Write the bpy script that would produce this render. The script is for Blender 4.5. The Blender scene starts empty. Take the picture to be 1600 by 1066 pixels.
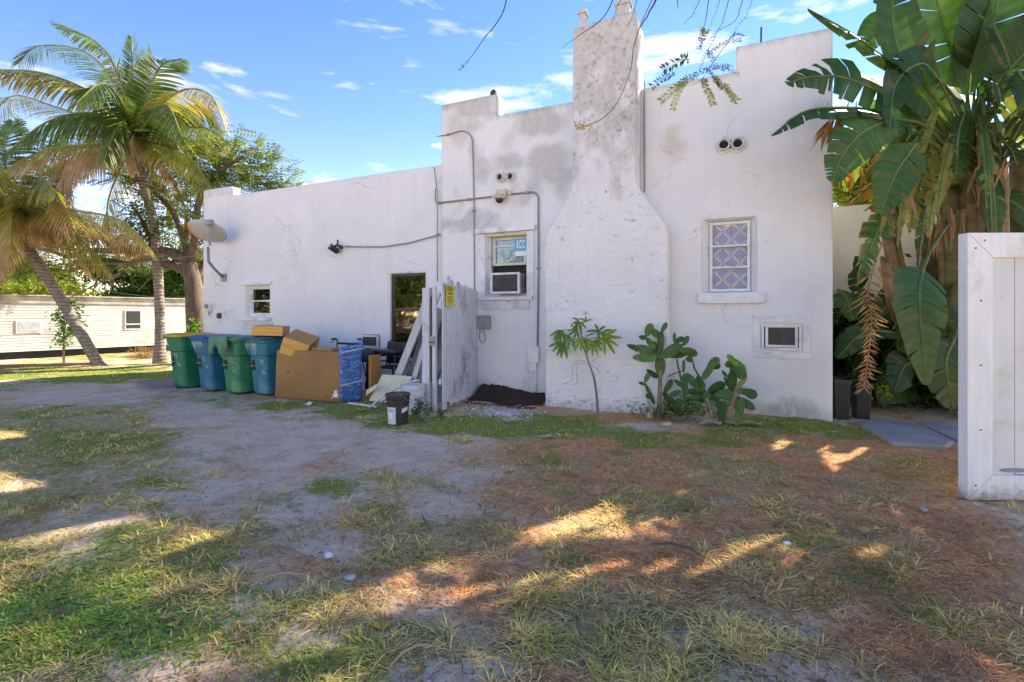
import bpy, math, random
import numpy as np
from mathutils import Vector, Matrix, Euler

# ---------------------------------------------------------------- camera, sky, sun, exposure
scene = bpy.context.scene
COL = scene.collection
A = math.radians(24.1); SA, CA = math.sin(A), math.cos(A)
F, CX, HY, H = 760.0, 800.0, 490.0, 1.45       # survey constants of the photograph (1600 px wide)

cam_d = bpy.data.cameras.new('camera'); cam = bpy.data.objects.new('camera', cam_d); COL.objects.link(cam)
cam.location = (0, 0, H); cam.rotation_euler = (math.radians(90), 0, A)
cam_d.sensor_width = 36; cam_d.lens = F / 1600 * 36; cam_d.shift_y = -(533 - HY) / 1600
cam_d.clip_start = 0.05; cam_d.clip_end = 1500
scene.camera = cam

SUN_AZ, SUN_EL = math.radians(28), math.radians(38)
SUNV = Vector((math.sin(SUN_AZ) * math.cos(SUN_EL), math.cos(SUN_AZ) * math.cos(SUN_EL), math.sin(SUN_EL)))
world = bpy.data.worlds.new('World'); scene.world = world; world.use_nodes = True
wn, wl = world.node_tree.nodes, world.node_tree.links
wn.clear()
wo = wn.new('ShaderNodeOutputWorld'); bg = wn.new('ShaderNodeBackground')
sky = wn.new('ShaderNodeTexSky'); sky.sky_type = 'NISHITA'; sky.sun_disc = False
sky.sun_elevation = SUN_EL; sky.sun_rotation = SUN_AZ
sky.air_density = 1.0; sky.dust_density = 0.0; sky.ozone_density = 2.1; sky.altitude = 3000
# thin wisps of cloud, spread over the whole sky by direction
tc = wn.new('ShaderNodeTexCoord'); mp = wn.new('ShaderNodeMapping'); mp.inputs['Scale'].default_value = (2.6, 2.6, 10.5)
mp.inputs['Rotation'].default_value = (0.15, 0.1, 0.4); mp.inputs['Location'].default_value = (2.7, 7.7, 4.4)
nz = wn.new('ShaderNodeTexNoise'); nz.inputs['Scale'].default_value = 1.5; nz.inputs['Detail'].default_value = 5
nz.inputs['Roughness'].default_value = 0.58; nz.inputs['Distortion'].default_value = 0.3
rp = wn.new('ShaderNodeValToRGB'); rp.color_ramp.elements[0].position = 0.56; rp.color_ramp.elements[1].position = 0.98
rp.color_ramp.elements[1].color = (0.5, 0.5, 0.5, 1)
mx = wn.new('ShaderNodeMix'); mx.data_type = 'RGBA'
hsv = wn.new('ShaderNodeHueSaturation'); hsv.inputs['Saturation'].default_value = 1.31; hsv.inputs['Value'].default_value = 0.85
hsv.inputs['Hue'].default_value = 0.522
cl = wn.new('ShaderNodeRGB'); cl.outputs[0].default_value = (5.0, 6.0, 7.6, 1)
wl.new(tc.outputs['Generated'], mp.inputs[0]); wl.new(mp.outputs[0], nz.inputs[0]); wl.new(nz.outputs[0], rp.inputs[0])
wl.new(sky.outputs[0], hsv.inputs['Color']); wl.new(hsv.outputs[0], mx.inputs[6]); wl.new(cl.outputs[0], mx.inputs[7])
wl.new(rp.outputs[0], mx.inputs[0]); tn = wn.new('ShaderNodeMix'); tn.data_type = 'RGBA'; tn.blend_type = 'MULTIPLY'; tn.inputs[0].default_value = 1.0; tn.inputs[7].default_value = (1.78, 1.09, 0.61, 1)   # white balance of the daylight, same for the whole sky
wl.new(mx.outputs[2], tn.inputs[6]); wl.new(tn.outputs[2], bg.inputs[0])
bg.inputs[1].default_value = 0.15
wl.new(bg.outputs[0], wo.inputs[0])

sd = bpy.data.lights.new('sun', 'SUN'); sd.energy = 2.6; sd.angle = math.radians(0.6); sd.color = (1.0, 0.90, 0.74)
sun = bpy.data.objects.new('sun', sd); COL.objects.link(sun)
sun.rotation_euler = SUNV.to_track_quat('Z', 'Y').to_euler(); sun.location = (10, 10, 20)

scene.view_settings.view_transform = 'Standard'; scene.view_settings.look = 'None'
scene.view_settings.gamma = 1; scene.view_settings.use_curve_mapping = False
scene.view_settings.exposure = 2.32
scene.render.engine = 'CYCLES'

rnd = random.Random(7)

# ---------------------------------------------------------------- survey helpers
def ray(px, py):
    u = (px - CX) / F; v = (HY - py) / F
    return Vector((-SA + u * CA, CA + u * SA, v))
def at(px, py, t):
    return Vector((0, 0, H)) + ray(px, py) * t
def onY(px, py, Y):
    r = ray(px, py); return Vector((0, 0, H)) + r * (Y / r.y)
def gnd(px, py, z=0.0):
    r = ray(px, py); return Vector((0, 0, H)) + r * ((z - H) / r.z)
def project(x, y, z=0.0):
    t = -SA * x + CA * y; r = CA * x + SA * y
    t = np.maximum(t, 0.3) if isinstance(t, np.ndarray) else max(t, .3)
    return CX + F * r / t, HY + F * (H - z) / t, t
def rectY(px0, py0, px1, py1, Y):
    m = (px0 + px1) / 2
    return onY(px0, 0, Y).x, onY(px1, 0, Y).x, onY(m, py1, Y).z, onY(m, py0, Y).z   # x0 x1 z0 z1

# ---------------------------------------------------------------- numpy noise
def _h(ix, iy, s):
    n = (ix.astype(np.int64) * 374761393 + iy.astype(np.int64) * 668265263 + s * 974634777) & 0xffffffff
    n = ((n ^ (n >> 13)) * 1274126177) & 0xffffffff
    return ((n ^ (n >> 16)) & 0xffff) / 65535.0
def vnoise(x, y, s=0):
    x = np.asarray(x, float); y = np.asarray(y, float)
    ix = np.floor(x); iy = np.floor(y); fx = x - ix; fy = y - iy
    fx = fx * fx * (3 - 2 * fx); fy = fy * fy * (3 - 2 * fy)
    a = _h(ix, iy, s); b = _h(ix + 1, iy, s); c = _h(ix, iy + 1, s); d = _h(ix + 1, iy + 1, s)
    return (a * (1 - fx) + b * fx) * (1 - fy) + (c * (1 - fx) + d * fx) * fy
def fbm(x, y, o=4, s=0):
    r = 0; a = 0.5; t = 0
    for i in range(o):
        r = r + a * vnoise(x * 2 ** i, y * 2 ** i, s + i * 17); t += a; a *= 0.5
    return r / t
def sstep(a, b, x):
    t = np.clip((x - a) / (b - a), 0, 1); return t * t * (3 - 2 * t)

# ---------------------------------------------------------------- mesh builder
class MB:
    def __init__(s): s.v = []; s.f = []; s.c = []; s.m = []; s.cur = (1, 1, 1); s.mi = 0
    def vert(s, p, c=None): s.v.append(tuple(p)); s.c.append(c or s.cur); return len(s.v) - 1
    def face(s, *i): s.f.append(i); s.m.append(s.mi)
    def quad(s, a, b, c, d, col=None): s.face(*[s.vert(p, col) for p in (a, b, c, d)])
    def tri(s, a, b, c, col=None): s.face(*[s.vert(p, col) for p in (a, b, c)])
    def box(s, x0, x1, y0, y1, z0, z1, M=None):
        P = [Vector((x, y, z)) for z in (z0, z1) for x, y in ((x0, y0), (x1, y0), (x1, y1), (x0, y1))]
        if M is not None: P = [M @ p for p in P]
        i = [s.vert(p) for p in P]
        for f in ((0, 3, 2, 1), (4, 5, 6, 7), (0, 1, 5, 4), (1, 2, 6, 5), (2, 3, 7, 6), (3, 0, 4, 7)): s.face(*[i[k] for k in f])
    def cbox(s, c, sx, sy, sz, R=None):
        M = Matrix.Translation(Vector(c)) @ (R.to_4x4() if R is not None else Matrix.Identity(4))
        s.box(-sx / 2, sx / 2, -sy / 2, sy / 2, -sz / 2, sz / 2, M)
    def beam(s, a, b, w, d, up=(0, 0, 1)):
        a, b = Vector(a), Vector(b); z = (b - a).normalized(); x = z.cross(Vector(up))
        if x.length < 1e-3: x = z.cross(Vector((0, 1, 0)))
        x.normalize(); y = z.cross(x)
        M = Matrix((x, y, z)).transposed().to_4x4(); M.translation = a
        s.box(-w / 2, w / 2, -d / 2, d / 2, 0, (b - a).length, M)
    def tube(s, pts, rad, n=8, cap=True, col=None, flat=1.0):
        pts = [Vector(p) for p in pts]
        if not hasattr(rad, '__len__'): rad = [rad] * len(pts)
        rings = []; ref = None
        for i, p in enumerate(pts):
            t = (pts[min(i + 1, len(pts) - 1)] - pts[max(i - 1, 0)]).normalized()
            if ref is None:
                ref = t.cross(Vector((0, 0, 1)))
                if ref.length < 0.05: ref = t.cross(Vector((0, 1, 0)))
            x = (ref - t * ref.dot(t)).normalized(); ref = x; y = t.cross(x)
            cc = col[i] if (col and isinstance(col, list)) else col
            rings.append([s.vert(p + (x * math.cos(2 * math.pi * k / n) + y * math.sin(2 * math.pi * k / n) * flat) * rad[i], cc) for k in range(n)])
        for a, b in zip(rings, rings[1:]):
            for k in range(n): s.face(a[k], a[(k + 1) % n], b[(k + 1) % n], b[k])
        if cap:
            s.face(*rings[0][::-1]); s.face(*rings[-1])
    def lathe(s, prof, n=20, M=None, cap=True):
        M = M or Matrix.Identity(4); rings = []
        for r, z in prof: rings.append([s.vert(M @ Vector((r * math.cos(2 * math.pi * k / n), r * math.sin(2 * math.pi * k / n), z))) for k in range(n)])
        for a, b in zip(rings, rings[1:]):
            for k in range(n): s.face(a[k], a[(k + 1) % n], b[(k + 1) % n], b[k])
        if cap: s.face(*rings[0][::-1]); s.face(*rings[-1])
    def ell(s, c, r, R=None, nu=10, nv=6):
        M = Matrix.Translation(Vector(c)) @ (R.to_4x4() if R is not None else Matrix.Identity(4)) @ Matrix.Diagonal((r[0], r[1], r[2], 1))
        prof = [(max(math.sin(math.pi * i / nv), 0.02), -math.cos(math.pi * i / nv)) for i in range(nv + 1)]
        s.lathe(prof, nu, M)
    def prism(s, poly, y0, y1, M=None):     # poly in xz
        M = M or Matrix.Identity(4)
        a = [s.vert(M @ Vector((x, y0, z))) for x, z in poly]; b = [s.vert(M @ Vector((x, y1, z))) for x, z in poly]
        s.face(*a); s.face(*b[::-1]); n = len(poly)
        for k in range(n): s.face(a[k], b[k], b[(k + 1) % n], a[(k + 1) % n])
    def build(s, name, mat, parent=None, smooth=False, bevel=0.0, local=False):
        me = bpy.data.meshes.new(name)
        V = s.v
        if parent is not None and not local:
            o = wpos(parent); V = [(p[0] - o.x, p[1] - o.y, p[2] - o.z) for p in V]
        me.from_pydata(V, [], s.f)
        ca = me.color_attributes.new('col', 'FLOAT_COLOR', 'POINT')
        ca.data.foreach_set('color', np.array([(c[0], c[1], c[2], 1) for c in s.c], dtype=np.float32).ravel())
        mats = mat if isinstance(mat, (list, tuple)) else [mat]
        for m in mats: me.materials.append(m)
        if len(mats) > 1: me.polygons.foreach_set('material_index', s.m)
        if smooth: me.polygons.foreach_set('use_smooth', [True] * len(s.f))
        me.update()
        o = bpy.data.objects.new(name, me); COL.objects.link(o)
        if parent is not None: o.parent = parent
        if bevel:
            b = o.modifiers.new('bevel', 'BEVEL'); b.width = bevel; b.segments = 2; b.limit_method = 'ANGLE'; b.angle_limit = math.radians(40)
            b.harden_normals = False
        return o
def wpos(o):
    p = Vector((0, 0, 0))
    while o is not None: p += o.location; o = o.parent
    return p
def npmesh(name, V, Fc, mat, col=None, parent=None, smooth=False):
    """V (n,3), Fc (m,k) all the same corner count"""
    me = bpy.data.meshes.new(name); n = len(V); m, k = Fc.shape
    me.vertices.add(n); me.vertices.foreach_set('co', np.asarray(V, np.float32).ravel())
    me.loops.add(m * k); me.loops.foreach_set('vertex_index', Fc.astype(np.int32).ravel())
    me.polygons.add(m); me.polygons.foreach_set('loop_start', np.arange(0, m * k, k, dtype=np.int32))
    me.polygons.foreach_set('loop_total', np.full(m, k, np.int32))
    if smooth: me.polygons.foreach_set('use_smooth', [True] * m)
    me.update(calc_edges=True); me.validate()
    if col is not None:
        ca = me.color_attributes.new('col', 'FLOAT_COLOR', 'POINT')
        c4 = np.ones((n, 4), np.float32); c4[:, :col.shape[1]] = col; ca.data.foreach_set('color', c4.ravel())
    me.materials.append(mat)
    o = bpy.data.objects.new(name, me); COL.objects.link(o)
    if parent is not None: o.parent = parent
    return o
def tag(o, label=None, cat=None, group=None, kind=None):
    if label: o['label'] = label
    if cat: o['category'] = cat
    if group: o['group'] = group
    if kind: o['kind'] = kind
    return o
def thing(name, loc, label, cat, group=None, rz=0.0):
    o = bpy.data.objects.new(name, None); COL.objects.link(o); o.location = loc; o.rotation_euler = (0, 0, rz)
    o.empty_display_size = 0.1
    return tag(o, label, cat, group)
def copy_tree(o, parent=None):
    c = o.copy(); COL.objects.link(c); c.parent = parent
    for ch in o.children: copy_tree(ch, c)
    return c

# ---------------------------------------------------------------- materials
def newmat(name):
    m = bpy.data.materials.new(name); m.use_nodes = True; nt = m.node_tree; nt.nodes.clear()
    out = nt.nodes.new('ShaderNodeOutputMaterial'); p = nt.nodes.new('ShaderNodeBsdfPrincipled')
    nt.links.new(p.outputs[0], out.inputs[0]); return m, nt, p, out
def noise_node(nt, scale, detail=4, rough=0.55, coord='Object', stretch=None, dist=0):
    t = nt.nodes.new('ShaderNodeTexCoord'); n = nt.nodes.new('ShaderNodeTexNoise')
    n.inputs['Scale'].default_value = scale; n.inputs['Detail'].default_value = detail; n.inputs['Roughness'].default_value = rough
    n.inputs['Distortion'].default_value = dist
    if stretch:
        mp = nt.nodes.new('ShaderNodeMapping'); mp.inputs['Scale'].default_value = stretch
        nt.links.new(t.outputs[coord], mp.inputs[0]); nt.links.new(mp.outputs[0], n.inputs[0])
    else: nt.links.new(t.outputs[coord], n.inputs[0])
    return n
def ramp(nt, src, stops):
    r = nt.nodes.new('ShaderNodeValToRGB'); e = r.color_ramp.elements
    e[0].position = stops[0][0]; e[0].color = (*stops[0][1], 1); e[1].position = stops[-1][0]; e[1].color = (*stops[-1][1], 1)
    for p, c in stops[1:-1]:
        q = e.new(p); q.color = (*c, 1)
    nt.links.new(src, r.inputs[0]); return r
def mixc(nt, fac, a, b, mode='MIX'):
    m = nt.nodes.new('ShaderNodeMix'); m.data_type = 'RGBA'; m.blend_type = mode
    for i, s in ((0, fac), (6, a), (7, b)):
        if isinstance(s, (int, float)): m.inputs[i].default_value = s
        elif isinstance(s, tuple): m.inputs[i].default_value = (*s, 1)
        else: nt.links.new(s, m.inputs[i])
    return m.outputs[2]
def bump(nt, p, h, strength=0.4, dist=0.01, prev=None):
    b = nt.nodes.new('ShaderNodeBump'); b.inputs['Strength'].default_value = strength; b.inputs['Distance'].default_value = dist
    nt.links.new(h, b.inputs['Height'])
    if prev is not None: nt.links.new(prev, b.inputs['Normal'])
    nt.links.new(b.outputs[0], p.inputs['Normal']); return b.outputs[0]
def mth(nt, op, a, b=None, c=None):
    m = nt.nodes.new('ShaderNodeMath'); m.operation = op
    for i, s in enumerate((a, b, c)):
        if s is None: continue
        if isinstance(s, (int, float)): m.inputs[i].default_value = s
        else: nt.links.new(s, m.inputs[i])
    return m.outputs[0]
def simple(name, c1, c2=None, rough=0.6, scale=8, bumps=0.2, bdist=0.004, metal=0.0, stretch=None, dirt=None, spec=0.5, bscale=None):
    m, nt, p, out = newmat(name)
    c2 = c2 or tuple(x * 0.75 for x in c1)
    n = noise_node(nt, scale, stretch=stretch); r = ramp(nt, n.outputs[0], [(0.3, c2), (0.7, c1)]); cs = r.outputs[0]
    if dirt:
        d = noise_node(nt, scale * 0.37, 6, 0.7); f = ramp(nt, d.outputs[0], [(0.52, (0, 0, 0)), (0.72, (1, 1, 1))])
        cs = mixc(nt, f.outputs[0], cs, dirt)
    nt.links.new(cs, p.inputs['Base Color'])
    rr = noise_node(nt, scale * 2.3); m2 = mth(nt, 'MULTIPLY_ADD', rr.outputs[0], 0.3, rough - 0.15)
    nt.links.new(m2, p.inputs['Roughness']); p.inputs['Metallic'].default_value = metal
    p.inputs['Specular IOR Level'].default_value = spec
    if bumps: 
        b = noise_node(nt, bscale or scale * 4, stretch=stretch); bump(nt, p, b.outputs[0], bumps, bdist)
    return m
def leafmat(name, tint=(1, 1, 1), trans=0.35, rough=0.5, nscale=6, spec=0.2, var=0.3):
    m, nt, p, out = newmat(name)
    a = nt.nodes.new('ShaderNodeAttribute'); a.attribute_name = 'col'
    n = noise_node(nt, nscale, 3)
    v = ramp(nt, n.outputs[0], [(0.3, tuple(t * (1 - var) for t in tint)), (0.7, tuple(t * (1 + var) for t in tint))])
    c = mixc(nt, 1.0, a.outputs['Color'], v.outputs[0], 'MULTIPLY')
    nt.links.new(c, p.inputs['Base Color']); p.inputs['Roughness'].default_value = rough
    p.inputs['Specular IOR Level'].default_value = spec
    if trans:
        tb = nt.nodes.new('ShaderNodeBsdfTranslucent'); c2 = mixc(nt, 1.0, c, (1.5, 1.55, 0.8), 'MULTIPLY'); nt.links.new(c2, tb.inputs[0])
        ms = nt.nodes.new('ShaderNodeMixShader'); ms.inputs[0].default_value = trans
        nt.links.new(p.outputs[0], ms.inputs[1]); nt.links.new(tb.outputs[0], ms.inputs[2]); nt.links.new(ms.outputs[0], out.inputs[0])
    return m
def glassmat(name, tint=(0.9, 0.95, 0.95), refl=1.0, base=0.04):
    m, nt, p, out = newmat(name)
    nt.nodes.remove(p)
    fr = nt.nodes.new('ShaderNodeFresnel'); fr.inputs[0].default_value = 1.5
    n = noise_node(nt, 1.7, 2); b = nt.nodes.new('ShaderNodeBump'); b.inputs['Strength'].default_value = 0.15; b.inputs['Distance'].default_value = 0.01
    nt.links.new(n.outputs[0], b.inputs['Height'])
    g = nt.nodes.new('ShaderNodeBsdfGlossy'); g.inputs['Roughness'].default_value = 0.03; nt.links.new(b.outputs[0], g.inputs['Normal'])
    t = nt.nodes.new('ShaderNodeBsdfTransparent'); t.inputs[0].default_value = (*tint, 1)
    f = mth(nt, 'MULTIPLY_ADD', fr.outputs[0], refl, base)
    ms = nt.nodes.new('ShaderNodeMixShader'); nt.links.new(f, ms.inputs[0]); nt.links.new(t.outputs[0], ms.inputs[1]); nt.links.new(g.outputs[0], ms.inputs[2])
    nt.links.new(ms.outputs[0], out.inputs[0]); return m
# ---------------------------------------------------------------- stucco
def stucco(name, bstr=0.25, bscale=14, crack=True):
    m, nt, p, out = newmat(name)
    a = nt.nodes.new('ShaderNodeAttribute'); a.attribute_name = 'col'
    sp = nt.nodes.new('ShaderNodeSeparateColor'); nt.links.new(a.outputs['Color'], sp.inputs[0])
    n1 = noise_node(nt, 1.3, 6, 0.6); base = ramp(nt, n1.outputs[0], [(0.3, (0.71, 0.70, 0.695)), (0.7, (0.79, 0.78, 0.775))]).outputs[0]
    n2 = noise_node(nt, 9, 6, 0.7); grey = ramp(nt, n2.outputs[0], [(0.3, (0.46, 0.45, 0.435)), (0.75, (0.62, 0.605, 0.585))]).outputs[0]
    n3 = noise_node(nt, 5, 8, 0.72)
    e = mth(nt, 'MULTIPLY_ADD', n3.outputs[0], 0.9, -0.45); e = mth(nt, 'ADD', e, sp.outputs[0])
    e = ramp(nt, e, [(0.22, (0, 0, 0)), (0.86, (1, 1, 1))]).outputs[0]
    c = mixc(nt, e, base, grey)
    st = noise_node(nt, 3, 6, 0.7); sf = mth(nt, 'MULTIPLY', st.outputs[0], sp.outputs[1]); sf = ramp(nt, sf, [(0.1, (0, 0, 0)), (0.75, (1, 1, 1))]).outputs[0]
    c = mixc(nt, sf, c, (0.46, 0.40, 0.25))
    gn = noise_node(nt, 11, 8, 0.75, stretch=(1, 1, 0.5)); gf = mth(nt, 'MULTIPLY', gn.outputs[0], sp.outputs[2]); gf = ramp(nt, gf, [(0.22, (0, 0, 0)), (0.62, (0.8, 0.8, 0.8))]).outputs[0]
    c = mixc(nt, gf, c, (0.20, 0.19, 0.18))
    # faint rain streaks over the whole face
    s4 = noise_node(nt, 5, 5, 0.6, stretch=(1.6, 1, 0.16)); f4 = ramp(nt, s4.outputs[0], [(0.5, (0, 0, 0)), (0.8, (0.2, 0.2, 0.2))]).outputs[0]
    c = mixc(nt, f4, c, (0.52, 0.51, 0.50))
    spk = noise_node(nt, 60, 3, 0.6); f5 = ramp(nt, spk.outputs[0], [(0.70, (0, 0, 0)), (0.76, (0.45, 0.45, 0.45))]).outputs[0]
    c = mixc(nt, f5, c, (0.4, 0.39, 0.38))
    if crack:
        t = nt.nodes.new('ShaderNodeTexCoord'); dn = noise_node(nt, 2.5, 5, 0.65)
        ad = nt.nodes.new('ShaderNodeMix'); ad.data_type = 'VECTOR'; ad.inputs[0].default_value = 0.35
        nt.links.new(t.outputs['Object'], ad.inputs[4]); nt.links.new(dn.outputs['Color'], ad.inputs[5])
        vo = nt.nodes.new('ShaderNodeTexVoronoi'); vo.feature = 'DISTANCE_TO_EDGE'; vo.inputs['Scale'].default_value = 1.5
        nt.links.new(ad.outputs[1], vo.inputs['Vector'])
        cr = ramp(nt, vo.outputs['Distance'], [(0.0, (1, 1, 1)), (0.008, (0, 0, 0))]).outputs[0]
        mk = noise_node(nt, 0.9, 3); mk = ramp(nt, mk.outputs[0], [(0.53, (0, 0, 0)), (0.60, (0.75, 0.75, 0.75))]).outputs[0]
        f6 = mixc(nt, 1.0, cr, mk, 'MULTIPLY'); c = mixc(nt, f6, c, (0.34, 0.33, 0.33))
    nt.links.new(c, p.inputs['Base Color']); p.inputs['Roughness'].default_value = 0.85; p.inputs['Specular IOR Level'].default_value = 0.25
    b1 = noise_node(nt, bscale, 6, 0.6); bump(nt, p, b1.outputs[0], bstr, 0.02)
    return m
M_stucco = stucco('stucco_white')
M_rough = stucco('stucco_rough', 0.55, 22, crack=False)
M_trim = simple('painted_trim', (0.80, 0.80, 0.80), (0.66, 0.66, 0.66), 0.55, 7, 0.25, dirt=(0.42, 0.41, 0.40))
M_trimold = simple('weathered_trim', (0.76, 0.76, 0.76), (0.55, 0.55, 0.56), 0.7, 12, 0.4, dirt=(0.26, 0.25, 0.24))
M_cream = simple('cream_paint', (0.66, 0.62, 0.48), (0.56, 0.52, 0.40), 0.6, 6)
M_dark = simple('gap_shade', (0.02, 0.02, 0.022), rough=0.8)  # near-black colour painted as the shade inside openings and gaps
M_bronze = simple('bronze_frame', (0.045, 0.04, 0.036), rough=0.45)
M_glass = glassmat('window_glass', (0.8, 0.85, 0.86))
M_mirror = glassmat('reflective_glass', (0.5, 0.45, 0.4), 1.2, 0.13)
M_conduit = simple('conduit_grey', (0.30, 0.30, 0.31), (0.20, 0.20, 0.21), 0.5, 9, 0.1)
M_greybox = simple('box_grey', (0.30, 0.32, 0.31), (0.24, 0.26, 0.25), 0.55, 6)
M_beige = simple('beige_plastic', (0.62, 0.55, 0.42), (0.5, 0.44, 0.34), 0.5, 8)
M_black = simple('black_plastic', (0.018, 0.018, 0.02), (0.03, 0.03, 0.032), 0.4, 8, 0.1)
M_pipe = simple('vent_pipe_white', (0.66, 0.65, 0.63), (0.45, 0.44, 0.43), 0.55, 12)

YW = 7.64
XL, XJ, XR = -11.6, -4.80, 1.25
def wall_sheet(name, x0, x1, top, holes, yf, yb, mat, parent, res=0.045, patch=None, amp=0.006, extra_x=(), extra_z=(), zb=-0.25, shape=None, rough=None):
    xs = set(np.arange(x0, x1, res).round(4)) | {x1}; zs = set(np.arange(zb, 6.1, res).round(4))
    for (a, b, c, d) in holes: xs |= {a, b}; zs |= {c, d}
    xs |= set(extra_x); zs |= set(extra_z)
    def thin(s, keep):
        s = sorted(s); out = []
        for q in s:
            if out and q - out[-1] < 0.012:
                if q in keep: out[-1] = q
                continue
            out.append(q)
        return np.array(out)
    kx = {x0, x1} | set(extra_x) | {h[0] for h in holes} | {h[1] for h in holes}
    kz = set(extra_z) | {h[2] for h in holes} | {h[3] for h in holes}
    xs = thin(xs, kx); zs = thin(zs, kz)
    cx = (xs[:-1] + xs[1:]) / 2; cz = (zs[:-1] + zs[1:]) / 2
    fill = np.zeros((len(cx), len(cz)), bool)
    for i, x in enumerate(cx): fill[i] = cz < top(x)
    for (a, b, c, d) in holes:
        fill[np.ix_((cx > a) & (cx < b), (cz > c) & (cz < d))] = False
    NX, NZ = len(xs), len(zs)
    X, Z = np.meshgrid(xs, zs, indexing='ij')
    dy = (fbm(X * 1.1, Z * 1.1, 3, 3) - 0.5) * amp * 3 + (fbm(X * 7, Z * 7, 3, 9) - 0.5) * amp
    if rough: dy = dy + rough(X, Z)
    Xd = X.copy(); Zd = Z.copy()
    if shape: Xd, Zd = shape(X, Z)
    Vf = np.stack([Xd, yf - dy, Zd], -1).reshape(-1, 3); Vb = np.stack([Xd, np.full_like(X, yb), Zd], -1).reshape(-1, 3)
    idx = lambda i, j: i * NZ + j; N = NX * NZ
    ii, jj = np.nonzero(fill)
    a, b, c, d = ii * NZ + jj, (ii + 1) * NZ + jj, (ii + 1) * NZ + jj + 1, ii * NZ + jj + 1
    Fs = [np.stack([a, b, c, d], 1), np.stack([a + N, d + N, c + N, b + N], 1)]
    P = np.pad(fill, 1)
    for di, dj, e in ((-1, 0, 'l'), (1, 0, 'r'), (0, -1, 'b'), (0, 1, 't')):
        nb = P[1 + di:P.shape[0] - 1 + di, 1 + dj:P.shape[1] - 1 + dj]
        i2, j2 = np.nonzero(fill & ~nb)
        if e == 'l': p, q = i2 * NZ + j2, i2 * NZ + j2 + 1; Fs.append(np.stack([p, q, q + N, p + N], 1))
        if e == 'r': p, q = (i2 + 1) * NZ + j2, (i2 + 1) * NZ + j2 + 1; Fs.append(np.stack([q, p, p + N, q + N], 1))
        if e == 'b': p, q = i2 * NZ + j2, (i2 + 1) * NZ + j2; Fs.append(np.stack([q, p, p + N, q + N], 1))
        if e == 't': p, q = i2 * NZ + j2 + 1, (i2 + 1) * NZ + j2 + 1; Fs.append(np.stack([p, q, q + N, p + N], 1))
    Fc = np.concatenate(Fs)
    V = np.concatenate([Vf, Vb])
    c3 = np.zeros((len(V), 3), np.float32)
    if patch is not None: c3[:N] = patch(X, Z).reshape(-1, 3)
    used = np.unique(Fc); mp = -np.ones(len(V), np.int64); mp[used] = np.arange(len(used))
    loc = np.array(parent.location) if parent is not None else 0
    return npmesh(name, V[used] - loc, mp[Fc], mat, c3[used], parent)

# ---------------------------------------------------------------- the house
house = thing('house', (-5.0, YW, 0), 'long white stucco house with stepped parapet and tall rough chimney', 'house')

W_small = rectY(384, 446, 422, 495, YW + .04)
W_tall = rectY(609, 427, 665, 560, YW + .04)
W_ac = rectY(759, 364, 823, 463, YW)
W_jal = rectY(1097, 341, 1182, 457, YW)
W_lower = rectY(1190, 507, 1252, 547, YW)
W_vent = rectY(567, 523, 594, 544, YW + .04)
def top_left(x): return 4.42 if x < onY(358, 300, YW).x else 4.2
xc0, xc1, xc2 = onY(690, 200, YW).x, onY(776, 170, YW).x, onY(1150, 90, YW).x
def top_main(x):
    if x < xc0: return 4.55
    if x < xc1: return 5.28
    if x > xc2: return 5.25
    return 4.90
def blobs(px, py, L):
    m = 0
    for (a, b, rx, ry, w) in L: m = np.maximum(m, w * np.exp(-(((px - a) / rx) ** 2 + ((py - b) / ry) ** 2) ** 1.5))
    return m
def patch_main(X, Z):
    px, py, _ = project(X, np.full_like(X, YW), Z)
    dx = (fbm(X * 2.2, Z * 2.2, 4, 31) - .5); px = px + dx * 60; py = py + (fbm(X * 2.4, Z * 2.4, 4, 47) - .5) * 60
    r = blobs(px, py, [(730, 168, 60, 16, 1), (850, 185, 55, 26, 1), (715, 200, 26, 40, .7), (740, 195, 22, 26, .8), (865, 260, 42, 36, 1.1), (830, 290, 30, 26, .9), (800, 245, 40, 20, .9),
                       (757, 262, 24, 22, .8), (745, 240, 12, 18, .7), (715, 350, 40, 14, .9), (760, 348, 30, 8, .8), (712, 320, 8, 22, .5), (800, 210, 20, 22, .5), (690, 350, 14, 10, .7)])
    g = blobs(px, py, [(1064, 235, 18, 26, .6), (1180, 330, 30, 8, .3), (1240, 640, 60, 12, .3), (1010, 300, 30, 60, .12)])
    top = np.where(X < xc0, 4.55, np.where(X < xc1, 5.28, np.where(X > xc2, 5.25, 4.9)))
    b = np.maximum(sstep(0.42, 0.0, Z + dx * .5) * .95, sstep(0.22, 0.0, top - Z) * .7)
    b = np.maximum(b, blobs(px, py, [(835, 600, 22, 50, .6), (768, 470, 40, 20, .6), (745, 600, 12, 30, .7)]))
    warm = np.where(X > -1.3, sstep(3.0, 4.8, Z) * .22, 0)
    return np.stack([r, g + warm, b], -1)
def patch_left(X, Z):
    px, py, _ = project(X, np.full_like(X, YW), Z)
    dx = (fbm(X * 2.2, Z * 2.2, 4, 32) - .5)
    g = blobs(px, py, [(400, 395, 20, 30, .22), (610, 420, 30, 20, .25)])
    b = np.maximum(sstep(0.5, 0.0, Z + dx * .5) * .7, sstep(0.14, 0.0, 4.25 - Z) * .6)
    b = np.maximum(b, blobs(px, py, [(560, 430, 50, 14, .3), (520, 290, 60, 10, .35)]))
    return np.stack([np.zeros_like(X), g, b], -1)
wall_sheet('wall', XL, XJ, top_left, [W_small, W_tall, W_vent], YW + .04, YW + .28, M_stucco, house, patch=patch_left,
           extra_x=(onY(358, 300, YW).x,), extra_z=(4.42, 4.2))
wall_sheet('wall', XJ, XR, top_main, [W_ac, W_jal, W_lower], YW, YW + .26, M_stucco, house, patch=patch_main,
           extra_x=(xc0, xc1, xc2), extra_z=(4.55, 5.28, 5.25, 4.9))
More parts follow.
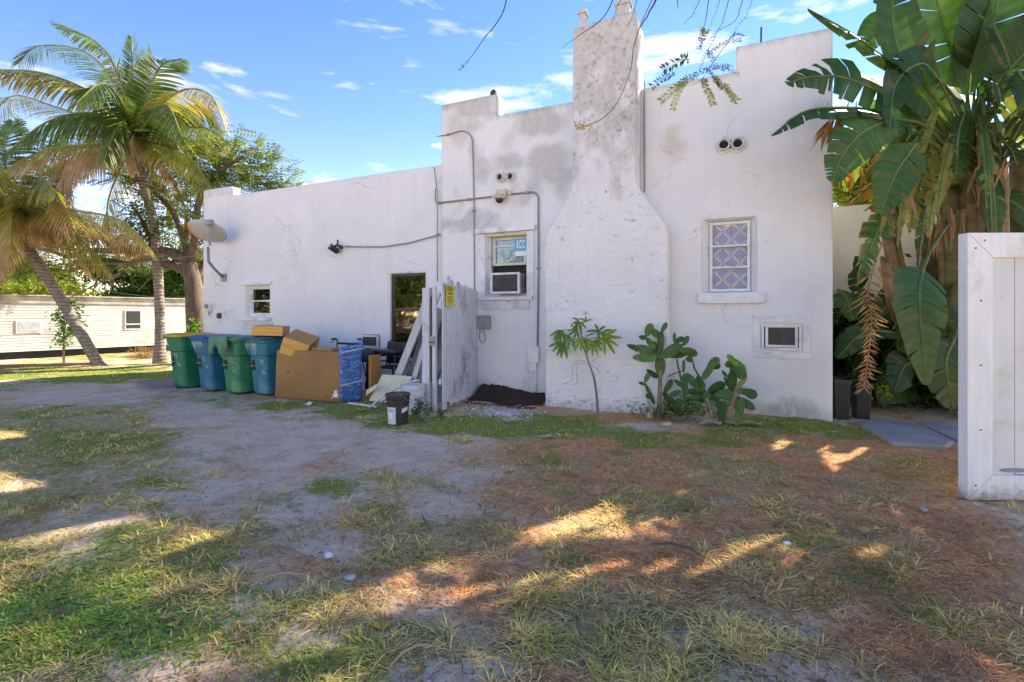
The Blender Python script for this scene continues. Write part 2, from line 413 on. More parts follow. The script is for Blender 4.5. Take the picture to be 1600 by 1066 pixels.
# sides, back and flat roof
b = MB(); b.cur = (0, 0, 0)
b.box(XL, XL + .24, YW + .28, 10, -.2, 4.19); b.build('wall', M_stucco, house)
b = MB(); b.cur = (0, 0, 0); b.box(XR - .24, XR, YW + .26, 15, -.2, 4.89); b.build('wall', M_stucco, house)
b = MB(); b.cur = (0, 0, 0); b.box(XL, XJ + .1, 10, 10.24, -.2, 4.19); b.build('wall', M_stucco, house)
b = MB(); b.cur = (0, 0, 0); b.box(XJ + .1, XR, 15, 15.24, -.2, 4.89); b.build('wall', M_stucco, house)
b = MB(); b.cur = (0, 0, 0); b.box(XJ + .1, XJ + .3, YW + .26, 15, -.2, 4.88); b.build('wall', M_stucco, house)
M_roof = simple('roof_gravel', (0.30, 0.29, 0.27), rough=0.9, scale=20)
b = MB(); b.box(XL + .24, XJ + .1, YW + .28, 10, 3.7, 3.8); b.build('roof', M_roof, house)
b = MB(); b.box(XJ + .3, XR - .24, YW + .26, 15, 4.3, 4.4); b.build('roof', M_roof, house)
# set-back wing on the right
def patch_wing(X, Z):
    return np.stack([X * 0, X * 0 + .35, sstep(0.6, 0, Z) * .7], -1)
wall_sheet('wall', XR + .01, 3.9, lambda x: 3.3, [], 10.0, 10.3, M_stucco, house, res=.12, patch=patch_wing, extra_z=(3.3,))
b = MB(); b.cur = (0, .3, 0); b.box(3.68, 3.9, 10.31, 15, -.2, 3.28); b.build('wall', M_stucco, house)
b = MB(); b.box(XR + .01, 3.67, 10.31, 15, 3.0, 3.1); b.build('roof', M_roof, house)

# chimney: rough front sheet shaped by its outline
YC = 7.15
chx = (onY(852, 0, YC).x, onY(895, 0, YC).x, onY(993, 0, YC).x, onY(1042, 0, YC).x)
zs1, zs2, zt = 2.66, 3.34, 5.80
def ch_shape(X, Z):
    u = (X - chx[0]) / (chx[3] - chx[0]); k = np.clip((Z - zs1) / (zs2 - zs1), 0, 1)
    k = k + (k > 0) * (k < 1) * (fbm(X * 3, Z * 3, 3, 5) - .5) * .08
    l = chx[0] + (chx[1] - chx[0]) * k; r = chx[3] + (chx[2] - chx[3]) * k
    e = (fbm(Z * 2.5, Z * 0, 3, 77) - .5) * .035
    return l + (r - l) * u + e * (1 - u) + e * u * .6, Z + np.where(Z > zt - .03, (fbm(X * 6, X * 0, 3, 8) - .5) * .05 + (X - chx[1]) * .03, 0)
def ch_rough(X, Z):
    n = fbm(X * 9, Z * 22, 4, 21); m = fbm(X * 2, Z * 2, 3, 23)
    pits = np.clip((n - .55) * 6, 0, 1) * np.clip((m - .35) * 3, 0, 1)
    return (fbm(X * 26, Z * 26, 3, 25) - .5) * .016 - pits * .012 + (fbm(X * 4, Z * 9, 3, 27) - .5) * .014
def ch_patch(X, Z):
    k = sstep(2.9, 4.2, Z + (fbm(X * 2.2, Z * 2.2, 4, 41) - .5) * 1.6)
    lt = np.clip((fbm(X * 3.4 + 9, Z * 3.0, 6, 43) - .47) * 5, 0, 1)
    r = k * (.92 - .5 * lt * sstep(5.6, 4.8, Z)) 
    r = np.maximum(r, np.where(Z > 5.4, .8, 0))
    g = blobs(*project(X, np.full_like(X, YC), Z)[:2], [(975, 90, 10, 8, .6)])
    b = sstep(.4, 0, Z) * .75 + k * .35 + np.clip((fbm(X * 14, Z * 30, 4, 51) - .58) * 5, 0, 1) * .6 + np.clip((fbm(X * 9, Z * 22, 4, 21) - .58) * 7, 0, 1) * .55 * np.clip((fbm(X * 2, Z * 2, 3, 23) - .35) * 3, 0, 1)  # last term follows the relief pits: crease shade painted into the colour
    return np.stack([r, g, b], -1)
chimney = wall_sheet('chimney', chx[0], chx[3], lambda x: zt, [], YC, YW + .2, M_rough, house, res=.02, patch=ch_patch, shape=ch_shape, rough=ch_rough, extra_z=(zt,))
for (pa, pb, hh) in ((906, 915, .26), (963, 984, .24)):
    b = MB(); b.cur = (.95, 0, .5); xa = onY(pa, 0, YC + .1).x; xb = onY(pb, 0, YC + .1).x
    b.box(xa, xb, YC + .06, YC + .2, zt - .05, zt + hh); b.box(xa - .02, xb + .02, YC + .04, YC + .22, zt + hh - .03, zt + hh + .02)
    o = b.build('flue_post', M_rough, None); o.location = -Vector(house.location) * 0; o.parent = chimney
    o.location = -wpos(chimney)
# right jog pipe behind chimney
b = MB(); b.tube([(chx[2] + .05, YW - .03, 5.0), (chx[2] + .055, YW - .03, 3.3)], .012, 6); b.build('cable', M_conduit, house)

# ---------------------------------------------------------------- windows
def ring(b, x0, x1, z0, z1, w, y0, y1, wb=None):
    wb = wb or w
    b.box(x0, x0 + w, y0, y1, z0, z1); b.box(x1 - w, x1, y0, y1, z0, z1)
    b.box(x0 + w, x1 - w, y0 + .001, y1 - .001, z1 - w, z1); b.box(x0 + w, x1 - w, y0 + .001, y1 - .001, z0, z0 + wb)
def slab(name, mat, par, x0, x1, y0, y1, z0, z1, bev=.004):
    b = MB(); b.box(x0, x1, y0, y1, z0, z1); return b.build(name, mat, par, bevel=bev)
# small sash window
x0, x1, z0, z1 = W_small; Y = YW + .04
f = MB(); ring(f, x0, x1, z0, z1, .045, Y + .10, Y + .16)
win = f.build('window', M_trim, house, bevel=.004)
zm = (z0 + z1) / 2
b = MB(); ring(b, x0 + .046, x1 - .046, zm - .01, z1 - .046, .035, Y + .115, Y + .15); b.build('sash', M_trim, win, bevel=.003)
b = MB(); ring(b, x0 + .046, x1 - .046, z0 + .046, zm + .022, .035, Y + .125, Y + .158); b.build('sash', M_trim, win, bevel=.003)
slab('pane', M_glass, win, x0 + .08, x1 - .08, Y + .13, Y + .135, zm + .026, z1 - .08, 0)
slab('pane', M_glass, win, x0 + .08, x1 - .08, Y + .14, Y + .145, z0 + .08, zm - .012, 0)
slab('curtain', simple('shade_cloth', (0.20, 0.17, 0.15), rough=.9), win, x0 + .02, x1 - .02, Y + .2, Y + .21, z0, z1, 0)
slab('sill', M_trim, win, x0 - .12, x1 + .05, Y - .06, Y + .1, z0 - .09, z0 - .01, .008)
slab('sill', M_trimold, win, x0 - .06, x1 + .08, Y - .03, Y - .001, z0 - .27, z0 - .12, .006)
slab('header', M_trim, win, x0 - .12, x1 + .06, Y - .05, Y + .02, z1 + .01, z1 + .07, .006)
# tall bronze window
x0, x1, z0, z1 = W_tall; Y = YW + .04
f = MB(); ring(f, x0, x1, z0, z1, .05, Y + .05, Y + .12)
win = f.build('window', M_bronze, house, bevel=.003)
zm = onY(636, 484, Y).z
slab('sash', M_bronze, win, x0 + .05, x1 - .05, Y + .055, Y + .11, zm - .03, zm + .03)
slab('pane', M_mirror, win, x0 + .051, x1 - .051, Y + .07, Y + .075, zm + .03, z1 - .05, 0)
slab('pane', M_mirror, win, x0 + .051, x1 - .051, Y + .09, Y + .095, z0 + .05, zm - .03, 0)
slab('curtain', simple('brown_blind', (0.22, 0.17, 0.13), rough=.9), win, x0, x1, Y + .18, Y + .2, z0, z1, 0)
slab('header', M_trimold, win, x0 - .04, x1 + .02, Y - .012, Y + .05, z1 + .001, z1 + .03)
# window that holds the air conditioner
x0, x1, z0, z1 = W_ac; Y = YW
f = MB(); ring(f, x0, x1, z0, z1, .05, Y + .10, Y + .2)
win = f.build('window', M_trimold, house, bevel=.004)
zr = onY(793, 412, Y).z
b = MB(); ring(b, x0 + .09, x1 - .06, zr - .02, z1 - .06, .045, Y + .12, Y + .16); b.build('sash', M_cream, win, bevel=.003)
b = MB(); b.box(x0 + .09, x1 - .06, Y + .118, Y + .15, onY(793, 383, Y).z - .012, onY(793, 383, Y).z + .012); b.build('muntin', M_trim, win)
slab('pane', M_glass, win, x0 + .12, x1 - .09, Y + .14, Y + .145, zr + .025, z1 - .1, 0)
slab('curtain', simple('blue_grey_curtain', (0.74, 0.78, 0.80), (0.62, 0.68, 0.72), .9, 5, stretch=(8, 1, .3)), win, x0 + .05, x1 - .05, Y + .165, Y + .17, zr, z1 - .05, 0)
slab('backing', M_dark, win, x0 + .05, x1 - .05, Y + .21, Y + .22, z0, zr, 0)
slab('sill', M_trim, win, x0 - .17, x1 + .12, Y - .07, Y + .09, z0 - .07, z0 - .005, .008)
slab('apron', M_trimold, win, x0 - .04, x1 + .06, Y - .03, Y - .001, z0 - .22, z0 - .075, .005)
slab('casing', M_trim, win, x0 - .14, x0 - .005, Y - .022, Y + .02, z0 - .004, z1 + .005, .004)
slab('casing', M_trim, win, x1 + .005, x1 + .14, Y - .022, Y + .02, z0 - .004, z1 + .005, .004)
slab('header', M_trim, win, x0 - .19, x1 + .17, Y - .07, Y + .03, z1 + .01, z1 + .09, .008)
slab('header', M_cream, win, x0 + .001, x1 - .001, Y + .02, Y + .1, z1 - .045, z1 - .002, .003)
# sticker on the glass: light blue with white marks
M_sticker = simple('sticker_blue', (0.12, 0.45, 0.68), (0.10, 0.38, 0.60), .5, 5)
M_white = simple('white_print', (0.8, 0.8, 0.8), (0.72, 0.72, 0.72), .5, 5)
q0 = onY(800, 372, Y); q1 = onY(819, 390, Y)
st = slab('sticker', M_sticker, win, q0.x, q1.x, Y + .105, Y + .108, q1.z, q0.z, 0)
b = MB(); w = q1.x - q0.x; h = q0.z - q1.z
b.box(q0.x + w * .2, q0.x + w * .32, Y + .102, Y + .104, q1.z + h * .2, q1.z + h * .85)
for k in range(2):
    a = q0.x + w * (.42 + .26 * k); b.box(a, a + w * .18, Y + .102, Y + .104, q1.z + h * .7, q1.z + h * .85); b.box(a, a + w * .05, Y + .1015, Y + .1035, q1.z + h * .2, q1.z + h * .8); b.box(a, a + w * .18, Y + .102, Y + .104, q1.z + h * .2, q1.z + h * .32)
b.build('lettering', M_white, win)
slab('sticker', M_white, win, q0.x + w * .05, q1.x, Y + .105, Y + .108, q1.z - h * .45, q1.z - .006, 0)
# jalousie window with splayed reveal
x0, x1, z0, z1 = W_jal; Y = YW
i0, i1, i2, i3 = onY(1109, 0, Y + .1).x, onY(1172, 0, Y + .1).x, z0 + .015, onY(1140, 347, Y + .1).z
b = MB(); b.cur = (0, 0, .1)
o_ = [(x0, z0), (x1, z0), (x1, z1), (x0, z1)]; n_ = [(i0, i2), (i1, i2), (i1, i3), (i0, i3)]
for k in range(4):
    a, c = o_[k], o_[(k + 1) % 4]; d, e = n_[(k + 1) % 4], n_[k]
    b.quad((a[0], Y - .004, a[1]), (c[0], Y - .004, c[1]), (d[0], Y + .12, d[1]), (e[0], Y + .12, e[1]))
    b.quad((e[0], Y + .12, e[1]), (d[0], Y + .12, d[1]), (d[0], Y + .22, d[1]), (e[0], Y + .22, e[1]))
b.build('reveal', M_stucco, house)
f = MB(); ring(f, i0, i1, i2, i3, .04, Y + .07, Y + .13)
win = f.build('window', M_trim, house, bevel=.003)
M_jal = glassmat('lavender_glass', (0.90, 0.92, 0.97), .7, .02)
M_drape = simple('patterned_drape', (0.36, 0.42, 0.62), (0.28, 0.34, 0.52), .9, 5)
zz = np.linspace(i2 + .04, i3 - .04, 4)
for k in range(3):
    b = MB(); M = Matrix.Translation((0, Y + .075, zz[k] + .01)) @ Matrix.Rotation(math.radians(5), 4, 'X')
    b.box(i0 + .04, i1 - .04, -.003, .003, .004, zz[k + 1] - zz[k] - .018, M); b.build('pane', M_jal, win)
    if k: slab('rail', M_trim, win, i0 + .005, i1 - .005, Y + .035, Y + .095, zz[k] - .015, zz[k] + .012, .003)
dr = slab('curtain', M_drape, win, i0, i1, Y + .15, Y + .155, i2, i3, 0)
b = MB(); wd, hg = i1 - i0, i3 - i2; cs = .235
nx = int(wd / cs) + 2; nzz = int(hg / cs) + 2
for i in range(-1, nx + 1):
    for j in range(-1, nzz + 1):
        cx_, cz_ = i0 + i * cs + .04, i2 + j * cs + .05
        for k in range(4):       # lattice of small stepped blocks, as on the drape
            for (sx, sz) in ((1, 1), (1, -1), (-1, 1), (-1, -1)):
                xx = cx_ + sx * (k + .5) * cs / 8 + (0 if sx > 0 else cs); z_ = cz_ + sz * (k + .5) * cs / 8 + (0 if sz > 0 else cs)
                if i0 < xx < i1 - .012 and i2 < z_ < i3 - .012: b.box(xx - .004, xx + .034, Y + .146, Y + .149, z_ - .004, z_ + .03)
b.build('lattice_print', M_white, dr)
slab('sill', M_trim, win, x0 - .05, x1 + .1, Y - .08, Y + .05, z0 - .16, z0 - .004, .01)
# through-wall air conditioner opening on the right: plaster surround
x0, x1, z0, z1 = W_lower
s0, s1, s2, s3 = rectY(1175, 493, 1268, 560, YW)
f = MB(); ring(f, x0 - .001, x1 + .001, z0, z1, .03, YW - .03, YW + .08)
win = f.build('window', M_trim, house, bevel=.003)
slab('casing', M_trim, win, s0, s1, YW - .022, YW + .01, z1 + .03, s3, .005)
slab('casing', M_trim, win, s0, s1, YW - .028, YW + .01, s2, z0 - .03, .005)
slab('casing', M_trim, win, s0 + .01, x0 - .02, YW - .018, YW + .01, z0 - .029, z1 + .029, .005)
slab('casing', M_trim, win, x1 + .02, s1 - .01, YW - .018, YW + .01, z0 - .029, z1 + .029, .005)

# twin vent pipes
for (pa, py, r) in ((783, 278, .072), (799, 277, .072), (1131, 228, .088), (1152.5, 226, .088)):
    c = onY(pa, py, YW); b = MB(); M = Matrix.Translation((c.x, YW + .1, c.z)) @ Matrix.Rotation(math.radians(90), 4, 'X')
    b.lathe([(r, -.0), (r, .17), (r * .97, .18), (r * .72, .18), (r * .70, .17), (r * .70, .02)], 20, M, cap=False)
    o = b.build('vent_pipe', M_pipe, house, smooth=True)
    b = MB(); b.lathe([(r * .71, .103), (r * .70, .108)], 20, M); b.build('pipe_mouth', M_dark, o)  # dark disc painted as the shade inside the pipe
    b = MB(); M2 = Matrix.Translation((c.x, YW - .012, c.z)) @ Matrix.Rotation(math.radians(90), 4, 'X'); b.cur = (0, 0, .5)
    b.lathe([(r * 1.35, 0), (r * 1.25, .012), (r * 1.0, .012)], 20, M2, cap=False); b.build('collar', M_stucco, o)

# conduits, cables and boxes screwed to the wall
def conduit(pts, r, mat=M_conduit, name='conduit', clips=()):
    P = [onY(a, c, YW) for a, c in pts]; P = [Vector((p.x, YW - r - .006, p.z)) for p in P]
    b = MB(); b.tube(P, r, 8); o = b.build(name, mat, house, smooth=True)
    for (a, c) in clips:
        p = onY(a, c, YW); b = MB(); b.box(p.x - .03, p.x + .03, YW - 2.6 * r - .006, YW - .002, p.z - .02, p.z + .02); b.build('clip', mat, o, bevel=.003)
def arc(cx, cy, r, a0, a1, n=6, ry=None):
    ry = ry or r
    return [(cx + r * math.cos(math.radians(a0 + (a1 - a0) * i / n)), cy - ry * math.sin(math.radians(a0 + (a1 - a0) * i / n))) for i in range(n + 1)]
conduit([(684, 214), (700, 211), (714, 207)] + arc(722, 222, 17, 100, 0) + [(741, 300), (742, 440), (743.5, 500), (744, 612)], .011, clips=((700, 211), (741, 330)))
conduit([(683, 318), (735, 312), (768, 308)], .016, clips=((686, 317.5), (734, 312)))
conduit([(800, 304), (826, 301)] + arc(832, 311, 10, 90, 0) + [(842, 420), (840.5, 545)], .016, clips=((824, 301.5), (842, 420)))
conduit([(681, 295), (681, 316)], .012)
conduit([(679, 262), (684, 300), (684, 440)], .010)
conduit([(523, 385), (560, 386), (600, 386), (640, 380), (688, 367)], .013, clips=((545, 385.5), (686, 367)))
conduit([(838, 575), (838, 618)], .018, M_trim)
a0 = onY(827, 546, YW); a1 = onY(844, 576, YW)
b = MB(); b.box(a0.x, a1.x, YW - .09, YW - .004, a1.z + .1, a0.z + .06); o = b.build('junction_box', M_trim, house, bevel=.01)
b = MB(); b.box(a0.x + .02, a1.x - .05, YW - .06, YW - .004, a1.z - .04, a1.z + .098); b.build('junction_box', M_trim, house, bevel=.006)
# grey telephone box
a0 = onY(745, 493, YW); a1 = onY(768, 514, YW)
b = MB(); b.box(a0.x, a1.x, YW - .11, YW - .02, a1.z, a0.z)
o = b.build('utility_box', M_greybox, None, bevel=.012); tag(o, 'grey utility box on the wall below the window with the air conditioner', 'utility box')
b = MB(); b.box(a0.x + .015, a1.x - .015, YW - .122, YW - .111, a1.z + .02, a0.z - .02); b.build('cover', M_greybox, o, bevel=.004)
b = MB(); b.tube([onY(p, q, YW - .05) for p, q in ((751, 514), (749, 524), (750, 533), (754, 536), (758, 532), (758, 524), (755, 516))], .006, 6)
b.build('cable_loop', M_black, o, smooth=True)
# beige junction box with dome camera
c = onY(785, 306, YW)
cm = thing('security_camera', (c.x, YW, c.z), 'beige dome security camera below the twin vents over the chimney-side window', 'camera')
b = MB(); b.box(c.x - .09, c.x + .1, YW - .1, YW - .003, c.z - .06, c.z + .09); b.box(c.x - .17, c.x - .08, YW - .05, YW - .003, c.z - .03, c.z + .03); b.box(c.x + .1, c.x + .19, YW - .05, YW - .003, c.z + .0, c.z + .06)
b.build('junction_box', M_beige, cm, bevel=.015)
b = MB(); b.lathe([(.03, .06), (.085, .05), (.09, 0), (.08, -.02)], 16, Matrix.Translation((c.x, YW - .12, c.z - .06))); b.build('camera_body', M_beige, cm, smooth=True)
b = MB(); b.ell((c.x, YW - .12, c.z - .09), (.07, .07, .065), None, 16, 8); b.build('dome', M_black, cm, smooth=True)
# black bullet camera on the left wing
c = onY(523, 387, YW - .1)
cm = thing('security_camera', (c.x, YW, c.z), 'black bullet security camera on the left wing above the tall dark window', 'camera')
b = MB(); b.lathe([(.045, 0), (.045, .03)], 14, Matrix.Translation((c.x + .06, YW + .03, c.z + .02)) @ Matrix.Rotation(math.radians(90), 4, 'X')); b.tube([(c.x + .06, YW + .01, c.z + .02), (c.x + .05, YW - .08, c.z + .06), (c.x, YW - .12, c.z + .02)], .02, 8); b.build('bracket', M_black, cm)
b = MB(); M = Matrix.Translation((c.x - .02, YW - .1, c.z - .03)) @ Matrix.Rotation(math.radians(60), 4, 'X') @ Matrix.Rotation(math.radians(-15), 4, 'Y'); b.lathe([(.05, -.1), (.062, -.08), (.062, .07), (.07, .1), (.055, .1)], 16, M); b.build('camera_body', M_black, cm, smooth=False)
b = MB(); b.tube([(c.x + .04, YW - .06, c.z + .05), (c.x + .05, YW - .07, c.z + .16)], .018, 8); b.build('antenna', M_black, cm)
b = MB(); b.lathe([(.022, .1), (.03, .108)], 12, M); b.build('lens', M_white, cm)
# small camera on the parapet corner
c = onY(770, 154, YW + .05)
o = MB(); o.lathe([(.05, 0), (.06, .03), (.06, .08), (.03, .12)], 12, Matrix.Translation((c.x, YW + .08, top_main(c.x - .1)))); o.box(c.x - .02, c.x + .02, YW + .03, YW + .12, 5.26, 5.3)
tag(o.build('security_camera', M_black, None), 'tiny black camera standing on the stepped parapet corner', 'camera')
c = onY(1189, 50, YW + .1)
o = MB(); o.tube([(c.x, YW + .12, 5.23), (c.x + .005, YW + .12, 5.52)], .012, 6)
tag(o.build('parapet_rod', M_bronze, None), 'thin dark rod sticking up from the right-hand parapet', 'rod')
c = onY(1128, 100, YW + .1)

# meter and tap at far left
def wallbox(name, px0, py0, px1, py1, mat, label, cat, d=.09):
    a0 = onY(px0, py0, YW + .04); a1 = onY(px1, py1, YW + .04); b = MB(); b.box(a0.x, a1.x, YW + .04 - d, YW + .036, a1.z, a0.z)
    o = b.build(name, mat, None, bevel=.012); tag(o, label, cat); return o, a0, a1
o, a0, a1 = wallbox('meter_box', 325, 474, 333, 487, M_trim, 'small white meter box beside the left corner of the house', 'meter box')
b = MB(); b.lathe([(.05, 0), (.05, .04), (.03, .055)], 14, Matrix.Translation(((a0.x + a1.x) / 2, YW - .05, a0.z - .07)) @ Matrix.Rotation(math.radians(90), 4, 'X')); b.build('dial', M_greybox, o)
b = MB(); b.tube([((a0.x + a1.x) / 2, YW, a1.z - .001), ((a0.x + a1.x) / 2, YW, a1.z - .1)], .012, 6); b.build('pipe', M_conduit, o)
o, a0, a1 = wallbox('outlet_box', 341.5, 490, 346, 497, M_black, 'little dark outlet box low on the wall by the small window', 'outlet', .06)
b = MB(); b.box(a0.x - .02, a1.x + .02, YW + .028, YW + .037, a1.z - .02, a0.z + .02); b.build('plate', M_conduit, o)

# air conditioner in the window
def ac_unit(x0, x1, z0, z1, yf, yb, label, grille_col, frame_mat=M_trim, side=True, wear=None):
    t = thing('air_conditioner', ((x0 + x1) / 2, yb, z0), label, 'air conditioner')
    b = MB(); ring(b, x0, x1, z0, z1, .035, yf, yf + .05); b.build('front_frame', frame_mat, t, bevel=.006)
    b = MB(); b.box(x0 + .012, x1 - .012, yf + .051, yb, z0 + .012, z1 - .012); b.build('case', M_greyac, t, bevel=.004)
    g = MB(); n = 22
    for i in range(n):
        z = z0 + .04 + (z1 - z0 - .08) * (i + .5) / n; g.box(x0 + .036, x1 - .036, yf + .012, yf + .03, z - .003, z + .003)
    for i in range(14):
        x = x0 + .05 + (x1 - x0 - .1) * i / 13; g.box(x - .002, x + .002, yf + .008, yf + .0115, z0 + .036, z1 - .036)
    g = g.build('grille', grille_col, t); g['kind'] = 'stuff'
    b = MB(); b.box(x0 + .036, x1 - .036, yf + .034, yf + .05, z0 + .036, z1 - .036); b.build('coil', M_coil, t)
    return t
M_greyac = simple('ac_case', (0.30, 0.29, 0.27), (0.14, 0.13, 0.12), .6, 9, dirt=(.08, .06, .05))
M_coil = simple('dusty_coil', (0.09, 0.085, 0.08), (0.03, 0.03, 0.03), .8, 14, dirt=(.16, .15, .14))
M_grille = simple('grille_brown', (0.13, 0.12, 0.115), (0.07, 0.065, 0.06), .6, 12)
a0 = onY(767, 427, YW - .18); a1 = onY(812, 458.5, YW - .18)
ac_unit(a0.x, a1.x, a1.z + .0, a0.z, YW - .2, YW + .2, 'grimy white air conditioner sticking out of the middle window', M_grille)
b = W_lower; ac_unit(b[0] + .045, b[1] - .04, b[2] + .035, b[3] - .01, YW - .015, YW + .2, 'brown-grilled air conditioner set flush in the wall behind the cactus', M_grille)
b = W_vent; t = ac_unit(b[0] + .01, b[1] - .01, b[2] + .01, b[3] - .01, YW - .02, YW + .22, 'small grey air conditioner low in the wall behind the junk pile', M_grille)

# satellite dish
M_dish = None
m, nt, p, out = newmat('dish_grey'); tcn = nt.nodes.new('ShaderNodeTexCoord'); sx = nt.nodes.new('ShaderNodeSeparateXYZ'); nt.links.new(tcn.outputs['Object'], sx.inputs[0])
n = noise_node(nt, 7, 6, .7); k = mth(nt, 'MULTIPLY_ADD', n.outputs[0], .25, sx.outputs[0]); k = mth(nt, 'MULTIPLY', k, -1.0)
r_ = ramp(nt, k, [(-0.05, (.42, .42, .42)), (0.12, (.45, .40, .30)), (0.2, (.50, .24, .08)), (.34, (.35, .12, .03))]); nt.links.new(r_.outputs[0], p.inputs['Base Color']); p.inputs['Roughness'].default_value = .5
M_dish = m
c = onY(320, 367, 7.1)
foot = onY(348, 434, YW)
t = thing('satellite_dish', (foot.x, YW, foot.z), 'rusty grey satellite dish on a bent arm at the left corner of the house', 'satellite dish')
R = Matrix.Rotation(math.radians(12), 3, 'Z') @ Matrix.Rotation(math.radians(-36), 3, 'X')   # bowl axis mostly up and away, back towards us
b = MB(); rings = [(i / 6, 0.11 * (i / 6) ** 2) for i in range(7)]; prev = None
n_ = 32
for ri, dz in [(0.02, 0.0)] + rings[1:]:
    cur = [b.vert((math.cos(2 * math.pi * q / n_) * .46 * ri, math.sin(2 * math.pi * q / n_) * .36 * ri, dz)) for q in range(n_)]
    if prev: 
        for q in range(n_): b.face(prev[q], prev[(q + 1) % n_], cur[(q + 1) % n_], cur[q])
    prev = cur
o = b.build('dish', M_dish, t, smooth=True, local=True); o.location = c - Vector(t.location); o.rotation_euler = R.to_euler()
so = o.modifiers.new('solid', 'SOLIDIFY'); so.thickness = .012
b = MB()
bp = [onY(328, 352, 7.0), onY(328, 384, 7.02), onY(325, 386, 7.12), onY(326, 409, 7.15), onY(334, 419, 7.35), onY(347, 432, YW)]
b.beam(bp[0], bp[1], .05, .035); b.build('back_strut', M_conduit, t, bevel=.004)
b = MB(); b.tube(bp[2:], .03, 10); b.build('mast', M_conduit, t, smooth=True)
b = MB(); b.box(foot.x - .09, foot.x + .09, YW + .01, YW + .037, foot.z - .09, foot.z + .09); b.build('foot_plate', M_conduit, t, bevel=.005)
b = MB(); q = onY(327, 348, 6.98); b.box(q.x - .09, q.x + .09, q.y - .05, q.y + .05, q.z - .05, q.z + .06); b.build('receiver', M_greybox, t, bevel=.012)
# power wire from the parapet corner
# ---------------------------------------------------------------- ground
GB = [(120, 690, 190, 60, .6), (230, 760, 90, 20, .5), (640, 870, 40, 12, .6), (770, 800, 40, 12, .6), (700, 760, 30, 8, .5), (1100, 760, 60, 12, .5), (1330, 900, 60, 16, .5), (860, 900, 50, 14, .6), (130, 960, 260, 110, 1), (400, 965, 180, 70, .85), (240, 850, 120, 60, .8), (520, 1040, 120, 50, .8), (130, 585, 240, 14, 1.1), (-300, 600, 300, 40, 1), (430, 633, 170, 10, .9), (620, 652, 150, 20, .95), (560, 640, 90, 16, .9),
      (800, 668, 200, 22, .95), (1000, 682, 200, 20, .85), (1230, 666, 110, 15, 1.1), (1330, 680, 50, 12, .6), (510, 765, 45, 20, .7), (345, 718, 36, 9, .8), (540, 735, 40, 14, .4), (440, 790, 30, 14, .5), (600, 800, 40, 12, .6),
      (930, 880, 40, 18, .7), (1000, 965, 60, 30, .7), (820, 950, 70, 24, .6), (700, 990, 60, 24, .6), (1040, 970, 70, 30, .6), (1250, 935, 40, 16, .6), (880, 790, 30, 10, .6), (940, 785, 26, 9, .6), (1060, 1040, 80, 30, .5), (1390, 745, 60, 8, .4), (200, 740, 60, 14, .4)]
DB = [(100, 690, 200, 60, 1.3), (700, 850, 160, 60, .6), (1350, 800, 180, 60, .6), (330, 830, 120, 40, .7), (800, 1000, 200, 50, .8), (60, 650, 120, 22, 1.1), (640, 1000, 160, 50, .7), (60, 780, 150, 40, .9), (250, 790, 60, 20, .6), (300, 925, 90, 26, .9), (1150, 740, 90, 40, .7), (1200, 880, 130, 60, .9), (1050, 800, 80, 40, .6), (1400, 860, 110, 60, .55), (950, 950, 200, 70, .9), (1250, 800, 200, 60, .6), (1150, 1000, 120, 50, .8),
      (1300, 760, 120, 30, .55), (1440, 930, 80, 40, .4), (930, 790, 90, 40, .6), (620, 820, 70, 30, .5), (460, 870, 90, 40, .4), (760, 840, 60, 30, .4), (1260, 700, 120, 20, .4)]
SB = [(130, 618, 130, 15, 1.1), (330, 650, 120, 25, 1.1), (470, 690, 130, 34, 1.15), (620, 715, 100, 34, 1.1), (400, 745, 120, 34, .9), (320, 690, 80, 30, .9), (560, 790, 120, 40, .7), (520, 860, 120, 45, .8), (600, 920, 160, 40, .6), (700, 780, 120, 60, .7), (100, 715, 60, 12, .7), (260, 775, 80, 20, .7),
      (830, 870, 80, 40, .7), (770, 1030, 60, 20, .8), (1230, 980, 60, 28, 1.0), (1350, 1010, 120, 50, .6), (1540, 800, 80, 20, .6), (160, 1050, 50, 10, .7)]
LB = [(1150, 710, 330, 36, 1.6), (1400, 740, 260, 50, 1.4), (1000, 760, 220, 60, 1.15), (1300, 850, 300, 110, 1.2), (1450, 980, 200, 90, .9), (1100, 900, 240, 80, .8), (880, 720, 130, 40, .7), (800, 860, 130, 70, .5), (420, 900, 160, 40, .5), (700, 930, 160, 50, .5), (330, 850, 110, 40, .4), (950, 655, 120, 8, .9), (1180, 655, 60, 8, .5)]
def ground_mask(x, y):
    x = np.asarray(x, float); y = np.asarray(y, float)
    px, py, t = project(x, y)
    behind = (-SA * x + CA * y) < 0.6
    w = 130 / np.maximum(t, 1) 
    px = px + (fbm(x * 1.3, y * 1.3, 4, 101) - .5) * 1.4 * w * 1.3; py = py + (fbm(x * 1.5, y * 1.5, 4, 111) - .5) * .6 * w
    g = blobs(px, py, GB); d = blobs(px, py, DB); s = blobs(px, py, SB); l = blobs(px, py, LB)
    n1 = fbm(x * 2.2, y * 2.2, 5, 121); n2 = fbm(x * 3.1, y * 3.1, 5, 131); n3 = fbm(x * 1.7, y * 1.7, 5, 141)
    far = np.maximum(sstep(13, 17, t), behind)
    g = np.clip((g * (1 - far) + far * .55) * 1.1 - .1 + (n1 - .5) * 1.9, 0, 1) * np.clip(1.25 - s * .8, 0, 1)
    d = np.clip(np.maximum(d * (1 - far), .30) - .05 + (n2 - .5) * 1.7, 0, 1) * np.clip(1.3 - s * .9, .1, 1)
    l = np.clip(np.maximum(l * (1 - far), .15) + (n3 - .5) * 1.3, 0, 1) * np.clip(1.3 - s * .7, .1, 1)
    return g, d, l
